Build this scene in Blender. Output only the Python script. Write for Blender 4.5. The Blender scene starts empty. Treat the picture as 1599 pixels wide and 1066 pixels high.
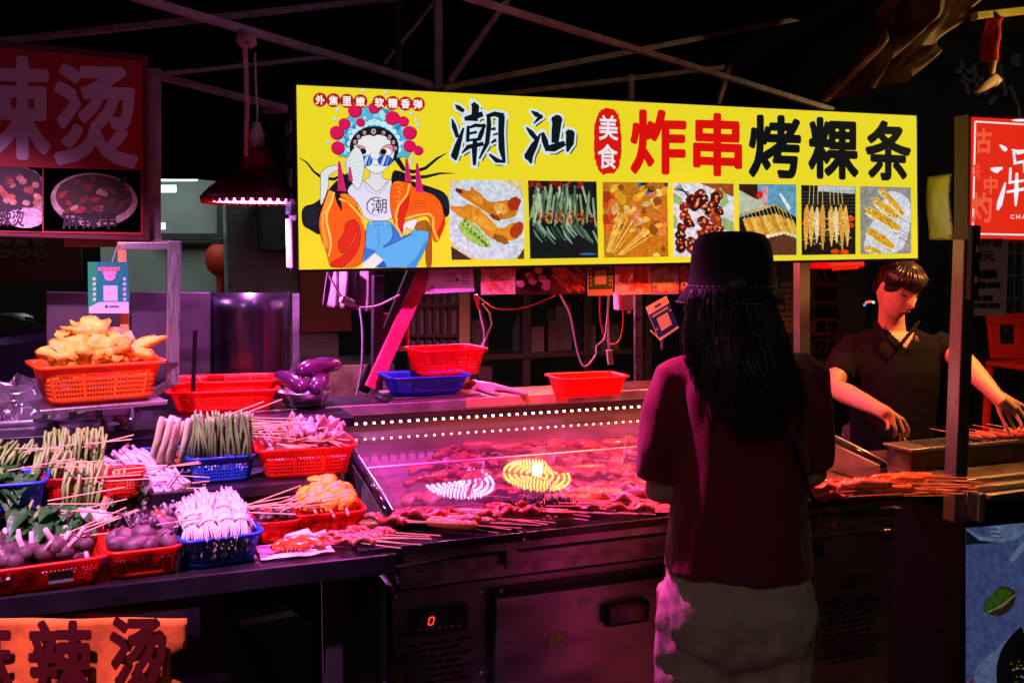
import bpy, bmesh, math, random
from mathutils import Vector, Matrix, noise, Euler
R = math.radians
sc = bpy.context.scene
COL = sc.collection
rnd = random.Random(7)

# ------------------------------------------------------------ camera, world, exposure
YAW, PITCH, FPX = R(21.3), R(4.9), 1555.0
CAM = Vector((0, 0, 1.6))
cd = bpy.data.cameras.new('camera'); cam = bpy.data.objects.new('camera', cd); COL.objects.link(cam)
cd.sensor_width = 36; cd.lens = 36 * FPX / 1599; cd.clip_start = 0.05; cd.clip_end = 500
cam.location = CAM; cam.rotation_euler = (math.pi / 2 - PITCH, 0, -YAW)
sc.camera = cam
w = bpy.data.worlds.new('World'); sc.world = w; w.use_nodes = True
wn = w.node_tree; bgn = wn.nodes['Background']
sky = wn.nodes.new('ShaderNodeTexSky'); sky.sky_type = 'NISHITA'; sky.sun_disc = False
sky.sun_elevation = R(1.0); sky.sun_rotation = R(200)
wn.links.new(sky.outputs[0], bgn.inputs[0]); bgn.inputs[1].default_value = 0.006
sd = bpy.data.lights.new('moon', 'SUN'); sd.energy = 0.13; sd.angle = R(25); sd.color = (1, .82, .7)  # faint sun lamp standing in for ambient street light behind the camera
so = bpy.data.objects.new('moon', sd); COL.objects.link(so); so.rotation_euler = (R(58), 0, R(-35))
sc.view_settings.view_transform = 'Standard'; sc.view_settings.look = 'None'
sc.view_settings.exposure = 0; sc.view_settings.gamma = 1
sc.cycles.use_denoising = True
sc.cycles.max_bounces = 6; sc.cycles.adaptive_threshold = .02; sc.cycles.transparent_max_bounces = 16
sc.cycles.sample_clamp_indirect = 4; sc.cycles.caustics_reflective = False; sc.cycles.caustics_refractive = False

# ------------------------------------------------------------ pixel -> place
_f = Vector((math.sin(YAW) * math.cos(PITCH), math.cos(YAW) * math.cos(PITCH), -math.sin(PITCH)))
_r = Vector((math.cos(YAW), -math.sin(YAW), 0)); _u = _r.cross(_f)
def ray(px, py): return _f + _r * ((px - 799.5) / FPX) - _u * ((py - 533) / FPX)
def hY(px, py, Y): d = ray(px, py); return CAM + d * (Y / d.y)
def hZ(px, py, z): d = ray(px, py); return CAM + d * ((z - CAM.z) / d.z)
def hX(px, py, X): d = ray(px, py); return CAM + d * (X / d.x)
def hD(px, py, D): return CAM + ray(px, py) * D

# ------------------------------------------------------------ materials
MATS = {}
def mat(name, col, rough=.5, metal=0, nscale=0, namt=.25, bump=0, bscale=60, emit=None, estr=0, trans=0, coat=0, stretch=None, sheen=0, col2=None, sss=0, spec=None):
    if name in MATS: return MATS[name]
    m = bpy.data.materials.new(name); m.use_nodes = True; nt = m.node_tree; N = nt.nodes; L = nt.links
    b = N['Principled BSDF']; out = N['Material Output']
    b.inputs['Base Color'].default_value = (*col, 1); b.inputs['Roughness'].default_value = rough; b.inputs['Metallic'].default_value = metal
    if coat: b.inputs['Coat Weight'].default_value = coat; b.inputs['Coat Roughness'].default_value = .15
    if spec is not None: b.inputs['Specular IOR Level'].default_value = spec
    if sheen: b.inputs['Sheen Weight'].default_value = sheen
    if sss:
        b.inputs['Subsurface Weight'].default_value = sss; b.inputs['Subsurface Radius'].default_value = (.012, .005, .003)
        b.inputs['Subsurface Scale'].default_value = 1
    vec = None
    if nscale or bump:
        tc = N.new('ShaderNodeTexCoord'); mp = N.new('ShaderNodeMapping'); L.new(tc.outputs['Object'], mp.inputs[0])
        if stretch: mp.inputs['Scale'].default_value = stretch
        vec = mp.outputs[0]
    if nscale:
        n = N.new('ShaderNodeTexNoise'); n.inputs['Scale'].default_value = nscale; n.inputs['Detail'].default_value = 6; L.new(vec, n.inputs['Vector'])
        rp = N.new('ShaderNodeValToRGB'); rp.color_ramp.elements[0].position = .3; rp.color_ramp.elements[1].position = .7
        c2 = col2 or tuple(c * (1 - namt) for c in col); c1 = col if col2 else tuple(min(1, c * (1 + namt * .6)) for c in col)
        rp.color_ramp.elements[0].color = (*c2, 1); rp.color_ramp.elements[1].color = (*c1, 1)
        L.new(n.outputs[0], rp.inputs[0]); L.new(rp.outputs[0], b.inputs['Base Color'])
        mr = N.new('ShaderNodeMapRange'); mr.inputs[3].default_value = max(.05, rough - .12); mr.inputs[4].default_value = min(1, rough + .15)
        L.new(n.outputs[0], mr.inputs[0]); L.new(mr.outputs[0], b.inputs['Roughness'])
    if bump:
        n2 = N.new('ShaderNodeTexNoise'); n2.inputs['Scale'].default_value = bscale; n2.inputs['Detail'].default_value = 5; L.new(vec, n2.inputs['Vector'])
        bp = N.new('ShaderNodeBump'); bp.inputs['Strength'].default_value = bump; bp.inputs['Distance'].default_value = .01
        L.new(n2.outputs[0], bp.inputs['Height']); L.new(bp.outputs[0], b.inputs['Normal'])
    if emit: b.inputs['Emission Color'].default_value = (*emit, 1); b.inputs['Emission Strength'].default_value = estr
    if trans:
        t = N.new('ShaderNodeBsdfTranslucent'); t.inputs[0].default_value = (*col, 1)
        mx = N.new('ShaderNodeMixShader'); mx.inputs[0].default_value = trans
        L.new(b.outputs[0], mx.inputs[1]); L.new(t.outputs[0], mx.inputs[2]); L.new(mx.outputs[0], out.inputs[0])
    MATS[name] = m; return m

def print_mat(name, estr, rough=.35, grain=0, gscale=120, base=.6):
    """flat print: colours come from the print's own colour attribute"""
    m = bpy.data.materials.new(name); m.use_nodes = True; nt = m.node_tree; N = nt.nodes; L = nt.links
    b = N['Principled BSDF']; b.inputs['Roughness'].default_value = rough
    a = N.new('ShaderNodeVertexColor'); a.layer_name = 'Col'; src = a.outputs[0]
    if grain:
        tc = N.new('ShaderNodeTexCoord'); n = N.new('ShaderNodeTexNoise'); n.inputs['Scale'].default_value = gscale; n.inputs['Detail'].default_value = 4
        L.new(tc.outputs['Object'], n.inputs['Vector'])
        mr = N.new('ShaderNodeMapRange'); mr.inputs[1].default_value = .28; mr.inputs[2].default_value = .72
        mr.inputs[3].default_value = 1 - grain; mr.inputs[4].default_value = 1 + grain * .8; L.new(n.outputs[0], mr.inputs[0])
        mm = N.new('ShaderNodeVectorMath'); mm.operation = 'SCALE'; L.new(src, mm.inputs[0]); L.new(mr.outputs[0], mm.inputs[3]); src = mm.outputs[0]
    if estr:
        dk = N.new('ShaderNodeVectorMath'); dk.operation = 'SCALE'; dk.inputs[3].default_value = .12; L.new(src, dk.inputs[0]); L.new(dk.outputs[0], b.inputs['Base Color'])
    else: L.new(src, b.inputs['Base Color'])
    if estr: L.new(src, b.inputs['Emission Color']); b.inputs['Emission Strength'].default_value = estr
    return m

def glassy(name, tint, haze=.06, rough=.02, hcol=(.8, .75, .8), smear=.1):
    """thin clear sheet: see-through, fresnel gloss, a little greasy film"""
    m = bpy.data.materials.new(name); m.use_nodes = True; nt = m.node_tree; N = nt.nodes; L = nt.links
    N.remove(N['Principled BSDF']); out = N['Material Output']
    tr = N.new('ShaderNodeBsdfTransparent'); tr.inputs[0].default_value = (*tint, 1)
    gl = N.new('ShaderNodeBsdfGlossy'); gl.inputs['Roughness'].default_value = rough
    df = N.new('ShaderNodeBsdfDiffuse'); df.inputs[0].default_value = (*hcol, 1)
    tl = N.new('ShaderNodeBsdfTranslucent'); tl.inputs[0].default_value = (*hcol, 1)
    mf = N.new('ShaderNodeMixShader'); mf.inputs[0].default_value = .5; L.new(df.outputs[0], mf.inputs[1]); L.new(tl.outputs[0], mf.inputs[2])
    tc = N.new('ShaderNodeTexCoord'); nz = N.new('ShaderNodeTexNoise'); nz.inputs['Scale'].default_value = 7; nz.inputs['Detail'].default_value = 8
    L.new(tc.outputs['Object'], nz.inputs['Vector'])
    mr = N.new('ShaderNodeMapRange'); mr.inputs[1].default_value = .3; mr.inputs[2].default_value = .75; mr.inputs[3].default_value = haze * .4; mr.inputs[4].default_value = haze * 1.7
    L.new(nz.outputs[0], mr.inputs[0])
    m1 = N.new('ShaderNodeMixShader'); L.new(mr.outputs[0], m1.inputs[0]); L.new(tr.outputs[0], m1.inputs[1]); L.new(mf.outputs[0], m1.inputs[2])
    fr = N.new('ShaderNodeFresnel'); fr.inputs[0].default_value = 1.5
    g2 = N.new('ShaderNodeBsdfGlossy'); g2.inputs['Roughness'].default_value = .22; mg = N.new('ShaderNodeMixShader'); mg.inputs[0].default_value = smear
    L.new(gl.outputs[0], mg.inputs[1]); L.new(g2.outputs[0], mg.inputs[2])
    m2 = N.new('ShaderNodeMixShader'); L.new(fr.outputs[0], m2.inputs[0]); L.new(m1.outputs[0], m2.inputs[1]); L.new(mg.outputs[0], m2.inputs[2])
    L.new(m2.outputs[0], out.inputs[0]); MATS[name] = m; return m

STEEL = mat('brushed_steel', (.55, .54, .55), .33, 1, 40, .14, .03, 60, stretch=(6, 6, .4))
STEELD = mat('dull_steel', (.34, .33, .34), .48, .85, 14, .5, .1, 30)
STEELG = mat('greasy_steel', (.42, .4, .39), .38, .9, 22, .5, .12, 25)
BEAM = mat('painted_beam', (.34, .33, .36), .45, .2, 20, .4, .1, 60)
BLACK = mat('black_plastic', (.012, .012, .014), .4)
DARK = mat('dark_paint', (.03, .03, .035), .55, 0, 8, .4)
WHITEP = mat('white_plastic', (.75, .73, .72), .4, 0, 30, .1)
PRINT_FACE = print_mat('backlit_face', 1.0)
PRINT_LIT = print_mat('backlit_print', 1.0); PRINT_LIT.cycles.emission_sampling = 'NONE'
PRINT_PHOTO = print_mat('backlit_photo_print', 1.0, grain=.3, gscale=75); PRINT_PHOTO.cycles.emission_sampling = 'NONE'
def thin_print(name, grain, tr=.42):
    m = print_mat(name, 0, .45, grain, 150); nt = m.node_tree; N = nt.nodes; L = nt.links; b = N['Principled BSDF']
    t = N.new('ShaderNodeBsdfTranslucent'); L.new(b.inputs['Base Color'].links[0].from_socket, t.inputs[0])
    mx = N.new('ShaderNodeMixShader'); mx.inputs[0].default_value = tr; L.new(b.outputs[0], mx.inputs[1]); L.new(t.outputs[0], mx.inputs[2]); L.new(mx.outputs[0], N['Material Output'].inputs[0]); return m
PRINT_THIN = thin_print('thin_card_print', 0); PRINT_THINPHOTO = thin_print('thin_photo_print', .45)
PRINT = print_mat('paper_print', 0, .5)
PRINT_DULLPHOTO = print_mat('paper_photo_print', 0, .45, grain=.5, gscale=90)

# ------------------------------------------------------------ mesh builder
class MB:
    def __init__(s): s.v = []; s.f = []; s.c = []; s.col = None
    def add(s, vs, fs, col=None):
        o = len(s.v); s.v += [tuple(v) for v in vs]; s.f += [tuple(i + o for i in f) for f in fs]; s.c += [col] * len(fs); return s
    def box(s, c, size, rot=None):
        x, y, z = [d / 2 for d in size]; c = Vector(c)
        vs = [Vector(p) for p in ((-x, -y, -z), (x, -y, -z), (x, y, -z), (-x, y, -z), (-x, -y, z), (x, -y, z), (x, y, z), (-x, y, z))]
        if rot is not None:
            M = rot if isinstance(rot, Matrix) else Euler(rot).to_matrix()
            vs = [M @ v for v in vs]
        return s.add([v + c for v in vs], [(0, 3, 2, 1), (4, 5, 6, 7), (0, 1, 5, 4), (1, 2, 6, 5), (2, 3, 7, 6), (3, 0, 4, 7)])
    def bar(s, p0, p1, w, h, up=(0, 0, 1)):
        p0, p1 = Vector(p0), Vector(p1); d = (p1 - p0); l = d.length; d.normalize(); up = Vector(up)
        if abs(d.dot(up)) > .98: up = Vector((0, 1, 0))
        a = d.cross(up).normalized(); b = a.cross(d)
        M = Matrix((d, a, b)).transposed()
        return s.box((p0 + p1) / 2, (l, w, h), M)
    def tube(s, pts, r, n=6, caps=True, flat=1.0):
        pts = [Vector(p) for p in pts]; k = len(pts); rs = r if isinstance(r, (list, tuple)) else [r] * k
        vs = []; prev = None
        for i, p in enumerate(pts):
            t = (pts[min(i + 1, k - 1)] - pts[max(i - 1, 0)])
            if t.length < 1e-9: t = Vector((0, 0, 1))
            t.normalize()
            if prev is None: a = t.orthogonal().normalized()
            else:
                a = prev - t * prev.dot(t)
                a = a.normalized() if a.length > 1e-6 else t.orthogonal().normalized()
            prev = a; b = t.cross(a)
            for j in range(n):
                an = 2 * math.pi * j / n; vs.append(p + (a * math.cos(an) + b * math.sin(an) * flat) * rs[i])
        fs = [(i * n + j, i * n + (j + 1) % n, (i + 1) * n + (j + 1) % n, (i + 1) * n + j) for i in range(k - 1) for j in range(n)]
        if caps: fs += [tuple(range(n - 1, -1, -1)), tuple(range((k - 1) * n, k * n))]
        return s.add(vs, fs)
    def rings(s, rings, closed=True, caps=True):
        n = len(rings[0]); k = len(rings); vs = [p for r in rings for p in r]
        fs = [(i * n + j, i * n + (j + 1) % n, (i + 1) * n + (j + 1) % n, (i + 1) * n + j) for i in range(k - 1) for j in range(n if closed else n - 1)]
        if caps: fs += [tuple(range(n - 1, -1, -1)), tuple(range((k - 1) * n, k * n))]
        return s.add(vs, fs)
    def ell(s, secs, n=20):
        """secs: (centre, rx, ry) horizontal ellipses stacked"""
        return s.rings([[Vector(c) + Vector((math.cos(2 * math.pi * j / n) * rx, math.sin(2 * math.pi * j / n) * ry, 0)) for j in range(n)] for c, rx, ry in secs])
    def lathe(s, prof, c=(0, 0, 0), n=20, caps=False, wob=None):
        c = Vector(c); rr = []
        for r, z in prof:
            rr.append([c + Vector((math.cos(2 * math.pi * j / n) * r * (wob(j, n, z) if wob else 1), math.sin(2 * math.pi * j / n) * r * (wob(j, n, z) if wob else 1), z)) for j in range(n)])
        return s.rings(rr, True, caps)
    def ball(s, c, r, seg=12, rg=8, rot=None):
        c = Vector(c); r = (r, r, r) if not isinstance(r, (tuple, list)) else r; rr = []
        M = Euler(rot).to_matrix() if rot is not None else None
        for i in range(rg + 1):
            th = math.pi * i / rg; st = max(math.sin(th), .02); ring = []
            for j in range(seg):
                v = Vector((st * math.cos(2 * math.pi * j / seg) * r[0], st * math.sin(2 * math.pi * j / seg) * r[1], -math.cos(th) * r[2]))
                ring.append(c + (M @ v if M else v))
            rr.append(ring)
        return s.rings(rr)
    def blob(s, c, r, amp=.25, fr=3, seed=0, seg=14, rg=9, rot=None):
        k = len(s.v); s.ball((0, 0, 0), r, seg, rg, rot); c = Vector(c); m = max(r) if isinstance(r, (tuple, list)) else r
        for i in range(k, len(s.v)):
            v = Vector(s.v[i]); nn = noise.noise(v / m * fr * .5 + Vector((seed * 7.1, seed * 3.3, 0))) + .5 * noise.noise(v / m * fr + Vector((seed, 0, seed * 2.7)))
            s.v[i] = tuple(c + v * (1 + amp * nn))
        return s
    def sheet(s, fn, nu, nv):
        vs = [Vector(fn(i / nu, j / nv)) for j in range(nv + 1) for i in range(nu + 1)]
        return s.add(vs, [(j * (nu + 1) + i, j * (nu + 1) + i + 1, (j + 1) * (nu + 1) + i + 1, (j + 1) * (nu + 1) + i) for j in range(nv) for i in range(nu)])
    def xf(s, M, k0=0):
        for i in range(k0, len(s.v)): s.v[i] = tuple(M @ Vector(s.v[i]))
        return s
    def mesh(s, name):
        me = bpy.data.meshes.new(name); me.from_pydata(s.v, [], s.f); me.update(); return me
    def build(s, name, material, parent=None, smooth=False, bevel=0, solid=0, subd=0, loc=None, ang=40):
        me = s.mesh(name); me.materials.append(material)
        if any(c is not None for c in s.c):
            at = me.color_attributes.new('Col', 'FLOAT_COLOR', 'CORNER'); data = []
            for p in me.polygons:
                c = s.c[p.index] or (1, 1, 1)
                data += [c[0], c[1], c[2], 1.0] * p.loop_total
            at.data.foreach_set('color', data)
        if smooth: me.shade_smooth()
        return link(name, me, parent, bevel, solid, subd, loc, smooth)

def link(name, me, parent=None, bevel=0, solid=0, subd=0, loc=None, smooth=False):
    o = bpy.data.objects.new(name, me); COL.objects.link(o)
    if parent is not None: o.parent = parent
    if loc is not None: o.location = loc
    if solid: m = o.modifiers.new('solid', 'SOLIDIFY'); m.thickness = solid; m.offset = 0
    if bevel: m = o.modifiers.new('bevel', 'BEVEL'); m.width = bevel; m.segments = 2; m.limit_method = 'ANGLE'
    if subd: m = o.modifiers.new('sub', 'SUBSURF'); m.levels = subd; m.render_levels = subd
    return o
def tag(o, label, cat, group=None, kind=None):
    if label: o['label'] = label
    if cat: o['category'] = cat
    if group: o['group'] = group
    if kind: o['kind'] = kind
    return o
def thing(name, label, cat, loc=(0, 0, 0), rotz=0, group=None):
    o = bpy.data.objects.new(name, None); COL.objects.link(o); o.empty_display_size = .05
    o.location = loc; o.rotation_euler = (0, 0, rotz); return tag(o, label, cat, group)
def dup(root, loc, rot=(0, 0, 0), label=None, group=None, scale=None):
    r = root.copy(); COL.objects.link(r); r.location = loc; r.rotation_euler = rot
    if scale is not None: r.scale = scale if isinstance(scale, (tuple, list)) else (scale,) * 3
    if label: r['label'] = label
    if group: r['group'] = group
    for ch in list(root.children):
        c = ch.copy(); COL.objects.link(c); c.parent = r
        for g in ch.children:
            d = g.copy(); COL.objects.link(d); d.parent = c
    return r
def structure(o): o['kind'] = 'structure'; return o

# ------------------------------------------------------------ flat print on a plane
_tc = {}
_bench = bpy.data.scenes.new('workbench')      # empty side scene, used only to turn text and fused limbs into meshes
def baked(o):
    _bench.collection.objects.link(o)
    with bpy.context.temp_override(scene=_bench, view_layer=_bench.view_layers[0]):
        dg = bpy.context.evaluated_depsgraph_get(); dg.update(); return bpy.data.meshes.new_from_object(o.evaluated_get(dg))
def glyphs(body):
    if body in _tc: return _tc[body]
    c = bpy.data.curves.new('lettering', 'FONT'); c.body = body; c.resolution_u = 3
    o = bpy.data.objects.new('lettering', c); me = baked(o)
    vs = [(v.co.x, v.co.y) for v in me.vertices]; fs = [tuple(p.vertices) for p in me.polygons]
    bpy.data.objects.remove(o); bpy.data.curves.remove(c); bpy.data.meshes.remove(me)
    x0 = min(v[0] for v in vs); x1 = max(v[0] for v in vs); y0 = min(v[1] for v in vs); y1 = max(v[1] for v in vs)
    vs = [((x - x0) / (x1 - x0), (y1 - y) / (y1 - y0)) for x, y in vs]
    _tc[body] = (vs, fs); return vs, fs
def srgb(h):
    c = [int(h[i:i + 2], 16) / 255 for i in (0, 2, 4)]
    return tuple(x / 12.92 if x <= .04045 else ((x + .055) / 1.055) ** 2.4 for x in c)
class Ink(MB):
    """prints coloured flat shapes, given in picture units, on a plane: place(x, y, lift)"""
    def __init__(s, place): super().__init__(); s.place = place
    soft = False; outline = None
    def poly(s, pts, col, lift, raw=False):
        if s.soft and not raw and len(pts) >= 6:
            for _ in range(2): pts = [q for a, b in zip(pts, pts[1:] + pts[:1]) for q in ((a[0] * .78 + b[0] * .22, a[1] * .78 + b[1] * .22), (a[0] * .22 + b[0] * .78, a[1] * .22 + b[1] * .78))]
            if s.outline: s.stroke(pts + pts[:1], .75, s.outline, lift + .25)
        col = srgb(col) if isinstance(col, str) else col
        a = sum(p[0] * q[1] - q[0] * p[1] for p, q in zip(pts, pts[1:] + pts[:1]))
        if a > 0: pts = pts[::-1]
        return s.add([s.place(x, y, lift) for x, y in pts], [tuple(range(len(pts)))], col)
    def rect(s, x0, y0, x1, y1, col, lift): return s.poly([(x0, y0), (x1, y0), (x1, y1), (x0, y1)], col, lift)
    def ellipse(s, cx, cy, rx, ry, col, lift, rot=0, n=20, jag=0, seed=0):
        rr = random.Random(seed); ca, sa = math.cos(rot), math.sin(rot); pts = []
        for i in range(n):
            a = 2 * math.pi * i / n; k = 1 + jag * (rr.random() - .5); x, y = rx * k * math.cos(a), ry * k * math.sin(a)
            pts.append((cx + x * ca - y * sa, cy + x * sa + y * ca))
        return s.poly(pts, col, lift, True)
    def stroke(s, pts, wd, col, lift):
        k = len(pts); wd = wd if isinstance(wd, (list, tuple)) else [wd] * k; L, Rr = [], []
        for i, (x, y) in enumerate(pts):
            ax, ay = pts[max(i - 1, 0)]; bx, by = pts[min(i + 1, k - 1)]; dx, dy = bx - ax, by - ay; l = math.hypot(dx, dy) or 1
            L.append((x - dy / l * wd[i] / 2, y + dx / l * wd[i] / 2)); Rr.append((x + dy / l * wd[i] / 2, y - dx / l * wd[i] / 2))
        col = srgb(col) if isinstance(col, str) else col
        vs = [s.place(*p, lift) for p in L + Rr]
        return s.add(vs, [(i, i + 1, k + i + 1, k + i) for i in range(k - 1)], col)
    def text(s, body, quad, col, lift, bold=0.0, bx=None):
        """quad: top-left, top-right, bottom-right, bottom-left; bold thickens every stroke by overprinting"""
        vs, fs = glyphs(body); (ax, ay), (bx_, by), (cx, cy), (dx, dy) = quad
        col = srgb(col) if isinstance(col, str) else col; k = 0
        offs = [(0, 0)] + [(math.cos(i * math.pi / 7), math.sin(i * math.pi / 7)) for i in range(14)] if bold else [(0, 0)]
        for i, j in offs:
            o = []
            for u, v in vs:
                u = u * (1 - 2 * bold) + bold * (1 + i); v = v * (1 - 2 * bold) + bold * (1 + j)
                x = (ax * (1 - u) + bx_ * u) * (1 - v) + (dx * (1 - u) + cx * u) * v; y = (ay * (1 - u) + by * u) * (1 - v) + (dy * (1 - u) + cy * u) * v
                o.append(s.place(x, y, lift + k * .02))
            s.add(o, fs, col); k += 1
        return s
    def textr(s, body, x0, y0, x1, y1, col, lift, bold=0.0): return s.text(body, [(x0, y0), (x1, y0), (x1, y1), (x0, y1)], col, lift, bold)
def on_plane_Y(Y): return lambda x, y, l: hY(x, y, Y - l * .0007)
def free_plane(o, ux, uy, nrm):
    """print placed in metres on any board: o = top-left, ux right, uy down, nrm outwards"""
    o, ux, uy, nrm = Vector(o), Vector(ux), Vector(uy), Vector(nrm)
    return lambda x, y, l: o + ux * x + uy * y + nrm * (l * .0007)
# ------------------------------------------------------------ ground and what stands far behind
g = MB(); g.sheet(lambda u, v: (-30 + 60 * u, -20 + 60 * v, 0), 8, 8)
structure(g.build('ground', mat('asphalt', (.022, .021, .023), .7, 0, 3, .4, .35, 90)))
FACADE = mat('dark_render', (.035, .033, .035), .8, 0, 2, .4, .2, 20)
fc = thing('shop_facade', 'dark shop building front closing the scene behind all the stalls', 'building', (0, 9, 0))
MB().box((3, .15, 3.5), (26, .3, 7)).build('wall', FACADE, fc)
gm = mat('facade_letter_grey', (.22, .22, .24), .6)
_ff = lambda px, py: hY(px, py, 8.98) - Vector((0, 9, 0))
for (a, b, c, d) in ((1492, 112, 1520, 112), (1500, 95, 1512, 148), (1520, 100, 1528, 150), (1536, 150, 1560, 118), (1576, 135, 1590, 168), (1555, 150, 1545, 165),
                     (1583, 88, 1583, 102), (1583, 88, 1592, 88), (1583, 95, 1590, 95), (1583, 102, 1592, 102), (1500, 128, 1535, 124), (1560, 100, 1570, 150)):
    MB().bar(_ff(a, b), _ff(c, d), .05, .03, (0, 1, 0)).build('sign_stroke', gm, fc)
# back of the shop on the left: pale wall, ceiling, lamps
SH = 7.6
sh = thing('lit_shop_room', 'pale dimly lit shop room behind the stall with ceiling tubes', 'shop', (0, SH, 0))
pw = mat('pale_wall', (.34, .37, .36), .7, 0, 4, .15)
P = lambda px, py, dy=0: hY(px, py, SH + dy) - Vector((0, SH, 0))
a, b = P(150, 200), P(356, 480)
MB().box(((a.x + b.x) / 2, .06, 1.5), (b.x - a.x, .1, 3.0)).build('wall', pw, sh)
MB().box(((a.x + b.x) / 2, -.8, 2.9), (b.x - a.x, 1.7, .06)).build('ceiling', pw, sh)
q0, q1 = P(246, 370), P(352, 370); MB().bar(q0 + Vector((0, -.08, 0)), q1 + Vector((0, -.08, 0)), .1, .05).build('lintel', DARK, sh, bevel=.004)
q0, q1 = P(353, 280), P(353, 640); MB().bar(q0 + Vector((0, -.1, 0)), q1 + Vector((0, -.1, 0)), .14, .09).build('jamb', DARK, sh, bevel=.004)
tubem = mat('fluorescent_tube', (.9, .95, .92), .4, emit=(.75, .95, .88), estr=1.3)
for (x0, y0, x1, y1, dy) in ((236, 277, 308, 277, -.7), (236, 295, 275, 295, -.5), (240, 353, 258, 353, -.3)):
    MB().bar(P(x0, y0, dy), P(x1, y1, dy), .1, .045).build('ceiling_light', tubem, sh)
l = bpy.data.lights.new('shop_tube_light', 'AREA'); l.energy = 9; l.color = (.8, 1, .93); l.size = 1.2
lo = bpy.data.objects.new('shop_tube_light', l); COL.objects.link(lo); lo.parent = sh; lo.location = P(280, 300, -.9) + Vector((0, 0, .3))
# red lantern, dark column, tiled wall
lan = thing('red_lantern', 'red round lantern glowing faintly by the pale shop doorway', 'lantern', hY(343, 405, 7.2))
MB().ball((0, 0, 0), (.1, .1, .12), 14, 10).build('globe', mat('lantern_red', (.7, .05, .02), .5, trans=.4), lan, True)
MB().lathe([(.05, .11), (.05, .14), (.01, .15)]).build('cap', DARK, lan)
MB().tube([(0, 0, -.12), (0, .0, -.3)], [.03, .012]).build('tassel', mat('lantern_red', (0, 0, 0)), lan)
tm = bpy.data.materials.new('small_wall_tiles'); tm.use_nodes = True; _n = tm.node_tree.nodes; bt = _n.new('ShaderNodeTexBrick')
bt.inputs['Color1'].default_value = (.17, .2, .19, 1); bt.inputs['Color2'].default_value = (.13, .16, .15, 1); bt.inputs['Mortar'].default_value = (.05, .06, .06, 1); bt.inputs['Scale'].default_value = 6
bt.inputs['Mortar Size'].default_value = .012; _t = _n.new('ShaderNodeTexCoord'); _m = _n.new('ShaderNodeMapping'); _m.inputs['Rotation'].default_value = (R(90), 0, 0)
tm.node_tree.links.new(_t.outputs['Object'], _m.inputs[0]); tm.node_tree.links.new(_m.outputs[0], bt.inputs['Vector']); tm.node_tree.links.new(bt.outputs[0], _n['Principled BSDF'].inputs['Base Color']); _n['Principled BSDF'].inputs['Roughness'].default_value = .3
tw = thing('tiled_wall', 'dim wall of small pale tiles behind the eggplants', 'wall', (0, 6.0, 0))
a, b = hY(352, 300, 6), hY(530, 640, 6)
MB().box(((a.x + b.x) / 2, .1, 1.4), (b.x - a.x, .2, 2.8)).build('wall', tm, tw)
MB().box((hY(440, 400, 6).x, -.1, 1.78), (.28, .16, .3)).build('switch_box', DARK, tw, bevel=.01)
MB().box((hY(505, 400, 6).x, -.04, 1.45), (.3, .05, .6)).build('red_notice', mat('dim_red_paper', (.25, .03, .02), .6), tw)
MB().box((hY(490, 400, 6).x, -.3, .5), (.7, .5, 1.0)).build('sink_cabinet', STEELD, tw, bevel=.01)
l = bpy.data.lights.new('shop_lamp_glow', 'POINT'); l.energy = 5; l.color = (.75, 1, .9); l.shadow_soft_size = .2
lo = bpy.data.objects.new('shop_lamp_glow', l); COL.objects.link(lo); lo.parent = tw; lo.location = (hY(500, 300, 6).x, -.7, 2.4)
# barred window
wg = thing('barred_window', 'grey window behind thin black bars between the brace and the orange basket', 'window', (0, 5.2, 0))
wp = lambda px, py, dy=0: hY(px, py, 5.2) + Vector((0, dy - 5.2, 0))
a, b = wp(640, 440), wp(722, 600)
MB().box(((a.x + b.x) / 2, .05, (a.z + b.z) / 2), (b.x - a.x, .03, a.z - b.z)).build('pane', mat('grey_pane', (.2, .23, .22), .35, 0, 6, .3), wg)
for px in (640, 653, 666, 678, 690, 702): MB().bar(wp(px, 440, 0), wp(px, 600, 0), .02, .02).build('bar', BLACK, wg)
for py in (476, 523, 570): MB().bar(wp(636, py, -.02), wp(722, py, -.02), .02, .02).build('rail', BLACK, wg)
MB().bar(wp(722, 430, -.01), wp(722, 600, -.01), .06, .06).build('frame_post', mat('yellowed_frame', (.25, .22, .12), .5), wg)
# dark shelving with faint stock, behind the counter
ds = thing('dark_shelving', 'dark shelving with dim stock behind the cables and baskets', 'shelf', (0, 5.6, 0))
dp = lambda px, py, dy=0: hY(px, py, 5.6) + Vector((0, dy - 5.6, 0))
for px in (728, 820, 915, 1010): MB().bar((dp(px, 500).x, 0, 0), (dp(px, 500).x, 0, 2.2), .05, .05).build('upright', DARK, ds)
for zz in (.6, 1.0, 1.4, 1.8, 2.2): MB().box(((dp(728, 500).x + dp(1010, 500).x) / 2, .15, zz), (dp(1010, 500).x - dp(728, 500).x, .4, .03)).build('shelf_board', DARK, ds)
greys = [mat('stock_grey_%d' % i, c, .6, 0, 8, .4) for i, c in enumerate(((.1, .11, .12), (.06, .065, .07), (.13, .13, .13), (.09, .07, .07)))]
for i in range(26):
    px = rnd.uniform(740, 1000); zb = rnd.choice((.615, 1.015, 1.415, 1.815)); hh = rnd.uniform(.14, .34); ww = rnd.uniform(.06, .16)
    mb = MB()
    if i % 3: mb.box((0, 0, hh / 2), (ww, .14, hh), (0, 0, rnd.uniform(-.3, .3)))
    else: mb.lathe([(ww * .5, 0), (ww * .5, hh * .7), (ww * .2, hh * .85), (ww * .2, hh)], n=12, caps=True)
    o = mb.build('stock_box' if i % 3 else 'stock_bottle', greys[i % 4], ds, loc=(dp(px, 500).x, rnd.uniform(.02, .2), zb))
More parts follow.
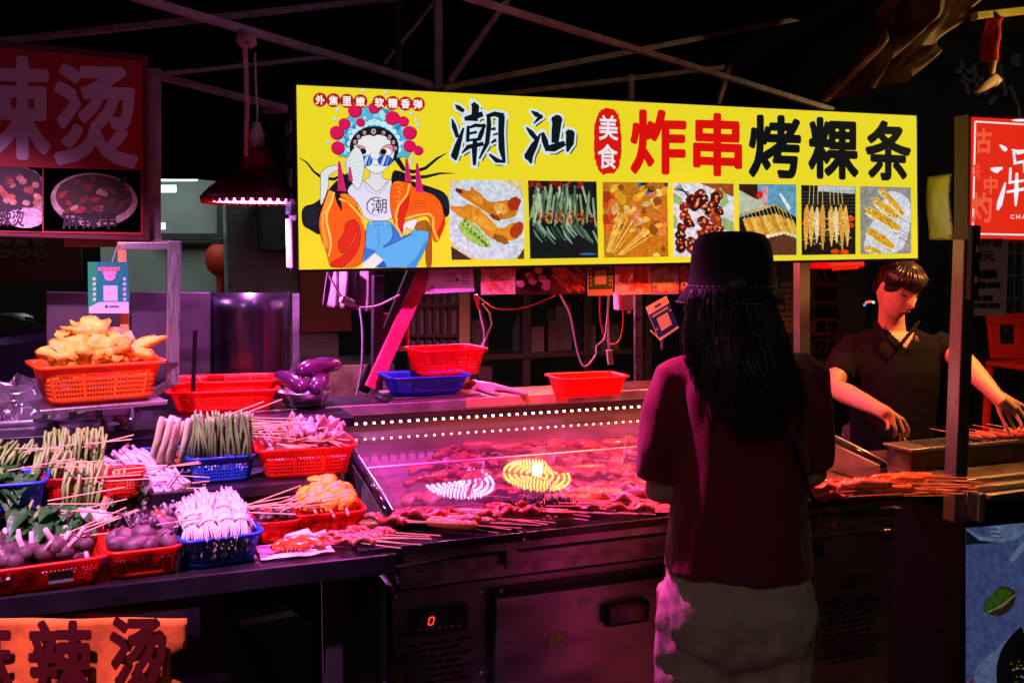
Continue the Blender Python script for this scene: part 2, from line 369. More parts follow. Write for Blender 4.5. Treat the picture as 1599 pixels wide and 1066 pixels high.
# notice boards with faint lettering beside the steel post
nb = thing('dim_notice_rack', 'dim rack of red and black character plaques between post and cook', 'sign rack', (0, 5.0, 0))
np_ = lambda px, py, dy=0: hY(px, py, 5) + Vector((0, dy - 5, 0))
MB().box(((np_(1262, 500).x + np_(1312, 500).x) / 2, .12, 1.5), (np_(1312, 500).x - np_(1262, 500).x + .5, .1, 1.5)).build('backing_board', DARK, nb)
for (y0, y1, s, red) in ((412, 440, '人饭', 1), (446, 470, '国薇', 1), (477, 495, '痕遮', 0), (500, 520, '周琇', 1), (531, 548, '灯么', 0)):
    pq = [np_(1264, y0 - 3), np_(1308, y0 - 3), np_(1308, y1 + 3), np_(1264, y1 + 3)]
    MB().add([p + Vector((0, -.02, 0)) for p in pq] + [p + Vector((0, .05, 0)) for p in pq], [(3, 2, 1, 0), (4, 5, 6, 7), (0, 1, 5, 4), (1, 2, 6, 5), (2, 3, 7, 6), (3, 0, 4, 7)]).build('plaque', mat('plaque_red' if red else 'plaque_black', (.1, .012, .01) if red else (.015, .015, .016), .5), nb)
    Ink(lambda x, y, l: np_(x, y, -.03)).textr(s, 1268, y0, 1305, y1, (.17, .15, .15), 1, .02).build('plaque_lettering', PRINT, nb)
sl = thing('lattice_screen', 'dim brown lattice panel seen right of the woman\'s hat', 'screen', (0, 4.9, 0))
lp = lambda px, py, dy=0: hY(px, py, 4.9) + Vector((0, dy - 4.9, 0))
lm = mat('lattice_wood', (.16, .08, .05), .6, 0, 10, .3)
for px in (1214, 1228, 1236): MB().bar(lp(px, 440), lp(px, 520), .025, .02).build('lattice_bar', lm, sl)
for i in range(9): MB().bar(lp(1212, 444 + i * 9, -.01), lp(1237, 444 + i * 9, -.01), .02, .02).build('lattice_bar', lm, sl)
# far left kitchen: menu board, counter, parked car
kb = thing('menu_board', 'dark red menu board with three bowls above the far left kitchen', 'sign', (0, 5.5, 0))
kp = lambda x, y, l: hY(x, y, 5.5 - l * .003) - Vector((0, 5.5, 0))
MB().box((hY(20, 385, 5.5).x, .04, hY(20, 385, 5.5).z), (.62, .05, .34)).build('board', mat('menu_red', (.09, .012, .012), .6), kb)
ik = Ink(kp)
for i, s in enumerate('炒粉炒'): ik.textr(s, 2 + i * 28 - 6, 371, 22 + i * 28 - 6, 384, (.28, .25, .22), 1, .02)
for i in range(3): ik.ellipse(8 + i * 28, 396, 12, 7, (.24, .21, .19), 1); ik.ellipse(8 + i * 28, 396, 9, 5, (.12, .05, .03), 2)
ik.build('board_lettering', PRINT, kb)
kc = thing('kitchen_counter', 'cluttered dark kitchen counter with pans at far left', 'counter', hY(10, 500, 5.8).xy.to_3d() + Vector((0, 0, 0)))
MB().box((.1, 0, .55), (1.6, .6, 1.1)).build('cabinet', DARK, kc, bevel=.01)
for i in range(9):
    mb = MB(); r0 = rnd.uniform(.04, .09); h0 = rnd.uniform(.08, .22); mb.lathe([(r0, 0), (r0 * 1.1, h0), (r0 * .6, h0 * 1.1)], n=14, caps=True)
    mb.build('pot', [STEELD, greys[0], mat('dim_teal', (.03, .12, .11), .4), mat('dim_red', (.2, .03, .02), .4)][i % 4], kc, True, loc=(-.6 + i * .16, rnd.uniform(-.15, .15), 1.1))
car = thing('dark_parked_car', 'dark parked car with glinting windscreen at the far left edge', 'car', hY(-25, 600, 4.6).xy.to_3d(), R(15))
cm = mat('black_car_paint', (.012, .013, .016), .15, .3, coat=1)
prof = [(-2.0, .35), (-2.05, .75), (-1.2, .85), (-.6, 1.3), (.5, 1.33), (1.1, .92), (1.55, .84), (1.62, .4)]
bm_ = MB(); bm_.rings([[Vector((x * .42, yy, z)) for x, z in prof] for yy in (-.55, -.5, 0, .5, .55)], True, True); bm_.build('body', cm, car, bevel=.04)
MB().add([(.24, -.42, 1.32), (.24, .42, 1.32), (.49, .46, .95), (.49, -.46, .95)], [(0, 1, 2, 3)]).build('windscreen', glassy('car_glass', (.2, .25, .25), .05), car, solid=.01)
for x in (-.5, .42):
    t = MB(); t.tube([(x, -.58, .28), (x, -.42, .28)], .27, 20).build('tyre', BLACK, car)

# ------------------------------------------------------------ canopy
cf = thing('canopy_truss', 'thin grey steel truss poles of the canopy above the signs', 'canopy truss')
for (x0, y0, Y0, x1, y1, Y1, wd) in ((205, -6, 3.0, 684, 136, 3.35, .032), (-15, 66, 3.5, 700, -12, 3.5, .03), (683, -12, 3.3, 684, 138, 3.34, .038), (702, 128, 3.4, 800, -12, 3.4, .03),
                                     (690, -16, 3.0, 1300, 172, 3.36, .03), (690, 138, 3.42, 1440, -8, 4.0, .03), (250, 116, 3.55, 520, 88, 3.6, .02), (252, 120, 3.3, 455, 172, 3.3, .03),
                                     (410, 172, 3.32, 458, 172, 3.32, .03), (600, 100, 3.8, 690, -12, 3.8, .02), (760, 150, 3.6, 1130, 105, 3.6, .025), (985, 116, 3.6, 985, 170, 3.6, .03), (1120, 165, 3.7, 1140, 100, 3.7, .03)):
    MB().bar(hY(x0, y0, Y0), hY(x1, y1, Y1), wd * .72, wd * .72).build('pole', BEAM, cf, bevel=.003)
yb = MB().bar(hY(1520, 26, 3.3), hY(1660, 10, 3.3), .045, .03).build('pole', mat('yellow_pole', (.5, .42, .06), .45, 0, 10, .3), cf, bevel=.003)
for px, Y in ((240, 3.15),): pass
tarp = MB()
def _tarp(u, v):
    x = -4 + 7.4 * u; y = .6 + 4.0 * v; z = 2.85 if v < .7 else 2.85 - .92 * ((v - .7) / .3) ** 1.4
    return (x, y, z + .05 * noise.noise((x * 1.3, y * 2, 0)) + .02 * noise.noise((x * 5, y * 5, 3)))
tarp.sheet(_tarp, 60, 36)
TARP = mat('dark_tarpaulin', (.004, .004, .005), .9, 0, 4, .3, .25, 14, spec=.05)
tag(tarp.build('canopy_tarpaulin', TARP, None, True), 'dark tarpaulin roof stretched over the canopy poles', 'tarpaulin')
ct = MB()
def _crump(u, v):
    c0 = hY(1540, -25, 3.35); c1 = hY(1425, 122, 3.35); c2 = hY(1395, -25, 3.35); c3 = hY(1300, 150, 3.5)
    p = c2.lerp(c0, u).lerp(c3.lerp(c1, u), v); n1 = noise.noise((u * 5 + v * 2, v * 2.4, 1)); n2 = noise.noise((u * 11, v * 4 + u * 3, 5))
    return p + Vector((.03 * n2, -.13 * n1 - .06 * n2 - .05 * math.sin(u * 14 + v * 3), .03 * n1))
ct.sheet(_crump, 44, 30)
tag(ct.build('crumpled_tarpaulin', mat('brown_tarp', (.36, .25, .16), .38, 0, 8, .5, .2, 30), None, True), 'crumpled brown tarpaulin bunched up under the canopy at top right', 'tarpaulin')
rc = MB()
def _rc(u, v):
    p = hY(1541 + 24 * u - 2 * v, 28 + 68 * v, 3.28); return p + Vector((0, .03 * math.sin(u * 7 + v * 2) + .02 * noise.noise((u * 3, v * 3, 2)), 0))
rc.sheet(_rc, 10, 12)
rcl = thing('red_rag', 'red rag tied to the yellow pole at top right', 'rag')
rc.build('cloth', mat('red_cloth', (.5, .02, .015), .8, 0, 20, .3), rcl, True, solid=.003)
kk = MB(); kk.tube([hY(1551, 94, 3.28), hY(1548, 120, 3.27)], [.016, .012], 8); kk.blob(hY(1551, 126, 3.27), (.035, .03, .028), .3, 3, 2)
kk.tube([hY(1550, 126, 3.26), hY(1535, 136, 3.25), hY(1522, 145, 3.24)], [.022, .022, .006], 8)
kk.build('knot', mat('tan_cloth', (.55, .36, .22), .7, 0, 20, .3), rcl, True)

# ------------------------------------------------------------ the yellow light box
SY = 3.06
ys = thing('yellow_lightbox_sign', 'long glowing yellow light box sign with black and red characters', 'sign')
TL, TR, BR_, BL = hY(463, 133, SY), hY(1431, 181, SY), hY(1433, 403, SY), hY(467, 421, SY)
def slab(name, q, d, m, parent, off=0, bevel=0):
    q = [p + Vector((0, off, 0)) for p in q]; vs = q + [p + Vector((0, d, 0)) for p in q]
    return MB().add(vs, [(3, 2, 1, 0), (4, 5, 6, 7), (0, 1, 5, 4), (1, 2, 6, 5), (2, 3, 7, 6), (3, 0, 4, 7)]).build(name, m, parent, bevel=bevel)
slab('housing', [hY(460, 129.5, SY), hY(1434, 178, SY), hY(1436, 407, SY), hY(464, 425.5, SY)], .14, mat('sign_housing', (.02, .02, .02), .4, .3), ys, .004, .003)
YEL = 'f0de28'
face = Ink(on_plane_Y(SY)); face.poly([(463, 133), (1431, 181), (1433, 403), (467, 421)], 'e9d827', 0); face.build('face_panel', PRINT_FACE, ys)
# stickers along the left side of the box
for (y0, y1, c) in ((186, 205, (.5, .5, .55)), (212, 250, (.06, .1, .3)), (262, 290, (.4, .4, .5)), (300, 332, (.07, .1, .25)), (340, 418, (.55, .5, .6))):
    p0 = hY(459, y0, SY); x = p0.x - .004; z0 = p0.z; z1 = hY(459, y1, SY).z
    MB().box((x, SY + .075, (z0 + z1) / 2), (.003, .11, z0 - z1)).build('side_sticker', mat('sticker_%d' % (c[0] * 100), c, .4), ys)
K1 = lambda x, y: (465 + x / 6.6625, 135 + y / 6.6625)
K2 = lambda x, y: (465 + x / 6.6625, 270 + y / 6.6625)
def cv(f, pts): return [f(*p) for p in pts]
il = Ink(on_plane_Y(SY)); il.soft = True; il.outline = '3a1c18'
# hair and ribbons
il.poly(cv(K2, [(40, 350), (200, 318), (420, 60), (520, 0), (640, -20), (640, 120), (470, 420), (240, 660), (130, 590), (45, 545)]), '15181c', 1)
il.poly(cv(K2, [(1000, -60), (1180, 90), (1330, 130), (1560, 210), (1590, 440), (1480, 480), (1180, 330), (960, 120)]), '12161c', 1)
il.stroke(cv(K1, [(15, 742), (90, 790), (170, 890), (260, 955), (380, 965), (480, 910)]), [1, 2.4, 3.4, 5, 5, 3], '15181c', 1.3)
il.stroke(cv(K1, [(1010, 720), (1100, 860), (1200, 890), (1330, 850), (1450, 750), (1555, 690)]), [9, 7, 6, 5, 4, .6], '15181c', 1.3)
il.stroke(cv(K1, [(1040, 900), (1180, 950), (1330, 940), (1480, 905), (1640, 905)]), [8, 7, 5, 3.4, .6], '15181c', 1.3)
for k in range(7): il.stroke(cv(K2, [(60 + k * 8, 400 + k * 26), (200, 340 + k * 30)]), .5, '2b4668', 1.7)
for k in range(5): il.stroke(cv(K2, [(1360, 170 + k * 24), (1570, 250 + k * 30)]), .5, '2b4668', 1.7)
# headdress
hd = []
for i in range(25):
    a = math.pi * (1.12 - 1.24 * i / 24); rr = 400 + (18 if i % 2 else -12); hd.append((795 + rr * .94 * math.cos(a), 610 - rr * math.sin(a)))
il.poly(cv(K1, hd + [(1130, 730), (1050, 745), (500, 740), (430, 720)]), '49b5d6', 2)
rh = random.Random(3)
for i in range(46):
    a = rh.uniform(-.25, math.pi + .25); rr = rh.uniform(270, 385); x, y = K1(795 + rr * .94 * math.cos(a), 610 - rr * math.sin(a))
    il.ellipse(x, y, rh.uniform(3.2, 6), rh.uniform(3, 5), rh.choice(['8fd6ea', '2a93c4', 'a9e1ec', '5fc0dd', '2f86b8']), 2.4 + rh.random() * .6, rh.uniform(0, 3), 9, .4, i)
for i in range(14):
    a = math.pi * (1.05 - 1.1 * i / 13); il.ellipse(*K1(795 + 262 * .96 * math.cos(a), 620 - 245 * math.sin(a)), 5.4, 4.6, 'c4eaf0', 3.2, 0, 12)
il.ellipse(*K1(795, 640), 38.5, 34, '15181c', 3.8, 0, 28)
# neck, face, ears
il.poly(cv(K2, [(752, -40), (872, -40), (880, 60), (960, 75), (940, 150), (820, 220), (720, 140), (690, 70), (750, 50)]), 'd9dcdf', 3.9)
fp = [(575, 640), (600, 560), (690, 510), (790, 500), (890, 505), (975, 560), (1010, 640), (1000, 740), (950, 830), (880, 890), (815, 912), (750, 885), (680, 820), (610, 740)]
il.poly(cv(K1, fp), 'e4e8ea', 4.2)
for i, (x, y) in enumerate([(595, 578), (630, 522), (693, 482), (788, 470), (893, 482), (957, 526), (995, 582), (1015, 645)]):
    s = 7.4 if i == 3 else 5.2
    il.ellipse(*K1(x, y), s, s, '15181c', 4.5, 0, 14); il.ellipse(*K1(x, y), s * .52, s * .62, 'c9a8b6', 4.9, 0, 12); il.ellipse(*K1(x, y), s * .26, s * .38, 'd6246a', 5.2, 0, 10)
for sx, pts in ((1, [(600, 612), (660, 612), (720, 650), (770, 722), (700, 680), (640, 640)]), (1, [(840, 716), (870, 640), (930, 602), (985, 610), (995, 660), (975, 720), (880, 716)])):
    il.poly(cv(K1, pts), 'e789a0', 4.6)
for (cx, cy, rx, ry) in ((705, 682, 7.2, 5.6), (915, 682, 9.2, 5.8)): il.ellipse(*K1(cx, cy), rx, ry, 'eef1f2', 4.9, .1, 16)
for (cx, cy) in ((680, 676), (890, 680)): il.ellipse(*K1(cx, cy), 5.2, 4.8, '15181c', 5.2, 0, 14)
for cx, rx in ((722, 8.4), (908, 11.8)):
    il.ellipse(*K1(cx, 772), rx, 9, '1d4fb4', 5.6, 0, 22)
    il.poly(cv(K1, [(cx - 45, 812), (cx - 10, 722), (cx + 18, 720), (cx - 20, 824)]), 'c9d6ea', 5.9); il.poly(cv(K1, [(cx + 5, 818), (cx + 36, 730), (cx + 46, 735), (cx + 18, 822)]), '6fa8e2', 5.9)
il.stroke(cv(K1, [(770, 764), (800, 754), (830, 764)]), .7, '33363c', 5.9); il.stroke(cv(K1, [(785, 815), (815, 823), (845, 812)]), .8, '6a4a50', 5.9)
# pompoms and pearls
for (x, y, r) in ((592, 252, 74), (790, 225, 60), (984, 326, 76), (1098, 362, 56), (483, 388, 62), (652, 374, 46), (405, 480, 76), (1162, 480, 74), (415, 638, 72), (1160, 620, 66), (1252, 664, 52)):
    il.ellipse(*K1(x + 5, y + 6), r / 6.66, r / 6.9, 'a80f3c', 5, 0, 22); il.ellipse(*K1(x - 3, y - 3), r / 7.2, r / 7.6, 'd81658', 5.4, 0, 22)
for (x, y) in ((686, 45), (915, 68), (418, 245), (385, 342), (318, 580), (1102, 255), (1182, 285), (1235, 352), (1247, 410), (1185, 735), (540, 480), (797, 352), (700, 330), (1180, 788)):
    il.ellipse(*K1(x, y), 3, 3, '8fb6cf', 5, 0, 12); il.ellipse(*K1(x - 4, y - 4), 2, 2, 'dfeaf2', 5.4, 0, 10)
# shirt, fan arm
il.poly(cv(K2, [(500, 200), (560, 110), (690, 70), (820, 225), (950, 70), (985, 75), (960, 330), (1000, 500), (700, 500), (640, 330)]), 'd2dbe8', 4.4)
il.stroke(cv(K2, [(680, 80), (730, 190), (820, 226), (900, 180), (945, 75)]), .8, '8d9db3', 4.8)
il.poly(cv(K2, [(230, 390), (238, 60), (235, 0), (300, -60), (410, -85), (440, -40), (330, 20), (318, 60), (320, 160)]), 'dde1e4', 4.6)
il.poly(cv(K1, [(470, 815), (590, 622), (640, 640), (680, 720), (696, 830), (680, 940), (625, 1120)]), 'dfe4e6', 6.2)
for k in range(8):
    t = k / 7; il.stroke(cv(K1, [(475, 815), (590 + 100 * math.sin(t * 3.1) + 30 * t, 640 + 450 * t)]), .45, 'a9b2b8', 6.6)
il.ellipse(*K2(817, 347), 15.6, 14.6, '2b3138', 4.9, 0, 26); il.ellipse(*K2(824, 350), 15, 13.6, 'd2dbe8', 5.2, 0, 26)
il.text('潮', [K2(765, 270), K2(925, 270), K2(925, 420), K2(765, 420)], '22262c', 5.6, 0)
# robe
OR, RD, GOLD = 'ee5f0e', 'd12a10', 'f0c04a'
il.poly(cv(K2, [(320, 165), (235, 420), (215, 520), (240, 680), (290, 790), (330, 950), (345, 985), (660, 985), (700, 760), (710, 560), (640, 390), (560, 230), (430, 210), (470, 420), (400, 300), (385, 205)]), OR, 5)
il.poly(cv(K2, [(490, 520), (490, 610), (410, 730), (430, 800), (470, 850), (560, 720), (640, 560), (600, 690), (470, 870), (340, 930), (350, 985), (480, 985), (640, 800), (660, 600), (600, 470)]), RD, 5.4)
il.stroke(cv(K2, [(375, 200), (350, 300), (300, 420), (300, 520), (335, 660), (345, 760), (320, 870)]), [4, 4.2, 4.2, 4, 4, 3.4, 2], 'f0c860', 5.8)
il.stroke(cv(K2, [(340, 185), (300, 320), (258, 430), (256, 540), (290, 680), (300, 780)]), 6, 'f4902a', 5.6)
for k in range(16):
    t = k / 15; il.ellipse(*K2(330 - 75 * math.sin(t * 2.2) + 40 * max(0, t - .6), 220 + 520 * t), 2.3, 2, 'f6b545', 6, 0, 10); il.ellipse(*K2(330 - 75 * math.sin(t * 2.2) + 40 * max(0, t - .6), 222 + 520 * t), 1.2, 1, 'ee7a1a', 6.3, 0, 8)
il.stroke(cv(K2, [(430, 270), (520, 300), (600, 390), (660, 460), (705, 590)]), 3.2, GOLD, 5.8)
il.poly(cv(K2, [(420, 225), (500, 205), (600, 280), (630, 370), (590, 350), (500, 280)]), 'f4811f', 5.6)
il.poly(cv(K2, [(970, 70), (1180, 105), (1200, 150), (1480, 250), (1540, 520), (1470, 690), (1440, 725), (1400, 690), (1370, 440), (1250, 460), (1090, 500), (1085, 672), (1000, 530), (955, 340)]), OR, 5)
il.poly(cv(K2, [(1170, 160), (1150, 360), (1100, 470), (1085, 670), (1050, 640), (1020, 480), (1060, 340), (1140, 230)]), RD, 5.4)
il.poly(cv(K2, [(1530, 430), (1535, 530), (1470, 700), (1430, 640), (1480, 560)]), RD, 5.4)
il.stroke(cv(K2, [(1165, 110), (1140, 220), (1050, 340), (1020, 440), (1030, 560), (1085, 665)]), 3.4, GOLD, 5.8)
il.stroke(cv(K2, [(1120, 478), (1240, 440), (1370, 425), (1410, 470), (1410, 580), (1460, 700)]), 3.2, GOLD, 5.8)
for k in range(9): il.stroke(cv(K2, [(1000 + 14 * (k % 3), 110 + 48 * k), (1050 - 10 * (k % 2), 95 + 48 * k), (1090 - 9 * k, 140 + 42 * k)]), 1.1, 'f8b24a', 6)
for k in range(3): il.stroke(cv(K2, [(1160, 330 + 40 * k), (1230, 300 + 25 * k), (1330, 290 + 30 * k)]), .9, 'a83a0a', 5.8)
# hand, jeans, chair, tassels
il.poly(cv(K2, [(1095, 520), (1240, 470), (1250, 500), (1200, 600), (1160, 590), (1130, 560), (1115, 650), (1095, 620)]), 'e3e3e6', 6.1)
il.poly(cv(K2, [(1250, 500), (1385, 490), (1400, 985), (1330, 985), (1330, 620), (1210, 600)]), 'a5621a', 4.6)
for k in range(4): il.stroke(cv(K2, [(1335 + k * 17, 520), (1340 + k * 15, 980)]), .6, '5a300a', 4.9)
il.poly(cv(K2, [(730, 505), (965, 500), (1000, 560), (1085, 675), (1200, 600), (1300, 590), (1375, 620), (1340, 760), (1230, 985), (660, 985), (700, 800), (715, 560)]), '55aee0', 5.2)
il.poly(cv(K2, [(965, 500), (1085, 675), (1230, 620), (1060, 700), (850, 800), (1000, 680)]), '2f76c8', 5.5)
il.poly(cv(K2, [(700, 770), (820, 810), (760, 860), (690, 920)]), '2f76c8', 5.5)
il.poly(cv(K2, [(1340, 680), (1330, 780), (1230, 985), (1130, 985), (1240, 870)]), '3a8fd4', 5.5)
il.poly(cv(K2, [(800, 835), (890, 905), (800, 985), (660, 985), (680, 940)]), 'e3e3e3', 5.7); il.poly(cv(K2, [(895, 910), (930, 985), (800, 985)]), '2458b0', 5.9)
il.stroke(cv(K2, [(835, 570), (835, 660), (850, 700), (830, 790)]), .8, '1f5c9c', 5.8); il.stroke(cv(K2, [(735, 545), (975, 545)]), .7, '1f5c9c', 5.8)
for x in (762, 912): il.rect(*K2(x - 9, 508), *K2(x + 9, 548), '7cc4ea', 6)
for (x, y0, y1) in ((430, -120, 195), (540, -60, 90), (1130, -150, 100), (1240, -100, 205)):
    il.poly(cv(K2, [(x - 12, y0), (x + 12, y0), (x + 70 * (y1 - y0) / 300, y1), (x - 14, y1 - 10)]), 'd0286e', 6.4)
    for k in range(3): il.stroke(cv(K2, [(x, y0 + 20), (x + 5 + k * 16, y1 - 8)]), .4, '8c1048', 6.7)
il.build('illustration', PRINT_LIT, ys)
# slogan badges
bd = Ink(on_plane_Y(SY)); bx = [232, 370, 510, 652, 848, 988, 1120, 1250]
for i, (x, s) in enumerate(zip(bx, '外焦里嫩软糯香弹')):
    y = 140 + i * 6 + (4 if i > 3 else 0)
    bd.ellipse(*K1(x, y), 11, 11.2, 'b5161c', 7.2, 0, 24)
for i, (x, s) in enumerate(zip(bx, '外焦里嫩软糯香弹')):
    y = 140 + i * 6 + (4 if i > 3 else 0)
    bd.text(s, [K1(x - 48, y - 50), K1(x + 48, y - 47), K1(x + 48, y + 53), K1(x - 48, y + 50)], 'f2efe8', 7.8, .035)
bd.build('slogan_badges', PRINT_LIT, ys)
# brush characters
K3 = lambda x, y: (695 + x / 5.711, 150 + y / 5.711)
CH = [[(90, 80, 8), (120, 105, 34), (168, 138, 26)], [(62, 205, 8), (80, 270, 34), (112, 370, 26)], [(95, 575, 12), (85, 530, 52), (110, 450, 44), (165, 285, 14)],
      [(248, 62, 30), (272, 100, 52), (262, 225, 44)], [(172, 205, 26), (230, 195, 44), (336, 160, 36)], [(205, 265, 18), (205, 330, 26), (200, 410, 24)], [(195, 290, 14), (270, 262, 26), (345, 268, 34), (325, 330, 34), (300, 395, 28)],
      [(215, 335, 16), (285, 322, 20)], [(210, 395, 16), (310, 385, 22)], [(150, 510, 10), (205, 455, 32), (345, 425, 28)], [(268, 385, 30), (262, 480, 38), (262, 618, 22)],
      [(388, 165, 24), (392, 260, 34), (375, 420, 32), (305, 560, 12)], [(368, 182, 24), (440, 160, 34), (522, 182, 44)], [(505, 175, 44), (500, 330, 42), (505, 470, 44), (530, 595, 18)], [(530, 590, 14), (460, 575, 34), (395, 520, 14)], [(405, 300, 10), (450, 290, 26)], [(410, 420, 12), (455, 390, 26)], [(425, 350, 8), (470, 335, 18)]]
SH_ = [[(768, 135, 8), (815, 165, 38), (852, 185, 34), (790, 248, 8)], [(725, 280, 10), (770, 330, 36), (815, 385, 30)], [(768, 602, 14), (745, 535, 62), (790, 450, 50), (852, 335, 10)],
       [(868, 325, 22), (890, 400, 44), (915, 490, 30)], [(950, 200, 26), (1000, 215, 74), (990, 300, 62), (980, 420, 50)], [(895, 470, 34), (970, 462, 56), (1070, 420, 36)], [(1085, 310, 30), (1118, 340, 62), (1112, 420, 58), (1090, 498, 14)]]
for nm, strokes in (('brush_character', CH), ('brush_character', SH_)):
    bk = Ink(on_plane_Y(SY))
    for si, s in enumerate(strokes):
        s = [(x, y, w_ * 1.3) for x, y, w_ in s]
        pts = [K3(x, y) for x, y, _ in s]; (x0, y0), (x1, y1) = pts[0], pts[-1]
        bk.stroke([(x + 1.6, y + 2) for x, y in pts], [(w_ + 34) / 5.711 for _, _, w_ in s], '3c3a30', 1)
        for k, (xx, yy) in enumerate(pts): bk.ellipse(xx, yy, (s[k][2] + 36) / 11.4, (s[k][2] + 36) / 11.4, 'cfe0ee', 2 + .02 * k, 0, 12)
        bk.stroke(pts, [(w_ + 36) / 5.711 for _, _, w_ in s], 'cfe0ee', 1.7)
        bk.stroke(pts, [w_ / 5.711 for _, _, w_ in s], '0e171b', 3 + .03 * si)
        for k in range(1, len(pts) - 1): bk.ellipse(*pts[k], s[k][2] / 11.6, s[k][2] / 11.6, '0e171b', 3.8, 0, 12)
    bk.build(nm, PRINT_LIT, ys)
se = Ink(on_plane_Y(SY)); sp = []; rs = random.Random(5)
for i in range(70):
    a = 2 * math.pi * i / 70; x = 1450 + 122 * math.copysign(abs(math.cos(a)) ** .62, math.cos(a)); y = 405 + 296 * math.copysign(abs(math.sin(a)) ** .8, math.sin(a)); k = 1 + rs.uniform(-.045, .03)
    sp.append(K3(1450 + (x - 1450) * k, 405 + (y - 405) * k))
se.poly(sp, 'd6160c', 1)
se.text('美', [K3(1368, 168), K3(1535, 175), K3(1545, 398), K3(1372, 392)], 'e4e6ee', 2, .02); se.text('食', [K3(1360, 428), K3(1538, 432), K3(1538, 652), K3(1365, 648)], 'e4e6ee', 2, .02)
se.build('red_seal', PRINT_LIT, ys)
for s, x0, y0, x1, y1, c, t in (('炸', 984, 170, 1072, 272, 'd90f0a', 2), ('串', 1082, 175, 1159, 274, 'd90f0a', 3), ('烤', 1169, 178, 1251, 277, '0c1114', 3), ('粿', 1262, 182, 1341, 279, '0c1114', 3), ('条', 1351, 187, 1423, 281, '0c1114', 3)):
    it = Ink(on_plane_Y(SY)); it.text(s, [(x0, y0), (x1, y0 + t), (x1, y1 + t), (x0, y1)], c, 1, .034); it.build('block_character', PRINT_LIT, ys)

# food photographs on the sign
def photo(quad, bg, parent, plane, m=PRINT_PHOTO, name='food_photo'):
    k = Ink(plane); k.poly(quad, bg, 1); k.soft = True; xs = [q[0] for q in quad]; yy = [q[1] for q in quad]; base = k.place
    x0, x1 = min(xs) + .4, max(xs) - .4
    def top(x): return quad[0][1] + (quad[1][1] - quad[0][1]) * (x - quad[0][0]) / (quad[1][0] - quad[0][0])
    def bot(x): return quad[3][1] + (quad[2][1] - quad[3][1]) * (x - quad[3][0]) / (quad[2][0] - quad[3][0])
    def cl(x, y, l):
        x = min(max(x, x0), x1); return base(x, min(max(y, top(x) + .3), bot(x) - .3), l)
    k.place = cl; k.done = lambda: k.build(name, m, parent); return k
P4 = lambda x, y: (695 + x / 6.396, 275 + y / 6.396)
PL = on_plane_Y(SY)
k = photo([P4(42, 35), P4(770, 42), P4(792, 828), P4(66, 838)], 'd9c48c', ys, PL)
k.ellipse(*P4(430, 430), 76, 64, 'cdd6e2', 2, .5, 30); k.poly(cv(P4, [(60, 700), (270, 838), (66, 838)]), '3a2c22', 3); k.poly(cv(P4, [(790, 720), (792, 828), (715, 828)]), '4a382a', 3)
k.poly(cv(P4, [(120, 500), (200, 400), (290, 470), (450, 660), (460, 720), (330, 700), (180, 600)]), '9fc25a', 4)
for i in range(22): k.ellipse(*P4(170 + i * 12, 450 + i * 11 + 30 * math.sin(i * 2)), 3, 2, ['b8d878', '6f9a38', '3f6a20'][i % 3], 5, i, 7)
k.poly(cv(P4, [(90, 130), (150, 120), (250, 160), (262, 95), (300, 140), (360, 180), (440, 265), (540, 250), (640, 240), (720, 215), (770, 230), (730, 330), (700, 410), (560, 440), (470, 400), (330, 310), (220, 240), (130, 180)]), 'c9761a', 6)
k.poly(cv(P4, [(45, 290), (190, 310), (220, 270), (330, 310), (450, 430), (560, 540), (650, 470), (740, 460), (775, 520), (760, 600), (660, 650), (500, 640), (420, 600), (300, 460), (180, 430), (60, 340)]), 'd98a20', 6.5)
for (x, y, rx, ry, c) in ((690, 280, 9, 12, 'a8301a'), (560, 320, 12, 8, 'e0a040'), (715, 540, 9, 14, 'b03a18'), (400, 470, 20, 8, 'e8a030'), (330, 230, 9, 7, 'e09a30'), (140, 150, 7, 3, '6a2410'), (540, 345, 3, 6, 'f4e8c8'), (560, 630, 14, 6, '9a5a18'), (500, 410, 9, 4, '8a3a14')): k.ellipse(*P4(x, y), rx, ry, c, 7, .5, 14, .3, x)
k.done()
k = photo([P4(828, 45), P4(1512, 55), P4(1530, 815), P4(850, 825)], '14191c', ys, PL); rp_ = random.Random(9)
for i in range(26): k.ellipse(*P4(rp_.uniform(840, 1400), rp_.uniform(55, 110)), 4, 3, rp_.choice(['8a1a10', 'a83018', '5a0f0c']), 2, i, 7)
for i in range(44):
    x = rp_.uniform(870, 1510); y = rp_.uniform(70, 220); dx = rp_.uniform(-90, 10) * (1 if i % 3 else -1)
    c = rp_.choice(['7f9a74', '9fb58c', '5f7a5c', 'b4c4a0', '46604a'])
    k.stroke(cv(P4, [(x, y), (x + dx * .5, y + 150), (x + dx, y + 290)]), [3, 3.8, 2.4], c, 3 + i * .06)
for i in range(34):
    x = rp_.uniform(880, 1520); y = rp_.uniform(440, 560)
    k.stroke(cv(P4, [(x, y), (x + 30, y + 60), (x + 90, y + 130)]), [2, 3.6, 1.6], rp_.choice(['3d5a46', '5f7a66', '8aa48a', '2c4436']), 5 + i * .03)
for i in range(40): k.ellipse(*P4(rp_.uniform(930, 1510), rp_.uniform(350, 480)), 2.6, 2.6, rp_.choice(['a8501c', '8a2c14', 'c87a28']), 7, i, 7)
k.ellipse(*P4(1430, 778), 14, 2, '2c5a9a', 7, 0, 14); k.done()
P5 = lambda x, y: (935 + x / 7.268, 280 + y / 7.268)
k = photo([P5(42, 30), P5(775, 38), P5(792, 878), P5(62, 890)], 'b8741a', ys, PL); rp_ = random.Random(2)
for i in range(20): k.ellipse(*P4(0, 0), .01, .01, 'b8741a', 1, 0, 3)
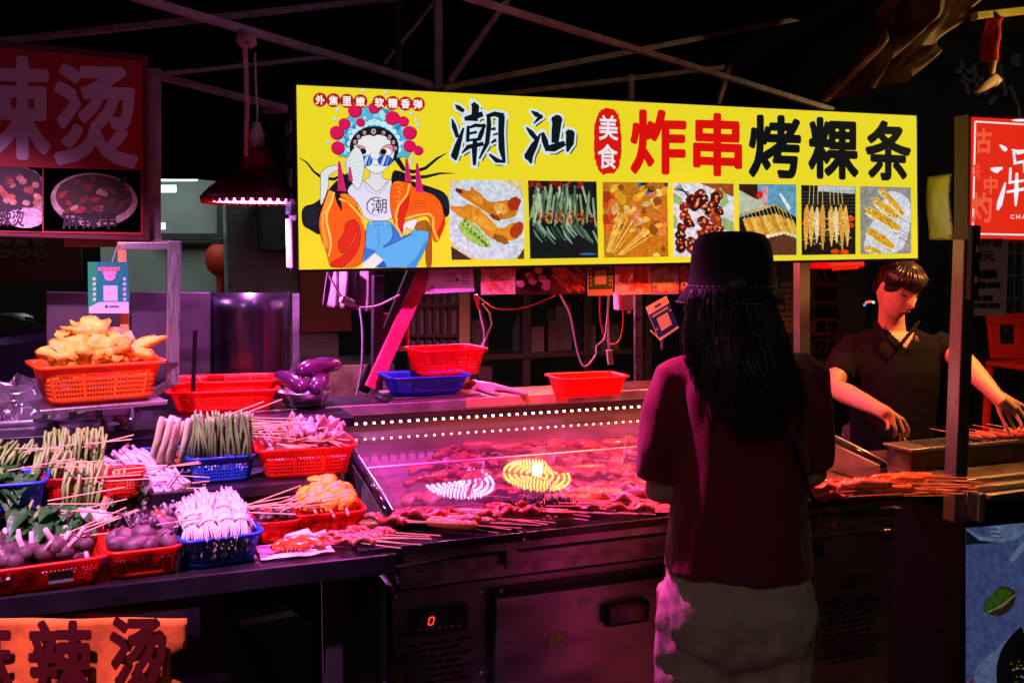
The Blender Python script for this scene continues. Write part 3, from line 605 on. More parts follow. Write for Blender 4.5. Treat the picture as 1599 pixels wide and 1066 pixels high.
for i in range(18): k.ellipse(*P5(rp_.uniform(60, 190), rp_.uniform(120, 560)), 9, 8, rp_.choice(['c8481c', 'd86a2c', 'a8380f']), 2 + i * .02, i, 9, .3, i)
k.ellipse(*P5(620, 30), 25, 21, '2f6ab0', 3, 0, 24); k.ellipse(*P5(625, 20), 21, 18, '1c2018', 3.4, 0, 24)
for i in range(16): k.ellipse(*P5(rp_.uniform(520, 740), rp_.uniform(40, 110)), 4, 3, 'b06a1c', 3.8, i, 8)
for i in range(70): k.ellipse(*P5(rp_.uniform(180, 760), rp_.uniform(80, 640)), rp_.uniform(3, 9), rp_.uniform(3, 7), rp_.choice(['d89a20', 'e8b43a', 'c8702c', 'd87a4a', 'e8c86a', '8a4a14', 'c8a878']), 4 + i * .03, rp_.uniform(0, 3), 9, .4, i)
for i in range(15):
    a = rp_.uniform(0, 1); x0, y0 = 70 + 260 * a, 880 - 60 * (1 - a); k.stroke(cv(P5, [(x0, y0), (x0 + 120 + 320 * a, y0 - 480 + 330 * a)]), [1.2, 1.5], rp_.choice(['e8c04a', 'd8a82c', 'f0d478']), 6.5 + i * .05)
for i in range(8): a = math.pi * i / 4; k.stroke(cv(P5, [(735, 790), (735 + 45 * math.cos(a), 790 + 50 * math.sin(a))]), [2.4, .6], '7a4018', 7.5)
k.ellipse(*P5(655, 860), 6, 4, 'd8c860', 7.5); k.done()
k = photo([P5(842, 40), P5(1530, 48), P5(1545, 878), P5(848, 880)], 'ccd6e0', ys, PL); rp_ = random.Random(4)
k.poly(cv(P5, [(1150, 45), (1530, 48), (1530, 200)]), '9a4a1c', 2)
for pts in ([(845, 150), (950, 220), (930, 300), (845, 260)], [(1330, 200), (1380, 90), (1440, 160), (1480, 260), (1400, 330)], [(1400, 430), (1530, 480), (1540, 600), (1400, 570)], [(850, 360), (900, 480), (870, 560), (848, 560)]): k.poly(cv(P5, pts), '8ab070', 2.5)
for i in range(4): k.stroke(cv(P5, [(850 + i * 20, 110 - i * 20), (1030, 150 + i * 25)]), 1.6, '2a2a24', 3)
for i in range(60):
    t = rp_.random(); x = 900 + 480 * rp_.random(); y = 160 + 640 * rp_.random()
    if abs((x - 900) / 480 + (y - 160) / 640 - 1) > .62: continue
    k.ellipse(*P5(x, y), rp_.uniform(6, 11), rp_.uniform(5, 9), rp_.choice(['5a1810', '7a2414', '3a0f0a', '8a3a18', '2a0c0a']), 4 + i * .02, rp_.uniform(0, 3), 10, .3, i)
    k.ellipse(*P5(x + 12, y - 14), 2.8, 2, rp_.choice(['c8602c', 'd89a60', 'b03a20']), 6, i, 7)
for i in range(70): k.ellipse(*P5(rp_.uniform(890, 1390), rp_.uniform(150, 780)), .9, .9, 'f0e4d0', 6.5, 0, 6)
k.done()
P6 = lambda x, y: (1150 + x / 5.514, 280 + y / 5.514)
k = photo([P6(20, 40), P6(515, 45), P6(518, 652), P6(30, 655)], '5f9ab8', ys, PL); rp_ = random.Random(6)
k.poly(cv(P6, [(20, 60), (200, 120), (300, 260), (20, 300)]), 'b4c0a4', 2); k.poly(cv(P6, [(20, 40), (180, 42), (190, 180), (130, 150), (20, 90)]), '3a1a10', 3); k.ellipse(*P6(200, 135), 5, 6.5, 'd0241c', 4, .3, 14)
k.poly(cv(P6, [(215, 60), (270, 60), (270, 240), (220, 220)]), 'c89aa0', 2.5); k.stroke(cv(P6, [(375, 125), (460, 260)]), [3, 6], 'ece8d8', 4)
k.poly(cv(P6, [(20, 330), (350, 220), (518, 330), (518, 652), (30, 655)]), '16161a', 3); k.stroke(cv(P6, [(20, 300), (330, 218), (420, 280)]), 2.4, 'c8a018', 4)
for i in range(14): k.stroke(cv(P6, [(380 + i * 22, 470), (240 + i * 26, 650)]), .7, '9a5a34', 4); k.stroke(cv(P6, [(250 + i * 8, 490 + i * 14), (518, 500 + i * 16)]), .7, '8a4a2a', 4.3)
for i in range(13):
    x0, y0 = 65 + i * 34, 330 - i * 5 if i < 8 else 290 + (i - 8) * 14; k.stroke(cv(P6, [(x0, y0 + 5), (x0 + 30, y0 + 70), (x0 + 70, y0 + 190 - i * 3)]), [5, 8, 5.5], ['d8a83a', 'c88a28', 'e4bc5a'][i % 3], 5 + i * .05)
    k.stroke(cv(P6, [(x0 - 20, y0 - 70), (x0 + 5, y0)]), .8, 'd8b878', 5); k.ellipse(*P6(x0 + 74, y0 + 192 - i * 3), 3.4, 3, 'ecd8a8', 6, 0, 9)
k.done()
k = photo([P6(557, 50), P6(1025, 62), P6(1025, 645), P6(562, 652)], '171410', ys, PL); rp_ = random.Random(8)
k.poly(cv(P6, [(700, 52), (1025, 62), (1020, 125), (700, 105)]), 'b8c0c8', 2)
for i in range(7): k.stroke(cv(P6, [(560, 110 + i * 28), (1022, 100 + i * 30)]), .7, '5a5248', 2.5)
for (x, y) in ((600, 380), (985, 340), (980, 395), (850, 620), (930, 625)): k.ellipse(*P6(x, y), 7, 4, 'd8400f', 3, 0, 10)
for i, x in enumerate((625, 662, 700, 742, 808, 842, 880, 915)):
    k.stroke(cv(P6, [(x + (8 - i * 3), 55), (x, 215)]), .8, 'e4c88a', 4)
    for (cx, top, ln) in ((x - 15 + i * 6, 215 + (i % 3) * 12, 390 - (i % 3) * 40),):
        k.stroke(cv(P6, [(cx, top), (cx - 6, top + 70), (cx - 10 + i * 3, top + ln * .6), (cx - 14 + i * 4, top + ln)]), [2, 8.4, 8, 1.4], ['d89a38', 'e4b050', 'e8d09a'][i % 3], 5 + i * .1)
for i in range(90): k.ellipse(*P6(rp_.uniform(575, 985), rp_.uniform(300, 560)), 1.3, 1.1, rp_.choice(['f4e4b0', '8a9a3a', 'b8641c', 'c87a20', 'f0d890']), 6.5, 0, 6)
k.done()
k = photo([P6(1065, 60), P6(1502, 70), P6(1505, 638), P6(1068, 645)], '8f8d88', ys, PL); rp_ = random.Random(10)
k.poly(cv(P6, [(1080, 640), (1130, 420), (1200, 330), (1300, 90), (1420, 120), (1500, 180), (1500, 400), (1430, 640)]), 'cfd4de', 2)
for (x0, y0, x1, y1, w_) in ((1235, 85, 1435, 320, 13), (1180, 180, 1390, 340, 16), (1120, 260, 1400, 440, 19), (1130, 440, 1350, 600, 19), (1110, 590, 1240, 650, 12)):
    k.stroke(cv(P6, [(x0, y0), ((x0 + x1) / 2, (y0 + y1) / 2), (x1, y1)]), [w_ * .7, w_, w_ * .7], 'dcd8b8', 3); k.stroke(cv(P6, [(x0, y0 - 5), ((x0 + x1) / 2 + 8, (y0 + y1) / 2 - 14), (x1 + 5, y1 - 12)]), [w_ * .5, w_ * .66, w_ * .4], 'd8a028', 3.5)
    for i in range(22): t = rp_.random(); k.ellipse(*P6(x0 + (x1 - x0) * t + rp_.uniform(-28, 28), y0 + (y1 - y0) * t + rp_.uniform(-28, 28)), 1.6, 1.3, rp_.choice(['c8821a', 'e8b840', 'a86a14', 'f0e0b0', '6f7a2a']), 4.5, 0, 6)
for y in (330, 430, 460, 500): k.stroke(cv(P6, [(1400, y), (1500, y + 55)]), 1, '8a6a3a', 4)
k.done()
# ------------------------------------------------------------ pendant lamps with LED discs, hung in a row behind the signs; fill lamps added above the counter
SHADE = mat('lamp_shade_dark', (.16, .012, .018), .35, 0, 12, .3, trans=.12); SHADER = mat('lamp_shade_red', (.7, .02, .015), .35, trans=.3)
def lamp(pos, col, dotcol, power, label, visible_top=True, size=1.0, spread=165, dot=6.0, tilt=(0, 0), cord=.3):
    t = thing('pendant_lamp', label, 'lamp', pos, 0, 'pendant lamps over the food')
    def wob(j, n, z): return 1 + (.025 if j % 2 else -.01) * max(0, 1 - z / .03)
    MB().lathe([(.17, -.012), (.172, 0), (.155, .022), (.12, .05), (.075, .078), (.05, .092)], n=56, wob=wob).build('shade', SHADE, t, True, solid=.003)
    MB().lathe([(.056, .088), (.05, .125), (.042, .15), (.0, .152)], n=24).build('shade_collar', SHADER, t, True)
    MB().lathe([(.0, .15), (.024, .152), (.025, .2), (.016, .215), (.012, .235), (0, .236)], n=16).build('socket', WHITEP, t, True)
    MB().tube([(0, 0, .23), (.004, 0, .27), (.0, 0, .3 + (cord - .3) * .4), (0, 0, cord)], .004, 6).build('cord', WHITEP, t)
    MB().lathe([(.152, -.004), (0, -.003)], n=40).build('led_board', mat('led_board', (.5, .5, .5), .5), t)
    bb = MB()
    for i in range(40): a = 2 * math.pi * i / 40; bb.ball((.168 * math.cos(a), .168 * math.sin(a), -.014), (.009, .009, .008), 8, 6)
    tag(bb.build('rim_beads', SHADER, t, True), None, None, kind='stuff')
    dm = mat('led_dots_%.2f_%.2f' % (dotcol[1], dotcol[2]), (.1, .1, .1), .4, emit=dotcol, estr=dot); dm.cycles.emission_sampling = 'NONE'
    d = MB()
    for rr, n in ((.02, 8), (.045, 20), (.07, 30), (.095, 42), (.12, 52), (.142, 62)):
        for i in range(n):
            a = 2 * math.pi * i / n; d.box((rr * math.cos(a), rr * math.sin(a), -.009), (.0055, .0055, .01), (0, 0, a))
    tag(d.build('led_dots', dm, t), None, None, kind='stuff')
    L = bpy.data.lights.new('lamp_light', 'SPOT'); L.energy = power; L.color = col; L.spot_size = R(spread); L.spot_blend = .6; L.shadow_soft_size = .02
    o = bpy.data.objects.new('lamp_light', L); COL.objects.link(o); o.parent = t; o.location = (0, 0, -.035); o.rotation_euler = (R(tilt[0]), R(tilt[1]), 0)
    return t
LY = 3.27
lamp(hY(403, 308, LY), (.92, .22, 1), (.85, .3, .9), 55, 'dark red scalloped pendant lamp with violet LEDs beside the yellow sign', dot=5, cord=.45)
lamp((1.28, 3.75, 1.715), (1, .15, .6), (.75, .4, 1), 80, 'hidden pendant lamp mirrored as a violet ring in the counter glass', dot=22)
lamp((1.63, 3.75, 1.715), (1, .13, .05), (1, .42, .06), 60, 'hidden pendant lamp mirrored as an orange ring in the counter glass', dot=22)
lamp((2.2, 3.4, 1.85), (1, .07, .09), (1, .4, .1), 110, 'red lit pendant lamp behind the right half of the yellow sign')
lamp(hY(60, 250, 3.25), (.75, .25, 1), (.75, .35, 1), 10, 'violet pendant lamp hidden behind the unlit red sign board')
lamp((3.3, 2.98, 1.88), (1, .34, .08), (1, .55, .1), 70, 'orange pendant lamp above the right grill behind the red light box')
lamp((-.35, 1.6, 2.5), (.95, .34, .95), (.75, .35, 1), 430, 'violet pendant lamp hung over the front of the vegetable table', spread=86, tilt=(27, 8))
lamp((.78, 2.5, 2.62), (1, .07, .62), (.75, .35, 1), 400, 'pink pendant lamp hung high above the counter glass', spread=78)  # out-of-view lamp added to light the counter and front skewers
lamp((1.85, 2.62, 2.75), (1, .13, .04), (1, .3, .1), 560, 'red pendant lamp hung high above the right end of the counter', spread=60)  # out-of-view lamp added to throw red light on the skewer pile
lr = thing('lamp_rail', 'dark rail behind the yellow sign carrying the hidden lamps', 'rail'); MB().bar((1.0, 3.75, 2.02), (2.4, 3.75, 2.02), .02, .02).build('bar', DARK, lr); MB().bar((1.0, 3.75, 2.02), (1.0, 3.75, 2.8), .02, .02).build('hanger', DARK, lr); MB().bar((2.2, 3.4, 2.15), (2.2, 3.75, 2.03), .015, .015).build('arm', DARK, lr)
bbl = thing('bare_bulb', 'bare yellow bulb hanging above the right stall', 'bulb', (3.75, 2.9, 2.3)); MB().ball((0, 0, 0), (.03, .03, .038), 14, 10).build('globe', mat('bulb_glass', (.8, .7, .4), .3, emit=(1, .7, .25), estr=6), bbl, True); MB().lathe([(.014, .03), (.015, .07), (0, .075)], n=12).build('socket', WHITEP, bbl); MB().tube([(0, 0, .07), (0, 0, .5)], .003, 5).build('cord', BLACK, bbl)  # bulb added out of view to put yellowish light on the tarpaulin
L = bpy.data.lights.new('bulb_light', 'POINT'); L.energy = 42; L.color = (1, .62, .22); L.shadow_soft_size = .04; o = bpy.data.objects.new('bulb_light', L); COL.objects.link(o); o.parent = bbl
# strap tied to the pole beside the lamp
st = MB(); st.tube([hY(380, 45, 3.1), hY(383, 90, 3.1), hY(386, 160, 3.1), hY(384, 245, 3.12)], [.012, .013, .012, .01], 6, flat=.4); st.blob(hY(384, 62, 3.09), (.03, .02, .025), .3, 3, 1)
st.tube([hY(384, 62, 3.08), hY(396, 74, 3.08)], [.012, .018], 6, flat=.5)
tag(st.build('hanging_strap', mat('grey_strap', (.4, .33, .36), .8, 0, 30, .3), None, True), 'grey strap knotted round a canopy pole and hanging beside the lamp', 'strap')

# ------------------------------------------------------------ unlit red sign at left
ls = thing('red_sign_board', 'unlit red sign board with large pale characters and two food pictures', 'sign')
LSY = 3.0; LP = on_plane_Y(LSY)
slab('housing', [hY(-80, 55, LSY), hY(231, 86, LSY), hY(233, 377, LSY), hY(-80, 367, LSY)], .12, mat('dark_red_frame', (.12, .012, .012), .45, 0, 10, .3), ls, .003, .003)
k = Ink(LP); k.poly([(-78, 66), (222, 96), (223, 367), (-78, 360)], 'b01618', 1); k.build('face_panel', PRINT, ls)
for s, q in (('辣', [(-62, 84), (80, 88), (80, 252), (-62, 246)]), ('烫', [(84, 98), (216, 102), (216, 264), (84, 258)])):
    k = Ink(LP); k.text(s, q, 'd8ccdf', 2, .03); k.build('pale_character', PRINT, ls)
k = photo([(-70, 258), (66, 262), (66, 362), (-70, 358)], '6a4a3a', ls, LP, PRINT_DULLPHOTO); rp_ = random.Random(1)
k.ellipse(20, 305, 62, 46, 'a89a90', 2); k.ellipse(18, 295, 54, 36, '2a140c', 3)
for i in range(30): k.ellipse(rp_.uniform(-20, 60), rp_.uniform(270, 320), 6, 5, rp_.choice(['a84a20', 'c8a078', '6a2a14', 'b86a3a']), 4 + i * .02, 0, 9, .3, i)
k.ellipse(40, 340, 30, 16, 'd8d0c8', 5); k.done()
k = photo([(68, 262), (220, 266), (220, 363), (68, 361)], '8a7a70', ls, LP, PRINT_DULLPHOTO)
k.ellipse(147, 312, 68, 42, 'b8a890', 2, .05, 30); k.ellipse(147, 308, 60, 35, '4a2012', 3, .05, 30)
for i in range(46): k.ellipse(147 + rp_.uniform(-50, 50), 308 + rp_.uniform(-28, 28), rp_.uniform(5, 11), 4, rp_.choice(['a83a1a', '3a2a18', 'c89a70', '6a3a20', '2a3a1a', '8a2a14']), 4 + i * .02, rp_.uniform(-1, 1), 9, .3, i)
k.done()
k = Ink(LP); k.textr('辣烫', -2, 323, 38, 354, '180c10', 6, .012); k.build('caption', PRINT, ls); k = Ink(LP); k.textr('麻辣串', 97, 329, 182, 358, '180c10', 6, .012); k.build('caption', PRINT, ls)
MB().bar(hY(241, 108, 3.08), hY(241, 376, 3.08), .036, .036).build('post', BEAM, ls, bevel=.003)
tr_ = MB().bar(hY(100, 379, 3.06), hY(268, 381, 3.06), .03, .022).build('lower_rail', mat('orange_rail', (.55, .3, .12), .4, .2, 12, .3), ls, bevel=.002)  # steel rail, with orange lamp light put into its colour

# upright post and rack of the left stall
rk = thing('steel_rack', 'tall polished steel rack post with arm behind the orange basket', 'rack')
MB().bar(hY(272, 376, 2.86), hY(269, 600, 2.86), .036, .036).build('post', STEEL, rk, bevel=.003)
MB().bar(hY(190, 378, 2.86), hY(196, 560, 2.9), .022, .022).build('post', mat('orange_rail', (0, 0, 0)), rk, bevel=.002)  # same colour as the rail, orange lamp light included
MB().bar(hY(185, 384, 2.86), hY(270, 384, 2.86), .02, .02).build('cross_bar', STEEL, rk, bevel=.002)
MB().bar(hY(305, 515, 3.0), hY(300, 640, 3.0), .012, .012).build('rod', BLACK, rk)
# green payment card (its code left blank)
def card(name, quad, Y, cols, label, cat='card', tilt=None):
    t = thing(name, label, cat); k = Ink(on_plane_Y(Y)); xs = [q[0] for q in quad]; (ax, ay), (bx, by), (cx, cy), (dx, dy) = quad
    f = lambda u, v: ((ax * (1 - u) + bx * u) * (1 - v) + (dx * (1 - u) + cx * u) * v, (ay * (1 - u) + by * u) * (1 - v) + (dy * (1 - u) + cy * u) * v)
    slab('backing', [hY(*q, Y) for q in quad], .004, mat('thin_card', (.85, .82, .85), .5, trans=.85), t, .001)
    return t, k, f
t, k, f = card('green_payment_card', [(137, 409), (200, 409), (201, 489), (138, 489)], 2.84, None, 'green and blue payment card hanging above the orange basket')
k.poly([f(0, 0), f(1, 0), f(1, 1), f(0, 1)], '12a860', 1); k.poly([f(.22, 0), f(1, 0), f(1, .98), f(.22, .98)], '0f8a84', 2); k.poly([f(.02, .88), f(.28, .78), f(1, .78), f(1, 1), f(.02, 1)], 'd8d4de', 3)
k.poly([f(.25, .1), f(.8, .1), f(.78, .17), f(.25, .17)], 'd87a8a', 3); k.ellipse(*f(.54, .27), 9, 8, 'e0a0b8', 3.4); k.ellipse(*f(.42, .21), 3, 3, 'e0a0b8', 3.2); k.ellipse(*f(.66, .21), 3, 3, 'e0a0b8', 3.2)
k.poly([f(.38, .46), f(.73, .46), f(.73, .76), f(.38, .76)], 'd0d0dc', 4)
for i in range(5): k.poly([f(.12, .3 + i * .1), f(.19, .3 + i * .1), f(.19, .36 + i * .1), f(.12, .36 + i * .1)], 'c8dcd8', 4); k.poly([f(.87, .3 + i * .1), f(.94, .3 + i * .1), f(.94, .36 + i * .1), f(.87, .36 + i * .1)], 'c8c8e8', 4)
k.ellipse(*f(.45, .87), 2.6, 2.6, '2a6a7a', 4); k.poly([f(.52, .85), f(.76, .85), f(.76, .89), f(.52, .89)], '6a6a86', 4)
k.build('printed_face', PRINT_THIN, t); MB().tube([hY(185, 380, 2.85), hY(175, 409, 2.84)], .0015, 5).build('hanging_wire', BLACK, t)
t, k, f = card('blue_payment_stand', [(1009, 480), (1041, 462), (1060, 512), (1030, 532)], 2.98, None, 'tilted blue payment card on a white foot beside the woman\'s shoulder')
k.poly([f(0, 0), f(1, 0), f(1, 1), f(0, 1)], 'dcd8e4', 1); k.poly([f(.0, .22), f(1, .22), f(1, .93), f(.0, .93)], '1c3ab8', 2); k.poly([f(.24, .42), f(.78, .42), f(.78, .8), f(.24, .8)], 'd8d4e4', 3)
k.poly([f(.1, .28), f(.88, .28), f(.88, .34), f(.1, .34)], 'c0c4e8', 3); k.ellipse(*f(.92, .42), 2, 2, 'c8a838', 3); k.ellipse(*f(.08, .68), 2, 2, 'c8a838', 3); k.poly([f(.35, .08), f(.65, .08), f(.65, .14), f(.35, .14)], '4a4a9a', 3)
k.build('printed_face', PRINT_THIN, t)
MB().bar(hY(1016, 516, 2.985), hY(1032, 531, 2.97), .025, .004).build('foot', WHITEP, t); MB().bar(hY(1034, 525, 3.0), hY(1034, 545, 3.0), .008, .008).build('clip', STEELD, t)

# ------------------------------------------------------------ picture strip and papers under the yellow sign
ps = thing('picture_strip', 'pink lit strip of snack pictures fixed under the yellow sign', 'poster'); PSY = 3.09
MB().bar(hY(748, 411, PSY), hY(1084, 406, PSY), .006, .008).build('hanging_rail', STEELD, ps); mat('thin_card', (.85, .82, .85), .5, trans=.85)
rp_ = random.Random(12)
for i, (x0, x1, bg, cs) in enumerate(((751, 805, 'f0b8a8', ['f0a060', 'e8b890', 'f0d0b0']), (806, 860, '3a1c1c', ['f0c8b0', 'e8b898', 'd89a80']), (861, 914, '5a1c18', ['e87a50', 'f0a078', 'c85a38']), (960, 1016, 'f0b8a0', ['f06a3a', 'e8502c', 'f08a58']), (1017, 1060, 'a87a9a', ['c8b048', 'e8b890', 'f0c8b0']), (1061, 1081, '4a2a4a', ['f07a50', 'e8603c']))):
    k = photo([(x0, 414), (x1, 413), (x1, 459), (x0, 460)], bg, ps, on_plane_Y(PSY), PRINT_THINPHOTO)
    if i == 1: k.ellipse(835, 432, 26, 24, '2a1414', 2)
    for j in range(16 if i != 1 else 7):
        xx, yy = rp_.uniform(x0 + 5, x1 - 5), rp_.uniform(418, 452)
        if i in (0, 2): k.stroke([(xx - 10, yy - 8), (xx + 10, yy + 8)], [6, 7], rp_.choice(cs), 3 + j * .04); k.stroke([(xx - 4, yy - 6), (xx - 8, yy + 2)], 1, 'a84a28', 4.2)
        elif i == 3: k.stroke([(xx, yy - 9), (xx + 2, yy + 9)], [5, 10], rp_.choice(cs), 3 + j * .04)
        else: k.ellipse(xx, yy, 7, 6, rp_.choice(cs), 3 + j * .04, .3, 12); k.ellipse(xx - 2, yy - 2, 2.4, 2, 'f8e0d0', 4.2, 0, 8)
    k.done()
t, k, f = card('green_framed_card', [(918, 411), (957, 410), (957, 461), (918, 462)], 3.078, None, 'small green bordered payment card on the picture strip')
k.poly([f(0, 0), f(1, 0), f(1, 1), f(0, 1)], 'd8a868', 1); k.poly([f(.03, 0), f(.97, 0), f(.97, .8), f(.03, .8)], '4a7a3a', 2); k.poly([f(.28, .22), f(.74, .22), f(.74, .66), f(.28, .66)], 'e0c8a0', 3)
for i in range(5): k.poly([f(.08, .12 + i * .13), f(.16, .12 + i * .13), f(.16, .19 + i * .13), f(.08, .19 + i * .13)], 'c8b860', 3); k.poly([f(.84, .12 + i * .13), f(.92, .12 + i * .13), f(.92, .19 + i * .13), f(.84, .19 + i * .13)], 'c8b860', 3)
k.build('printed_face', PRINT_THIN, t)
t, k, f = card('licence_paper', [(672, 420), (738, 415), (741, 455), (664, 459)], 3.1, None, 'pink lit certificate sheet pinned under the yellow sign beside the brace', 'paper')
k.poly([f(0, 0), f(1, 0), f(1, 1), f(0, 1)], 'e8d8ec', 1)
for (a, b, c, d) in ((.4, .2, .62, .6), (.74, .15, .92, .75)):
    for i in range(6): k.poly([f(a, b + (d - b) * i / 6), f(c, b + (d - b) * i / 6), f(c, b + (d - b) * (i + .35) / 6), f(a, b + (d - b) * (i + .35) / 6)], '7a6488', 2)
k.ellipse(*f(.12, .78), 4, 4, 'c08aa8', 2); k.poly([f(.34, .1), f(.345, .1), f(.345, .9), f(.34, .9)], '9a86a8', 2); k.ellipse(*f(.64, .5), 2.5, 3, '8a2a4a', 2.5); k.build('printed_face', PRINT_THIN, t)
t, k, f = card('hat_side_card', [(1196, 408), (1220, 408), (1220, 450), (1196, 450)], 3.12, None, 'teal payment card peeping out right of the black hat')
k.poly([f(0, 0), f(1, 0), f(1, 1), f(0, 1)], '1a4a5a', 1); k.ellipse(*f(.5, .35), 6, 6, 'b890c8', 2); k.poly([f(.3, .55), f(.75, .55), f(.75, 1), f(.3, 1)], 'a890c0', 2); k.build('printed_face', PRINT_THIN, t)

# posts and brace carrying the yellow sign
bp_ = thing('sign_support_stand', 'steel posts and pink lit diagonal brace holding up the yellow sign', 'stand')
MB().bar(hY(668, 415, 3.14), hY(580, 606, 3.14), .045, .02, (0, 1, 0)).build('brace', mat('worn_pink_paint', (.62, .05, .12), .5, 0, 20, .35, .1), bp_, bevel=.002)  # steel brace; the pink lamp light is put into its paint colour
MB().bar(hY(648, 415, 3.3), hY(566, 612, 3.3), .04, .02, (0, 1, 0)).build('brace', BLACK, bp_, bevel=.002)
MB().bar(hY(1252, 400, 3.22), hY(1252, 640, 3.22), .05, .04).build('post', STEEL, bp_, bevel=.002)
MB().bar(hY(996, 455, 3.3), hY(997, 640, 3.3), .03, .012, (0, 1, 0)).build('perforated_post', STEELG, bp_)
for y in range(470, 630, 29): MB().tube([hY(996, y, 3.29), hY(996, y, 3.282)], .005, 10).build('hole', BLACK, bp_)
MB().bar(hY(590, 430, 3.25), hY(588, 640, 3.25), .035, .035).build('post', DARK, bp_, bevel=.002)

# cables
def cable(name, pts, r, m, label, extra=None):
    t = thing(name, label, 'cable'); pv = [Vector(p) for p in pts]; o = []
    for i in range(len(pv) - 1):
        p0, p1, p2, p3 = pv[max(i - 1, 0)], pv[i], pv[i + 1], pv[min(i + 2, len(pv) - 1)]
        for j in range(6):
            u = j / 6; o.append(.5 * ((2 * p1) + (p2 - p0) * u + (2 * p0 - 5 * p1 + 4 * p2 - p3) * u * u + (3 * p1 - p0 - 3 * p2 + p3) * u ** 3))
    o.append(pv[-1]); MB().tube(o, r, 7).build('wire', m, t, True); return t
WIRE = mat('white_wire', (.8, .7, .72), .4); RWIRE = mat('red_wire', (.6, .02, .02), .4)
CY = 3.2
cable('white_cable', [hY(x, y, CY) for x, y in ((868, 412), (873, 455), (890, 492), (902, 550), (913, 572), (930, 555), (932, 540), (945, 525), (950, 470), (950, 455))], .0035, WIRE, 'looping white cable hanging from the picture strip to above the orange red tub')
t = cable('switch_cable', [hY(x, y, CY) for x, y in ((950, 455), (949, 490), (951, 548))], .0035, WIRE, 'straight white cable with a small inline switch'); slab('inline_switch', [hY(947, 546, CY), hY(955, 546, CY), hY(957, 569, CY), hY(950, 570, CY)], .014, WHITEP, t, -.007, .003)
cable('red_cable', [hY(x, y, CY + .03) for x, y in ((936, 458), (938, 505), (950, 535), (966, 533), (973, 505), (972, 460))], .003, RWIRE, 'red cable hanging in a loop near the perforated post')
t = cable('sagging_red_cable', [hY(x, y, CY + .05) for x, y in ((745, 462), (775, 482), (820, 480), (866, 462))], .0025, RWIRE, 'thin red cable sagging under the picture strip')
t = cable('plug_cable', [hY(x, y, CY) for x, y in ((510, 420), (522, 445), (536, 466), (548, 474), (565, 480), (590, 477), (625, 460))], .0035, WIRE, 'white cable with a white plug block under the sign left end')
MB().bar(hY(532, 466, CY), hY(552, 475, CY), .02, .024).build('plug_block', WHITEP, t, bevel=.004)
t = cable('twin_white_cable', [hY(x, y, CY) for x, y in ((746, 462), (750, 490), (756, 520), (754, 540), (744, 548))], .003, WIRE, 'white cable tails dropping into the red basket')
MB().tube([hY(753, 474, CY), hY(764, 488, CY), hY(768, 505, CY), (hY(758, 530, CY)), hY(746, 548, CY)], .003, 6).build('wire', WIRE, t, True); MB().tube([hY(742, 460, CY), hY(748, 482, CY)], .006, 8).build('red_sleeve', RWIRE, t)
cable('dark_cable_bunch', [hY(x, y, 3.3) for x, y in ((562, 480), (566, 520), (564, 580), (553, 632))], .004, mat('violet_wire', (.4, .3, .42), .4), 'pale cable running down beside the dark post left of the brace')
t = thing('junction_box', 'small pink lit junction box hanging beside the perforated post', 'box'); slab('case', [hY(966, 457, 3.24), hY(990, 457, 3.24), hY(990, 484, 3.24), (hY(967, 485, 3.24))], .05, WHITEP, t, 0, .006); MB().tube([hY(982, 485, 3.26), hY(982, 489, 3.26)], .007, 8).build('gland', WHITEP, t)
t = thing('hanging_cloth', 'limp mauve cloth hanging under the left end of the yellow sign', 'cloth')
MB().sheet(lambda u, v: hY(512 + 72 * u - 8 * v * (1 - u) + 2 * v, 418 + 60 * v + 10 * v * u, 3.35) + Vector((0, .03 * math.sin(u * 13 + v) + .02 * math.sin(u * 29), 0)), 30, 10).build('fabric', mat('mauve_cloth', (.3, .22, .26), .9, 0, 30, .3), t, True, solid=.003)
t = thing('seasoning_packet', 'red and white packet leaning behind the diagonal brace', 'packet')
slab('bag', [hY(598, 490, 3.4), hY(640, 486, 3.4), hY(640, 545, 3.4), hY(600, 550, 3.4)], .05, mat('packet_red', (.5, .03, .05), .4, 0, 14, .4), t, 0, .01)
k = Ink(on_plane_Y(3.395)); k.rect(600, 540, 638, 548, 'd8c0cc', 1); k.rect(618, 515, 634, 540, '2a2026', 1); k.ellipse(618, 502, 8, 6, 'e0b0bc', 1, 0, 12, .3); k.build('packet_print', PRINT, t)

# ------------------------------------------------------------ right hand side: red light box, steel panel, post, menu sheet
RSY = 2.72
rs_ = thing('red_lightbox_sign', 'glowing red light box sign with white brush strokes at the right edge', 'sign'); RP = on_plane_Y(RSY)
slab('housing', [hY(1514, 178, RSY), hY(1660, 186, RSY), hY(1660, 379, RSY), hY(1513, 376, RSY)], .065, mat('olive_housing', (.2, .18, .08), .5, .2, 6, .2), rs_, .004, .003)
k = Ink(RP); k.poly([(1517, 183), (1658, 190), (1658, 376), (1515, 372)], 'e22a16', 1); k.build('face_panel', PRINT_FACE, rs_)
k = Ink(RP)
for a, b in (((1523, 190), (1658, 198)), ((1523, 190), (1519, 365)), ((1519, 365), (1658, 368))): k.stroke([a, b], 2.6, 'f0e4e4', 2)
k.textr('古', 1523, 200, 1549, 240, 'ee5a3c', 2, .04); k.textr('中', 1536, 275, 1558, 303, 'ee5a3c', 2, .04); k.textr('灼', 1517, 300, 1549, 348, 'ee5a3c', 2, .03); k.textr('味', 1518, 255, 1532, 282, 'e84a30', 2, .03)
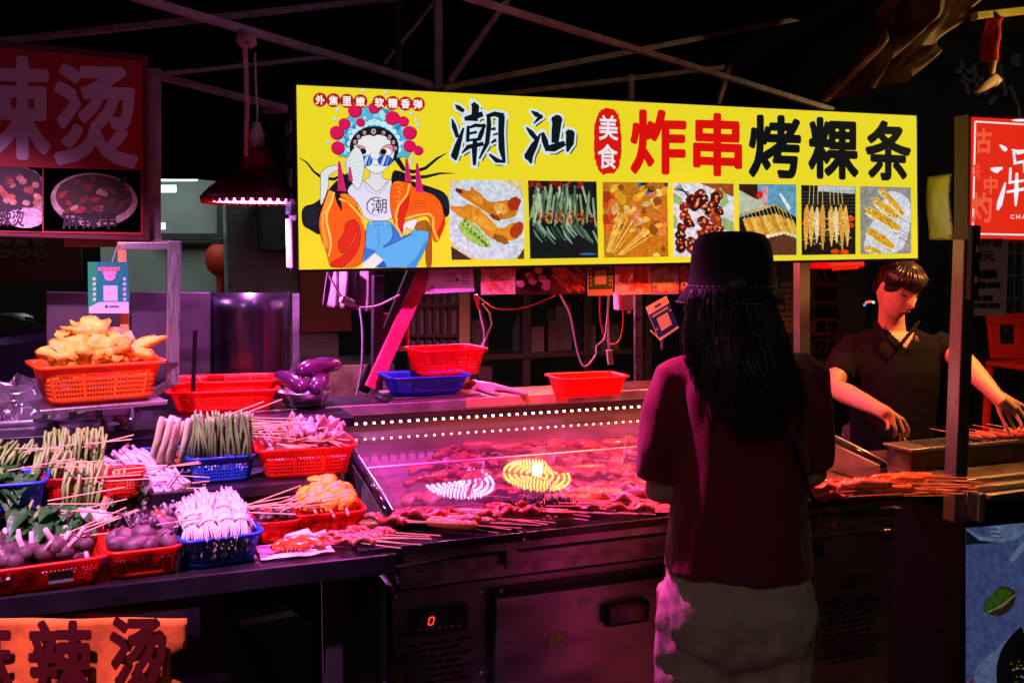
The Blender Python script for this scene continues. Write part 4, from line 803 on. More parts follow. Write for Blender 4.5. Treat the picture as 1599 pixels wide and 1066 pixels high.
for s in ([(1561, 226, 1.5), (1568, 232, 6), (1572, 235, 4)], [(1547, 264, 3), (1556, 266, 8), (1566, 262, 2)], [(1558, 328, 3), (1561, 318, 7), (1566, 300, 5), (1570, 285, 2)], [(1580, 234, 2), (1590, 238, 6), (1602, 236, 4)], [(1583, 238, 3), (1585, 255, 5), (1600, 252, 6), (1600, 270, 3)], [(1578, 262, 3), (1577, 285, 5), (1600, 282, 3)], [(1572, 300, 3), (1600, 295, 4)], [(1588, 270, 3), (1587, 300, 6), (1586, 322, 2)]):
    k.stroke([(x, y) for x, y, _ in s], [w_ * 1.25 for _, _, w_ in s], 'e8eef2', 3)
for i, ch in enumerate('CHAO'): k.textr(ch, 1578 + i * 9, 335, 1584 + i * 9, 342, 'f0dada', 3, .03)
k.ellipse(1594, 188, 14, 2, 'f4e8e8', 3); k.build('printed_face', PRINT_LIT, rs_)
bsP = thing('bent_steel_panel', 'small riveted steel panel glowing yellow from the sign beside it', 'panel')
MB().sheet(lambda u, v: hY(1449 + 37 * u - 1 * math.sin(v * 3), 277 - 6 * u + (98 + 7 * u) * v - 1 * v, 3.05 - .2 * u) + Vector((0, .008 * math.sin(u * 3.1) + .008 * math.sin(v * 5), 0)), 14, 14).build('sheet', mat('dented_pale_steel', (.6, .56, .12), .35, .3, 10, .3), bsP, True, solid=.003)  # yellow light from the sign is put into the steel's base colour
for v in (.03, .25, .45, .52, .6, .72, .97): MB().ball(hY(1483.5, 273 + 98 * v, 2.85), .004, 8, 5).build('rivet', STEELD, bsP)
pst = thing('square_steel_post', 'square steel post with orange lit face between cook and right stall', 'post')
pc = hZ(1494, 812, .80); MB().box((pc.x + .02, pc.y + .03, 1.22), (.048, .048, .86)).build('tube', mat('satin_steel', (.5, .45, .43), .3, .95, 30, .1, stretch=(4, 4, .3)), pst, bevel=.004)
MB().box((pc.x + .065, pc.y - .01, .84), (.03, .05, .09)).build('foot_bracket', STEELG, pst, bevel=.008)
pw_ = thing('power_strip', 'black power strip fixed to the steel post under the red light box', 'power strip')
MB().box((pc.x + .012, pc.y - .012, 1.58), (.03, .022, .22)).build('case', BLACK, pw_, bevel=.003)
for z in (1.53, 1.62): MB().box((pc.x + .012, pc.y - .025, z), (.006, .006, .02)).build('socket', WHITEP, pw_)
mp_ = thing('menu_sheet', 'grey laminated price sheet hanging below the red light box', 'paper'); MP = on_plane_Y(2.66)
slab('sheet', [hY(1505, 374, 2.66), hY(1575, 376, 2.66), hY(1571, 494, 2.66), hY(1500, 492, 2.66)], .003, mat('laminate', (.85, .78, .82), .3), mp_, .001)
for q in (('小炒饼', 1515, 372, 1566, 386, '5a4a50', 1, .02), ('18元', 1518, 392, 1553, 408, '6a5058', 1, .03), ('口味选择', 1512, 421, 1558, 435, '2a2228', 1, .03), ('也可混搭口味哦~', 1507, 440, 1566, 450, '2a2228', 1, .02), ('香辣 甜辣', 1516, 461, 1551, 470, '2a2228', 1, .02), ('番茄 鱼露 蒜蓉', 1506, 473, 1562, 481, '2a2228', 1, .02)):
    k = Ink(MP); k.textr(*q); k.build('text_line', PRINT, mp_)
rt = thing('red_shelf_tray', 'red plastic tray above the cook\'s shoulder under the yellow sign', 'tray'); slab('tray', [hY(1288, 404, 3.5), hY(1350, 404, 3.5), hY(1352, 417, 3.5), hY(1294, 421, 3.5)], .2, mat('red_tray', (.7, .02, .02), .4, trans=.3), rt, 0, .01)
MB().tube([hY(1300, 421, 3.48), hY(1340, 418, 3.48)], .006, 6).build('rim', mat('red_tray', (0, 0, 0)), rt)
rl = thing('light_garland', 'tiny string of red and blue fairy lights behind the cook\'s neck', 'lights')
for (x, y, c) in ((1350, 476, (.1, .15, 1)), (1353, 472, (1, .1, .05)), (1357, 471, (1, .1, .05)), (1361, 471, (1, .15, .05)), (1364, 472, (.1, .9, .6))):
    MB().ball(hY(x, y, 4.6), .008, 8, 6).build('bulb', mat('bulb_%.1f' % c[2], (.1, .1, .1), .4, emit=c, estr=2), rl)
sto = thing('red_plastic_chair', 'red plastic chair with a slot in its back, standing behind the right stall', 'chair')
rm = mat('chair_red', (.8, .03, .02), .4, trans=.25); CQ = 4.3
for nm, q in (('back_rail', [(1543, 492), (1606, 488), (1606, 506), (1545, 508)]), ('back_rail', [(1548, 538), (1606, 536), (1606, 560), (1550, 560)]), ('back_stile', [(1545, 508.2), (1562, 507.4), (1563, 537.6), (1548, 537.8)]), ('back_stile', [(1588, 506.6), (1606, 506.2), (1606, 535.8), (1588, 536.6)])): slab(nm, [hY(*p, CQ) for p in q], .025, rm, sto, 0, .006)
c0 = hY(1576, 560, CQ); MB().box((c0.x, CQ - .17, c0.z - .02), (.36, .36, .03)).build('seat', rm, sto, bevel=.01)
for sx in (-.16, .16):
    for sy in (-.33, -.01): MB().bar((c0.x + sx, CQ + sy, c0.z - .03), (c0.x + sx * 1.15, CQ + sy, 0.0), .035, .03).build('leg', rm, sto, bevel=.005)
t = thing('rear_wire_rack', 'dark wire grid rack behind the right stall', 'rack')
for i in range(6): MB().bar(hY(1570 + i * 14, 380, 4.9), hY(1570 + i * 14, 520, 4.9), .012, .012).build('wire', STEELD, t)
for i in range(4): MB().bar(hY(1560, 395 + i * 35, 4.89), hY(1650, 395 + i * 35, 4.89), .012, .012).build('wire', STEELD, t)
MB().bar(hY(1515, 560, 4.7), hY(1680, 560, 4.7), .4, .03).build('shelf_board', DARK, t)

# right stall cabinet with lit poster, deck and grill
cb = thing('right_stall_cabinet', 'dark stall cabinet with a glowing blue food poster on its front', 'stall'); CBY = 2.52
x0 = hY(1507, 900, CBY).x; MB().box((x0 + .9, CBY + .36, .385), (1.8, .7, .77)).build('cabinet', mat('navy_panel', (.003, .003, .006), .7, 0, 6, .3, spec=.03), cb, bevel=.004)
MB().box((x0 + .93, CBY + .34, .785), (1.9, .76, .03)).build('deck', MATS['brushed_steel'] if 0 else mat('deck_steel', (.2, .16, .13), .38, .85, 10, .5), cb, bevel=.004)
for dz, dy in ((.815, .0), (.80, -.05), (.83, .05)): MB().bar((x0 + .03, CBY + dy, dz), (x0 + 1.8, CBY + dy, dz), .03, .018).build('front_rail', STEEL, cb, bevel=.004)
PRINT_POSTER = print_mat('dim_backlit_poster', .22, grain=.35, gscale=45)
k = photo([(1508, 824), (1640, 812), (1640, 1100), (1508, 1100)], '6a7ec8', cb, on_plane_Y(CBY), PRINT_POSTER, 'lit_poster'); B = lambda x, y: (1480 + x / 4.008, 800 + y / 4.008)
for i in range(4): k.stroke(cv(B, [(140 + i * 95, 90), (135 + i * 95, 1100)]), [1, 1], '6275bd', 2)
k.poly(cv(B, [(110, 100), (250, 180), (300, 190), (110, 200)]), '1a2a3a', 3); k.stroke(cv(B, [(110, 100), (200, 160), (330, 175), (430, 150), (500, 90)]), [5, 6, 7, 7, 7], '9fb4e4', 4)
for i in range(3): k.stroke(cv(B, [(260 + i * 5, 90 + i * 26), (330, 92 + i * 28)]), [2, 3], 'c8d8f4', 5)
k.poly(cv(B, [(300, 60), (480, 50), (430, 150), (330, 150)]), '8fb0ea', 3.5); k.stroke(cv(B, [(395, 300), (480, 200), (560, 130)]), [7, 9, 9], 'a8bcec', 4)
k.poly(cv(B, [(215, 610), (240, 540), (300, 480), (350, 455), (410, 480), (430, 510), (410, 590), (340, 650), (260, 640)]), '4a3a1c', 4.2)
k.poly(cv(B, [(220, 600), (260, 510), (350, 462), (420, 500), (300, 590), (240, 630)]), '4f7a24', 4.8); k.stroke(cv(B, [(250, 625), (340, 580), (425, 510)]), [2, 5, 2], 'a8b878', 5.2)
k.poly(cv(B, [(480, 690), (400, 760), (330, 860), (300, 980), (310, 1100), (500, 1100)]), '0c1018', 4.5); k.poly(cv(B, [(470, 690), (330, 830), (200, 940), (160, 1000), (190, 1100), (310, 1100), (310, 950), (400, 770)]), '90a4dc', 4)
k.poly(cv(B, [(120, 1080), (155, 1030), (170, 1080)]), 'b03a1c', 4.5)
for i in range(14): k.ellipse(*B(rnd.uniform(390, 480), rnd.uniform(930, 1060)), 2, 1.6, ['c87a2c', 'd8d0c0', '4a6a2a'][i % 3], 5.5, 0, 7)
k.done()
gr = thing('grill_box', 'long steel grill box with a slotted golden lit top before the cook', 'grill'); gx = hY(1425, 706, 2.86); gl_ = 1.6
MB().box((gx.x + gl_ / 2, 2.93, gx.z - .085), (gl_, .13, .17)).build('fire_box', mat('grill_steel', (.16, .13, .11), .4, .85, 16, .5, .1, 30), gr, bevel=.004)
MB().box((gx.x + gl_ / 2, 2.93, gx.z + .006), (gl_ + .02, .15, .012)).build('top_plate', STEEL, gr, bevel=.003)
for i in range(46): MB().box((gx.x + .1 + i * .032, 2.93, gx.z + .0125), (.014, .11, .003)).build('grate_slot', BLACK, gr)
for x in (.1, 1.4): MB().box((gx.x + x, 2.93, (gx.z - .17 + .80) / 2), (.05, .1, gx.z - .17 - .80)).build('leg', STEELD, gr)
# ------------------------------------------------------------ chilled skewer counter
ctr = thing('chilled_counter', 'stainless chilled counter with control panel, vents and slanted glass', 'counter')
FX0, FX1, FY = .575, 2.09, 2.27
BODY = mat('counter_steel', (.27, .25, .26), .4, .9, 5, .55, .06, 40, stretch=(1, 1, 3))
MB().box(((FX0 + FX1) / 2, FY + .4, .40), (FX1 - FX0, .8, .80)).build('body', BODY, ctr, bevel=.006)
F = lambda px, py, o=0: hY(px, py, FY) + Vector((0, -o, 0))
# door, seal, handle
d0, d1 = F(768, 905), F(1268, 1180)
MB().box(((d0.x + d1.x) / 2, FY - .004, .41), (d1.x - d0.x + .03, .008, .74)).build('door_seal', BLACK, ctr)
dr = MB().box(((d0.x + d1.x) / 2, FY - .02, .41), (d1.x - d0.x, .03, .70)).build('door', BODY, ctr, bevel=.005)
h0, h1 = hY(938, 958, FY - .036), hY(1008, 955, FY - .036); MB().box(((h0.x + h1.x) / 2, FY - .05, h0.z), (h1.x - h0.x, .03, .062)).build('handle', mat('gloss_black', (.01, .01, .012), .12), dr, bevel=.012)
# control panel
q0, q1 = F(637, 950), F(729, 983)
cp = MB().box(((q0.x + q1.x) / 2, FY - .006, (q0.z + q1.z) / 2 ), (q1.x - q0.x, .012, .062)).build('control_panel', BLACK, ctr, bevel=.003)
sg = MB(); cx, cz = F(671, 966).x, F(671, 966).z; em = mat('red_digit', (.1, 0, 0), .4, emit=(1, .03, .02), estr=2.5)
for (a, b, c, d) in ((-.005, .009, .005, .009), (-.005, -.009, .005, -.009), (-.006, .008, -.006, .001), (.006, .008, .006, .001), (-.006, -.001, -.006, -.008), (.006, -.001, .006, -.008)):
    sg.bar((cx + a + b * .18, FY - .0135, cz + b), (cx + c + d * .18, FY - .0135, cz + d), .0022, .002, (0, 1, 0))
sg.build('red_digit', em, cp)
for i in range(7): p = F(654 + i * 10, 981 - i * 1.2); MB().box((p.x, FY - .0135, p.z + .002), (.009, .003, .006)).build('button', STEELD, cp, bevel=.001)
# vents
def vents(x0, x1, z0, rows, name='vent_slot'):
    for r in range(rows):
        x = x0 + (.02 if r % 2 else 0)
        while x < x1 - .035: MB().box((x + .019, FY - .0015, z0 - r * .0165), (.036, .004, .006)).build(name, BLACK, ctr); x += .046
v0 = F(628, 1010); vents(v0.x, F(745, 1010).x, v0.z, 22)
v1 = F(1292, 940); vents(F(1284, 940).x, F(1372, 940).x, v1.z, 12)
pl = F(640, 1020); MB().box((pl.x + .012, FY - .008, pl.z - .05), (.05, .012, .08)).build('sticker_plate', DARK, ctr)
for (px, py) in ((618, 930), (752, 925), (618, 1050), (752, 1050), (775, 915), (1262, 905)): p = F(px, py); MB().ball((p.x, FY - .002 - (.034 if px > 760 and px < 1265 else 0), p.z), (.006, .003, .006), 10, 6).build('screw', STEELD, ctr)
p = F(862, 990); MB().box((p.x, FY - .036, p.z), (.05, .002, .035), (0, .06, 0)).build('sticker', mat('faded_sticker', (.3, .24, .12), .6, 0, 60, .5), dr); p = F(905, 930); MB().box((p.x, FY - .036, p.z), (.03, .002, .018)).build('sticker', mat('old_label', (.32, .3, .3), .6, 0, 60, .5), dr)
# fascia rails between body and tray
MB().box(((FX0 + FX1) / 2, FY - .02, .862), (FX1 - FX0 - .02, .05, .03)).build('upper_rail', STEELG, ctr, bevel=.004)
MB().box(((FX0 + FX1) / 2, FY + .01, .825), (FX1 - FX0 - .04, .05, .035)).build('lower_rail', STEELG, ctr, bevel=.004)
MB().box(((FX0 + FX1) / 2, FY + .05, .86), (FX1 - FX0 - .06, .06, .11)).build('fascia', BODY, ctr)
for px in (785, 1290): p = F(px, 860); MB().box((p.x, FY - .05, .87), (.03, .02, .06)).build('bracket', STEELG, ctr, bevel=.003)
MB().tube([hY(575, 890, 2.2), hY(690, 868, 2.2), hY(790, 846, 2.2)], .007, 8).build('towel_rod', STEEL, ctr, True)
# deck, side frames, back, top shelf
MB().box(((FX0 + FX1) / 2, 2.58, .915), (FX1 - FX0, .84, .02)).build('deck', STEELG, ctr)
TRAY = mat('black_tray', (.02, .02, .022), .3, .3)
ty = 2.245
for i in range(4):
    xa = .47 + i * .405; b = MB(); b.box((xa + .2, ty, .929), (.395, .19, .006)); b.box((xa + .2, ty - .093, .936), (.395, .006, .02)); b.box((xa + .2, ty + .093, .936), (.395, .006, .02)); b.box((xa + .004, ty, .936), (.006, .18, .02)); b.box((xa + .396, ty, .936), (.006, .18, .02)); b.build('front_tray', TRAY, ctr, bevel=.001)
MB().box(((FX0 + FX1) / 2, 2.985, 1.02), (FX1 - FX0, .02, .2)).build('inner_back_panel', mat('white_liner', (.75, .7, .74), .35), ctr)
G0, G1 = (2.30, .985), (2.945, 1.07)
GL = glassy('counter_glass', (.97, .94, .95), .12, .03, (.75, .6, .68), 0)
for xa, xb in ((FX0 + .02, hY(1003, 640, 2.94).x), (hY(1003, 640, 2.94).x + .004, FX1 - .03)):
    MB().add([(xa, G0[0], G0[1]), (xb, G0[0], G0[1]), (xb, G1[0], G1[1]), (xa, G1[0], G1[1])], [(0, 1, 2, 3)]).build('glass_pane', GL, ctr)
    MB().tube([(xb, G0[0], G0[1]), (xb, G1[0], G1[1])], .003, 6).build('pane_edge', STEEL, ctr)
MB().tube([(FX0 + .02, (G0[0] * .45 + G1[0] * .55), (G0[1] * .45 + G1[1] * .55) - .012), (FX1 - .03, (G0[0] * .45 + G1[0] * .55), (G0[1] * .45 + G1[1] * .55) - .012)], .004, 6).build('glass_rail', STEEL, ctr)
for x, w_ in ((FX0, .022), (FX1 - .02, .03)):
    pr = [(2.295, .93), (2.295, .978), (2.46, 1.008), (2.64, 1.036), (2.80, 1.058), (2.95, 1.085), (2.99, 1.10), (2.99, .93)]
    MB().rings([[Vector((xx, y, z)) for y, z in pr] for xx in (x - w_ / 2, x + w_ / 2)], True, True).build('side_panel', mat('side_steel', (.35, .33, .34), .4, .6, 10, .4), ctr)
    MB().tube([(x, y, z + .008) for y, z in pr[1:6]], .011, 8).build('black_trim', mat('gloss_black', (0, 0, 0)), ctr, True)
    MB().tube([(x + .012, y - .004, z + .014) for y, z in pr[1:6]], .004, 6).build('bright_trim', STEEL, ctr, True)
MB().box(((FX0 + FX1) / 2 - .05, 3.08, 1.137), (FX1 - FX0 + .5, .26, .016)).build('top_shelf', mat('dark_shelf_steel', (.05, .042, .05), .4, .8, 10, .4), ctr, bevel=.003)
MB().box(((FX0 + FX1) / 2 - .05, 2.953, 1.135), (FX1 - FX0 + .5, .012, .032)).build('shelf_lip', STEELD, ctr, bevel=.003)
a, b = hY(728, 632, 2.944), hY(886, 624, 2.944); MB().box(((a.x + b.x) / 2, 2.943, 1.14), (b.x - a.x, .008, .03)).build('orange_edge_strip', mat('amber_strip', (.8, .4, .15), .4), ctr, bevel=.002)
MB().box(((FX0 + FX1) / 2, 2.95, 1.098), (FX1 - FX0 - .05, .012, .014)).build('led_channel', BLACK, ctr)
ld = MB()
for i in range(52): ld.box((FX0 + .04 + i * .0275, 2.941, 1.095), (.0065, .004, .0055))
LEDW = mat('warm_led', (.1, .1, .1), .4, emit=(1, .8, .45), estr=10)
tag(ld.build('led_strip', LEDW, ctr), None, None, kind='stuff')

# ------------------------------------------------------------ vegetable table with stepped shelves
tb = thing('vegetable_table', 'stepped steel table crowded with vegetable baskets', 'table')
TBL = mat('table_steel', (.05, .04, .055), .3, .8, 8, .4, .06, 30)
MB().box((-.5, 2.36, .925), (2.1, .46, .02)).build('front_shelf', TBL, tb, bevel=.003); MB().box((-.5, 2.128, .915), (2.1, .012, .045)).build('front_lip', TBL, tb, bevel=.003)
a = hZ(545, 752, 1.05).x; MB().box((a - .85, 2.60, 1.04), (1.7, .32, .014)).build('middle_shelf', TBL, tb, bevel=.002); MB().box((a - .85, 2.437, 1.034), (1.7, .01, .026)).build('shelf_lip', TBL, tb, bevel=.002)
MB().box((-.28, 2.92, 1.142), (1.75, .34, .014)).build('rear_shelf', TBL, tb, bevel=.002); MB().box((-.28, 2.745, 1.136), (1.75, .01, .026)).build('shelf_lip', TBL, tb, bevel=.002)
for x in (a - .03, a - .65, a - 1.4): MB().box((x, 2.5, .985), (.025, .025, .1)).build('shelf_leg', STEELD, tb)
for x in (a - .1, a - .8, a - 1.4): MB().box((x, 2.9, 1.03), (.025, .025, .21)).build('shelf_leg', STEELD, tb)
for (x, y) in ((.42, 2.2), (-.3, 2.2), (-1.3, 2.2), (.42, 3.0), (-.3, 3.0), (-1.3, 3.0)): MB().box((x, y, .455), (.04, .04, .91)).build('leg', mat('dark_leg', (.04, .035, .04), .5, .5), tb, bevel=.003)
MB().bar((.12, 2.2, .9), (.46, 2.5, .1), .03, .05).build('diagonal_strut', MATS['dark_leg'], tb)
MB().box((-.45, 2.6, .42), (1.7, .7, .02)).build('lower_shelf', DARK, tb, bevel=.003); MB().box((-.45, 2.6, .16), (1.7, .7, .02)).build('lower_shelf', DARK, tb, bevel=.003)
MB().box((-.5, 3.07, .5), (2.1, .012, .82)).build('rear_panel', mat('under_table_board', (.012, .011, .013), .8, spec=.1), tb)  # dark board added so the space under the table stays in shade
# front apron (steel sheet) and orange cloth banner
MB().box((-.62, 2.135, .845), (1.5, .008, .085)).build('apron', TBL, tb, bevel=.002)
bn = thing('orange_cloth_banner', 'orange cloth banner with dark red characters hung under the vegetable table', 'banner'); BNY = 2.12
MB().sheet(lambda u, v: hY(-160 + 452 * u - (26 * max(0, (u - .93) / .07) if .25 < v < .55 else 0), 966 - 2 * u + 190 * v, BNY) + Vector((0, .004 * math.sin(u * 18 + v * 4) + .006 * v, 0)), 60, 16).build('cloth', mat('orange_cloth', (.8, .18, .015), .85, 0, 40, .25), bn, True, solid=.002)

for s, x0, y0, x1 in (('麻', -80, 968, 20), ('辣', 44, 967, 146), ('烫', 170, 962, 264)):
    k = Ink(on_plane_Y(BNY - .012)); k.textr(s, x0, y0, x1, 1092, '4a060a', 1, .032); k.build('banner_character', PRINT, bn)
# clutter under the table
cl = thing('storage_crate', 'dim plastic crate on the shelf under the vegetable table', 'crate', (.1, 2.5, .43)); MB().box((0, 0, .1), (.3, .3, .2)).build('body', DARK, cl, bevel=.01); MB().box((0, -.155, .19), (.3, .012, .02)).build('rim', mat('mauve_plastic', (.3, .2, .3), .4), cl)
for i, (x, y, z, sx, sz) in enumerate(((.02, 2.3, .17, .22, .12), (.32, 2.55, .43, .16, .24), (-.02, 2.45, .43, .1, .16))):
    o = thing('cardboard_box', ['flat carton on the lowest shelf under the table', 'upright pale carton beside the table strut', 'small carton by the orange banner edge'][i], 'box', (x, y, z)); MB().box((0, 0, sz / 2), (sx, .2, sz), (0, 0, .2 * i)).build('carton', mat('dim_carton', (.07, .055, .06), .8, 0, 8, .3), o, bevel=.003); MB().box((0, 0, sz + .002), (sx * .9, .05, .002), (0, 0, .2 * i)).build('tape', mat('tape_brown', (.2, .12, .06), .4), o)
sp = thing('side_panel_board', 'tall dark boards closing the gap between table and counter', 'board'); MB().box((.545, 2.42, .42), (.012, .4, .84)).build('board', mat('dark_violet_board', (.06, .05, .075), .6, 0, 5, .3), sp, bevel=.003)
MB().box((.5, 2.26, .32), (.16, .02, .62), (0, .09, 0)).build('leaning_board', mat('dark_brown_board', (.05, .03, .025), .6, 0, 8, .3), sp, bevel=.004)
# steel cooking screens behind the table
sk = thing('steel_splash_screen', 'tall steel splash screens, flat and curved, behind the vegetable table', 'screen'); KY = 3.35
slab('flat_panel', [hY(72, 455, KY), hY(202, 458, KY), hY(202, 690, KY), hY(72, 690, KY)], .02, mat('pale_steel', (.075, .06, .062), .45, .7, 8, .3), sk, 0, .003)
slab('dark_panel', [hY(204, 456, KY), hY(330, 457, KY), hY(330, 700, KY), hY(204, 700, KY)], .02, mat('sooty_steel', (.07, .06, .07), .5, .7, 8, .4), sk, .03, .003)
def _curve(u, v):
    p = hY(322 + 138 * u, 457 + 235 * v, KY - .02); a = u * math.pi; return p + Vector((0, .10 - .11 * math.sin(a) ** .8, 0))
MB().sheet(_curve, 24, 8).build('curved_panel', mat('dark_polished_steel', (.13, .11, .14), .25, .95, 5, .3, .03, 30, stretch=(1, 1, .2)), sk, True, solid=.003)
MB().bar(hY(462, 458, KY + .06), hY(462, 690, KY + .06), .02, .02).build('edge_post', STEELD, sk)
MB().box(hY(130, 650, 3.2), (.32, .3, .12))  .build('stove_top', MATS['sooty_steel'], sk, bevel=.006)
# ------------------------------------------------------------ baskets
PL_RED = mat('red_plastic', (.8, .025, .01), .38, 0, 6, .12, trans=.55); PL_ORG = mat('orange_plastic', (.9, .15, .012), .38, 0, 6, .12, trans=.55)
PL_BLUE = mat('blue_plastic', (.02, .09, .62), .36, 0, 6, .12, trans=.45); PL_DBLUE = mat('dark_blue_plastic', (.015, .04, .3), .36, trans=.35)
def rrect(w, d, r, n):
    pts = []
    for cx, cy, a0 in ((w / 2 - r, d / 2 - r, 0), (-w / 2 + r, d / 2 - r, 90), (-w / 2 + r, -d / 2 + r, 180), (w / 2 - r, -d / 2 + r, 270)):
        for i in range(4): a = R(a0 + 30 * i); pts.append((cx + r * math.cos(a), cy + r * math.sin(a)))
    o = []; k = len(pts); ln = [math.dist(pts[i], pts[(i + 1) % k]) for i in range(k)]; tot = sum(ln); i = 0; acc = 0
    for j in range(n):
        s = tot * j / n
        while acc + ln[i] < s: acc += ln[i]; i += 1
        t = (s - acc) / ln[i]; p, q = pts[i], pts[(i + 1) % k]; o.append((p[0] + (q[0] - p[0]) * t, p[1] + (q[1] - p[1]) * t))
    return o
def basket(label, xl, xr, yt, yb, z, dep, m, rot=0, cat='basket', name='plastic_basket', holes=True, ww=None, group='plastic baskets', z0=.004):
    c = hZ((xl + xr) / 2, yb, z); D = (c - CAM).dot(_f); w_ = ww or (xr - xl) / FPX * D * .97; h = max(.05, (yb - yt) / FPX * D * .93)
    t = thing(name, label, cat, (c.x + math.sin(rot) * -dep / 2, c.y + dep / 2 * math.cos(rot), z + z0), rot, group)
    n = int((w_ + dep) * 2 / .0042) // 4 * 4; b = MB(); lv = [(.84, 0), (.855, .1), (.862, .15), (.872, .22), (.88, .27), (.89, .34), (.897, .39), (.907, .46), (.914, .51), (.924, .58), (.932, .63), (.942, .70), (.985, .93), (1.0, 1.0), (1.07, 1.01), (1.075, .93)]
    for s, zz in lv:
        for x, y in rrect(w_ * s, dep * s, .028, n): b.v.append((x, y, zz * h))
    for i in range(len(lv) - 1):
        for j in range(n):
            if holes and 2 <= i <= 10 and j % 2 and (j % 20) > 1 and not i % 2: continue
            f_ = (i * n + j, i * n + (j + 1) % n, (i + 1) * n + (j + 1) % n, (i + 1) * n + j); b.f.append(f_); b.c.append(None)
    bt = len(b.v); b.v += [(x, y, .001) for x, y in rrect(w_ * .84, dep * .84, .028, n)]; b.f.append(tuple(range(bt, bt + n))); b.c.append(None)
    b.build('shell', m, t, True, solid=.0022)
    t['_w'] = 0; del t['_w']
    return dict(o=t, c=t.location.copy(), w=w_, d=dep, h=h, rot=rot)
def inb(B, u, v, z=1.0):
    """a spot over the basket: u, v in -1..1, z in basket heights"""
    x, y = u * B['w'] * .44, v * B['d'] * .44; c, s = math.cos(B['rot']), math.sin(B['rot'])
    return Vector((B['c'].x + x * c - y * s, B['c'].y + x * s + y * c, B['c'].z + z * B['h']))
def bed(B, z=.72, m=None):
    """an uneven liner of trimmings under the food, so that no basket floor shows"""
    b = MB(); W_, D_, h = B['w'] * .84, B['d'] * .84, B['h']
    b.sheet(lambda u, v: ((u - .5) * W_, (v - .5) * D_, h * z * (.75 + .25 * min(1, 5 * min(u, v, 1 - u, 1 - v))) + .012 * noise.noise((u * 9, v * 9, W_ * 50))), 16, 12)
    b.build('food_bed', m, B['o'], True)
# food materials
F_ENOKI = mat('enoki_white', (.72, .64, .6), .45, 0, 60, .25, .2, 200, trans=.25); F_STEM = mat('green_stem', (.14, .46, .05), .4, 0, 9, .3, trans=.2, col2=(.3, .42, .12)); F_LEAF = mat('dark_leaf', (.025, .15, .025), .4, 0, 30, .4, .2, 80, trans=.3)
F_BEAN = mat('bean_green', (.15, .3, .08), .4, 0, 18, .45); F_TOFU = mat('fried_tofu', (.9, .52, .05), .5, 0, 30, .35, .5, 90, trans=.15); F_BALL = mat('orange_ball', (.95, .4, .02), .45, 0, 30, .25, .3, 120)
F_WRAP = mat('pink_wrap', (.75, .5, .46), .4, 0, 25, .3, .3, 70, trans=.3); F_EGG = mat('eggplant', (.07, .012, .07), .18, 0, 8, .3, coat=.6); F_FUNG = mat('black_fungus', (.03, .015, .022), .4, 0, 20, .4, .4, 60)
F_SLICE = mat('aubergine_slice', (.13, .05, .075), .55, 0, 55, .4, .15, 90, col2=(.035, .012, .02)); F_MUSH = mat('mushroom_cap', (.085, .03, .035), .62, 0, 30, .4, .15, 120, col2=(.03, .012, .014)); F_MSTEM = mat('mushroom_stem', (.55, .42, .36), .5, 0, 30, .2)
F_MEAT = mat('red_meat', (.36, .05, .025), .32, 0, 45, .55, .5, 110, coat=.4); F_MEAT2 = mat('brown_meat', (.3, .1, .03), .32, 0, 45, .5, .5, 110, coat=.4); F_SAUS = mat('orange_sausage', (.75, .26, .05), .35, 0, 40, .35, .3, 90, coat=.3)
F_SQUID = mat('pink_squid', (.5, .2, .22), .3, 0, 35, .4, .4, 80, coat=.4); F_DARKM = mat('black_skewer_meat', (.022, .014, .014), .35, 0, 40, .3, .5, 90); F_STICK = mat('bamboo_stick', (.62, .4, .2), .6, 0, 40, .25)
F_PALE = mat('pale_meat', (.6, .2, .09), .35, 0, 45, .4, .4, 90, coat=.3); F_CUKE = mat('cucumber', (.13, .2, .05), .35, 0, 14, .5, .15, 50, col2=(.5, .5, .3)); F_CAUL = mat('cauliflower', (.72, .55, .42), .6, 0, 60, .3, .5, 160); F_LILY = mat('orange_lily', (.6, .3, .03), .4, 0, 30, .4, trans=.2)
for _m in (F_STEM, F_LEAF, F_BEAN): pass
def leaf(b, p, d, L_, w_, curl=.3, up=Vector((0, 0, 1))):
    d = Vector(d).normalized(); s = d.cross(up); s = s.normalized() if s.length > .01 else Vector((1, 0, 0)); n = s.cross(d)
    def fn(u, v):
        ww = w_ * math.sin(math.pi * min(1, .08 + .92 * v)) ** .7; x = (u - .5) * 2
        return Vector(p) + d * (L_ * v) + s * (x * ww * .5) + n * (-curl * L_ * v * v + .25 * ww * abs(x) + .004 * math.sin(v * 14 + x * 3))
    b.sheet(fn, 4, 6)
def stick(b, p, d, L_=.2, r=.0016): d = Vector(d).normalized(); b.tube([p, Vector(p) + d * L_], r, 5)
def one(name, b, m, label, cat, loc, rot=(0, 0, 0), group=None, smooth=True):
    o = b.build(name, m, None, smooth, loc=loc); o.rotation_euler = rot; return tag(o, label, cat, group)
def copies(o, spots):
    for loc, rot, s in spots:
        c = o.copy(); COL.objects.link(c); c.location = loc; c.rotation_euler = rot; c.scale = (s, s, s)
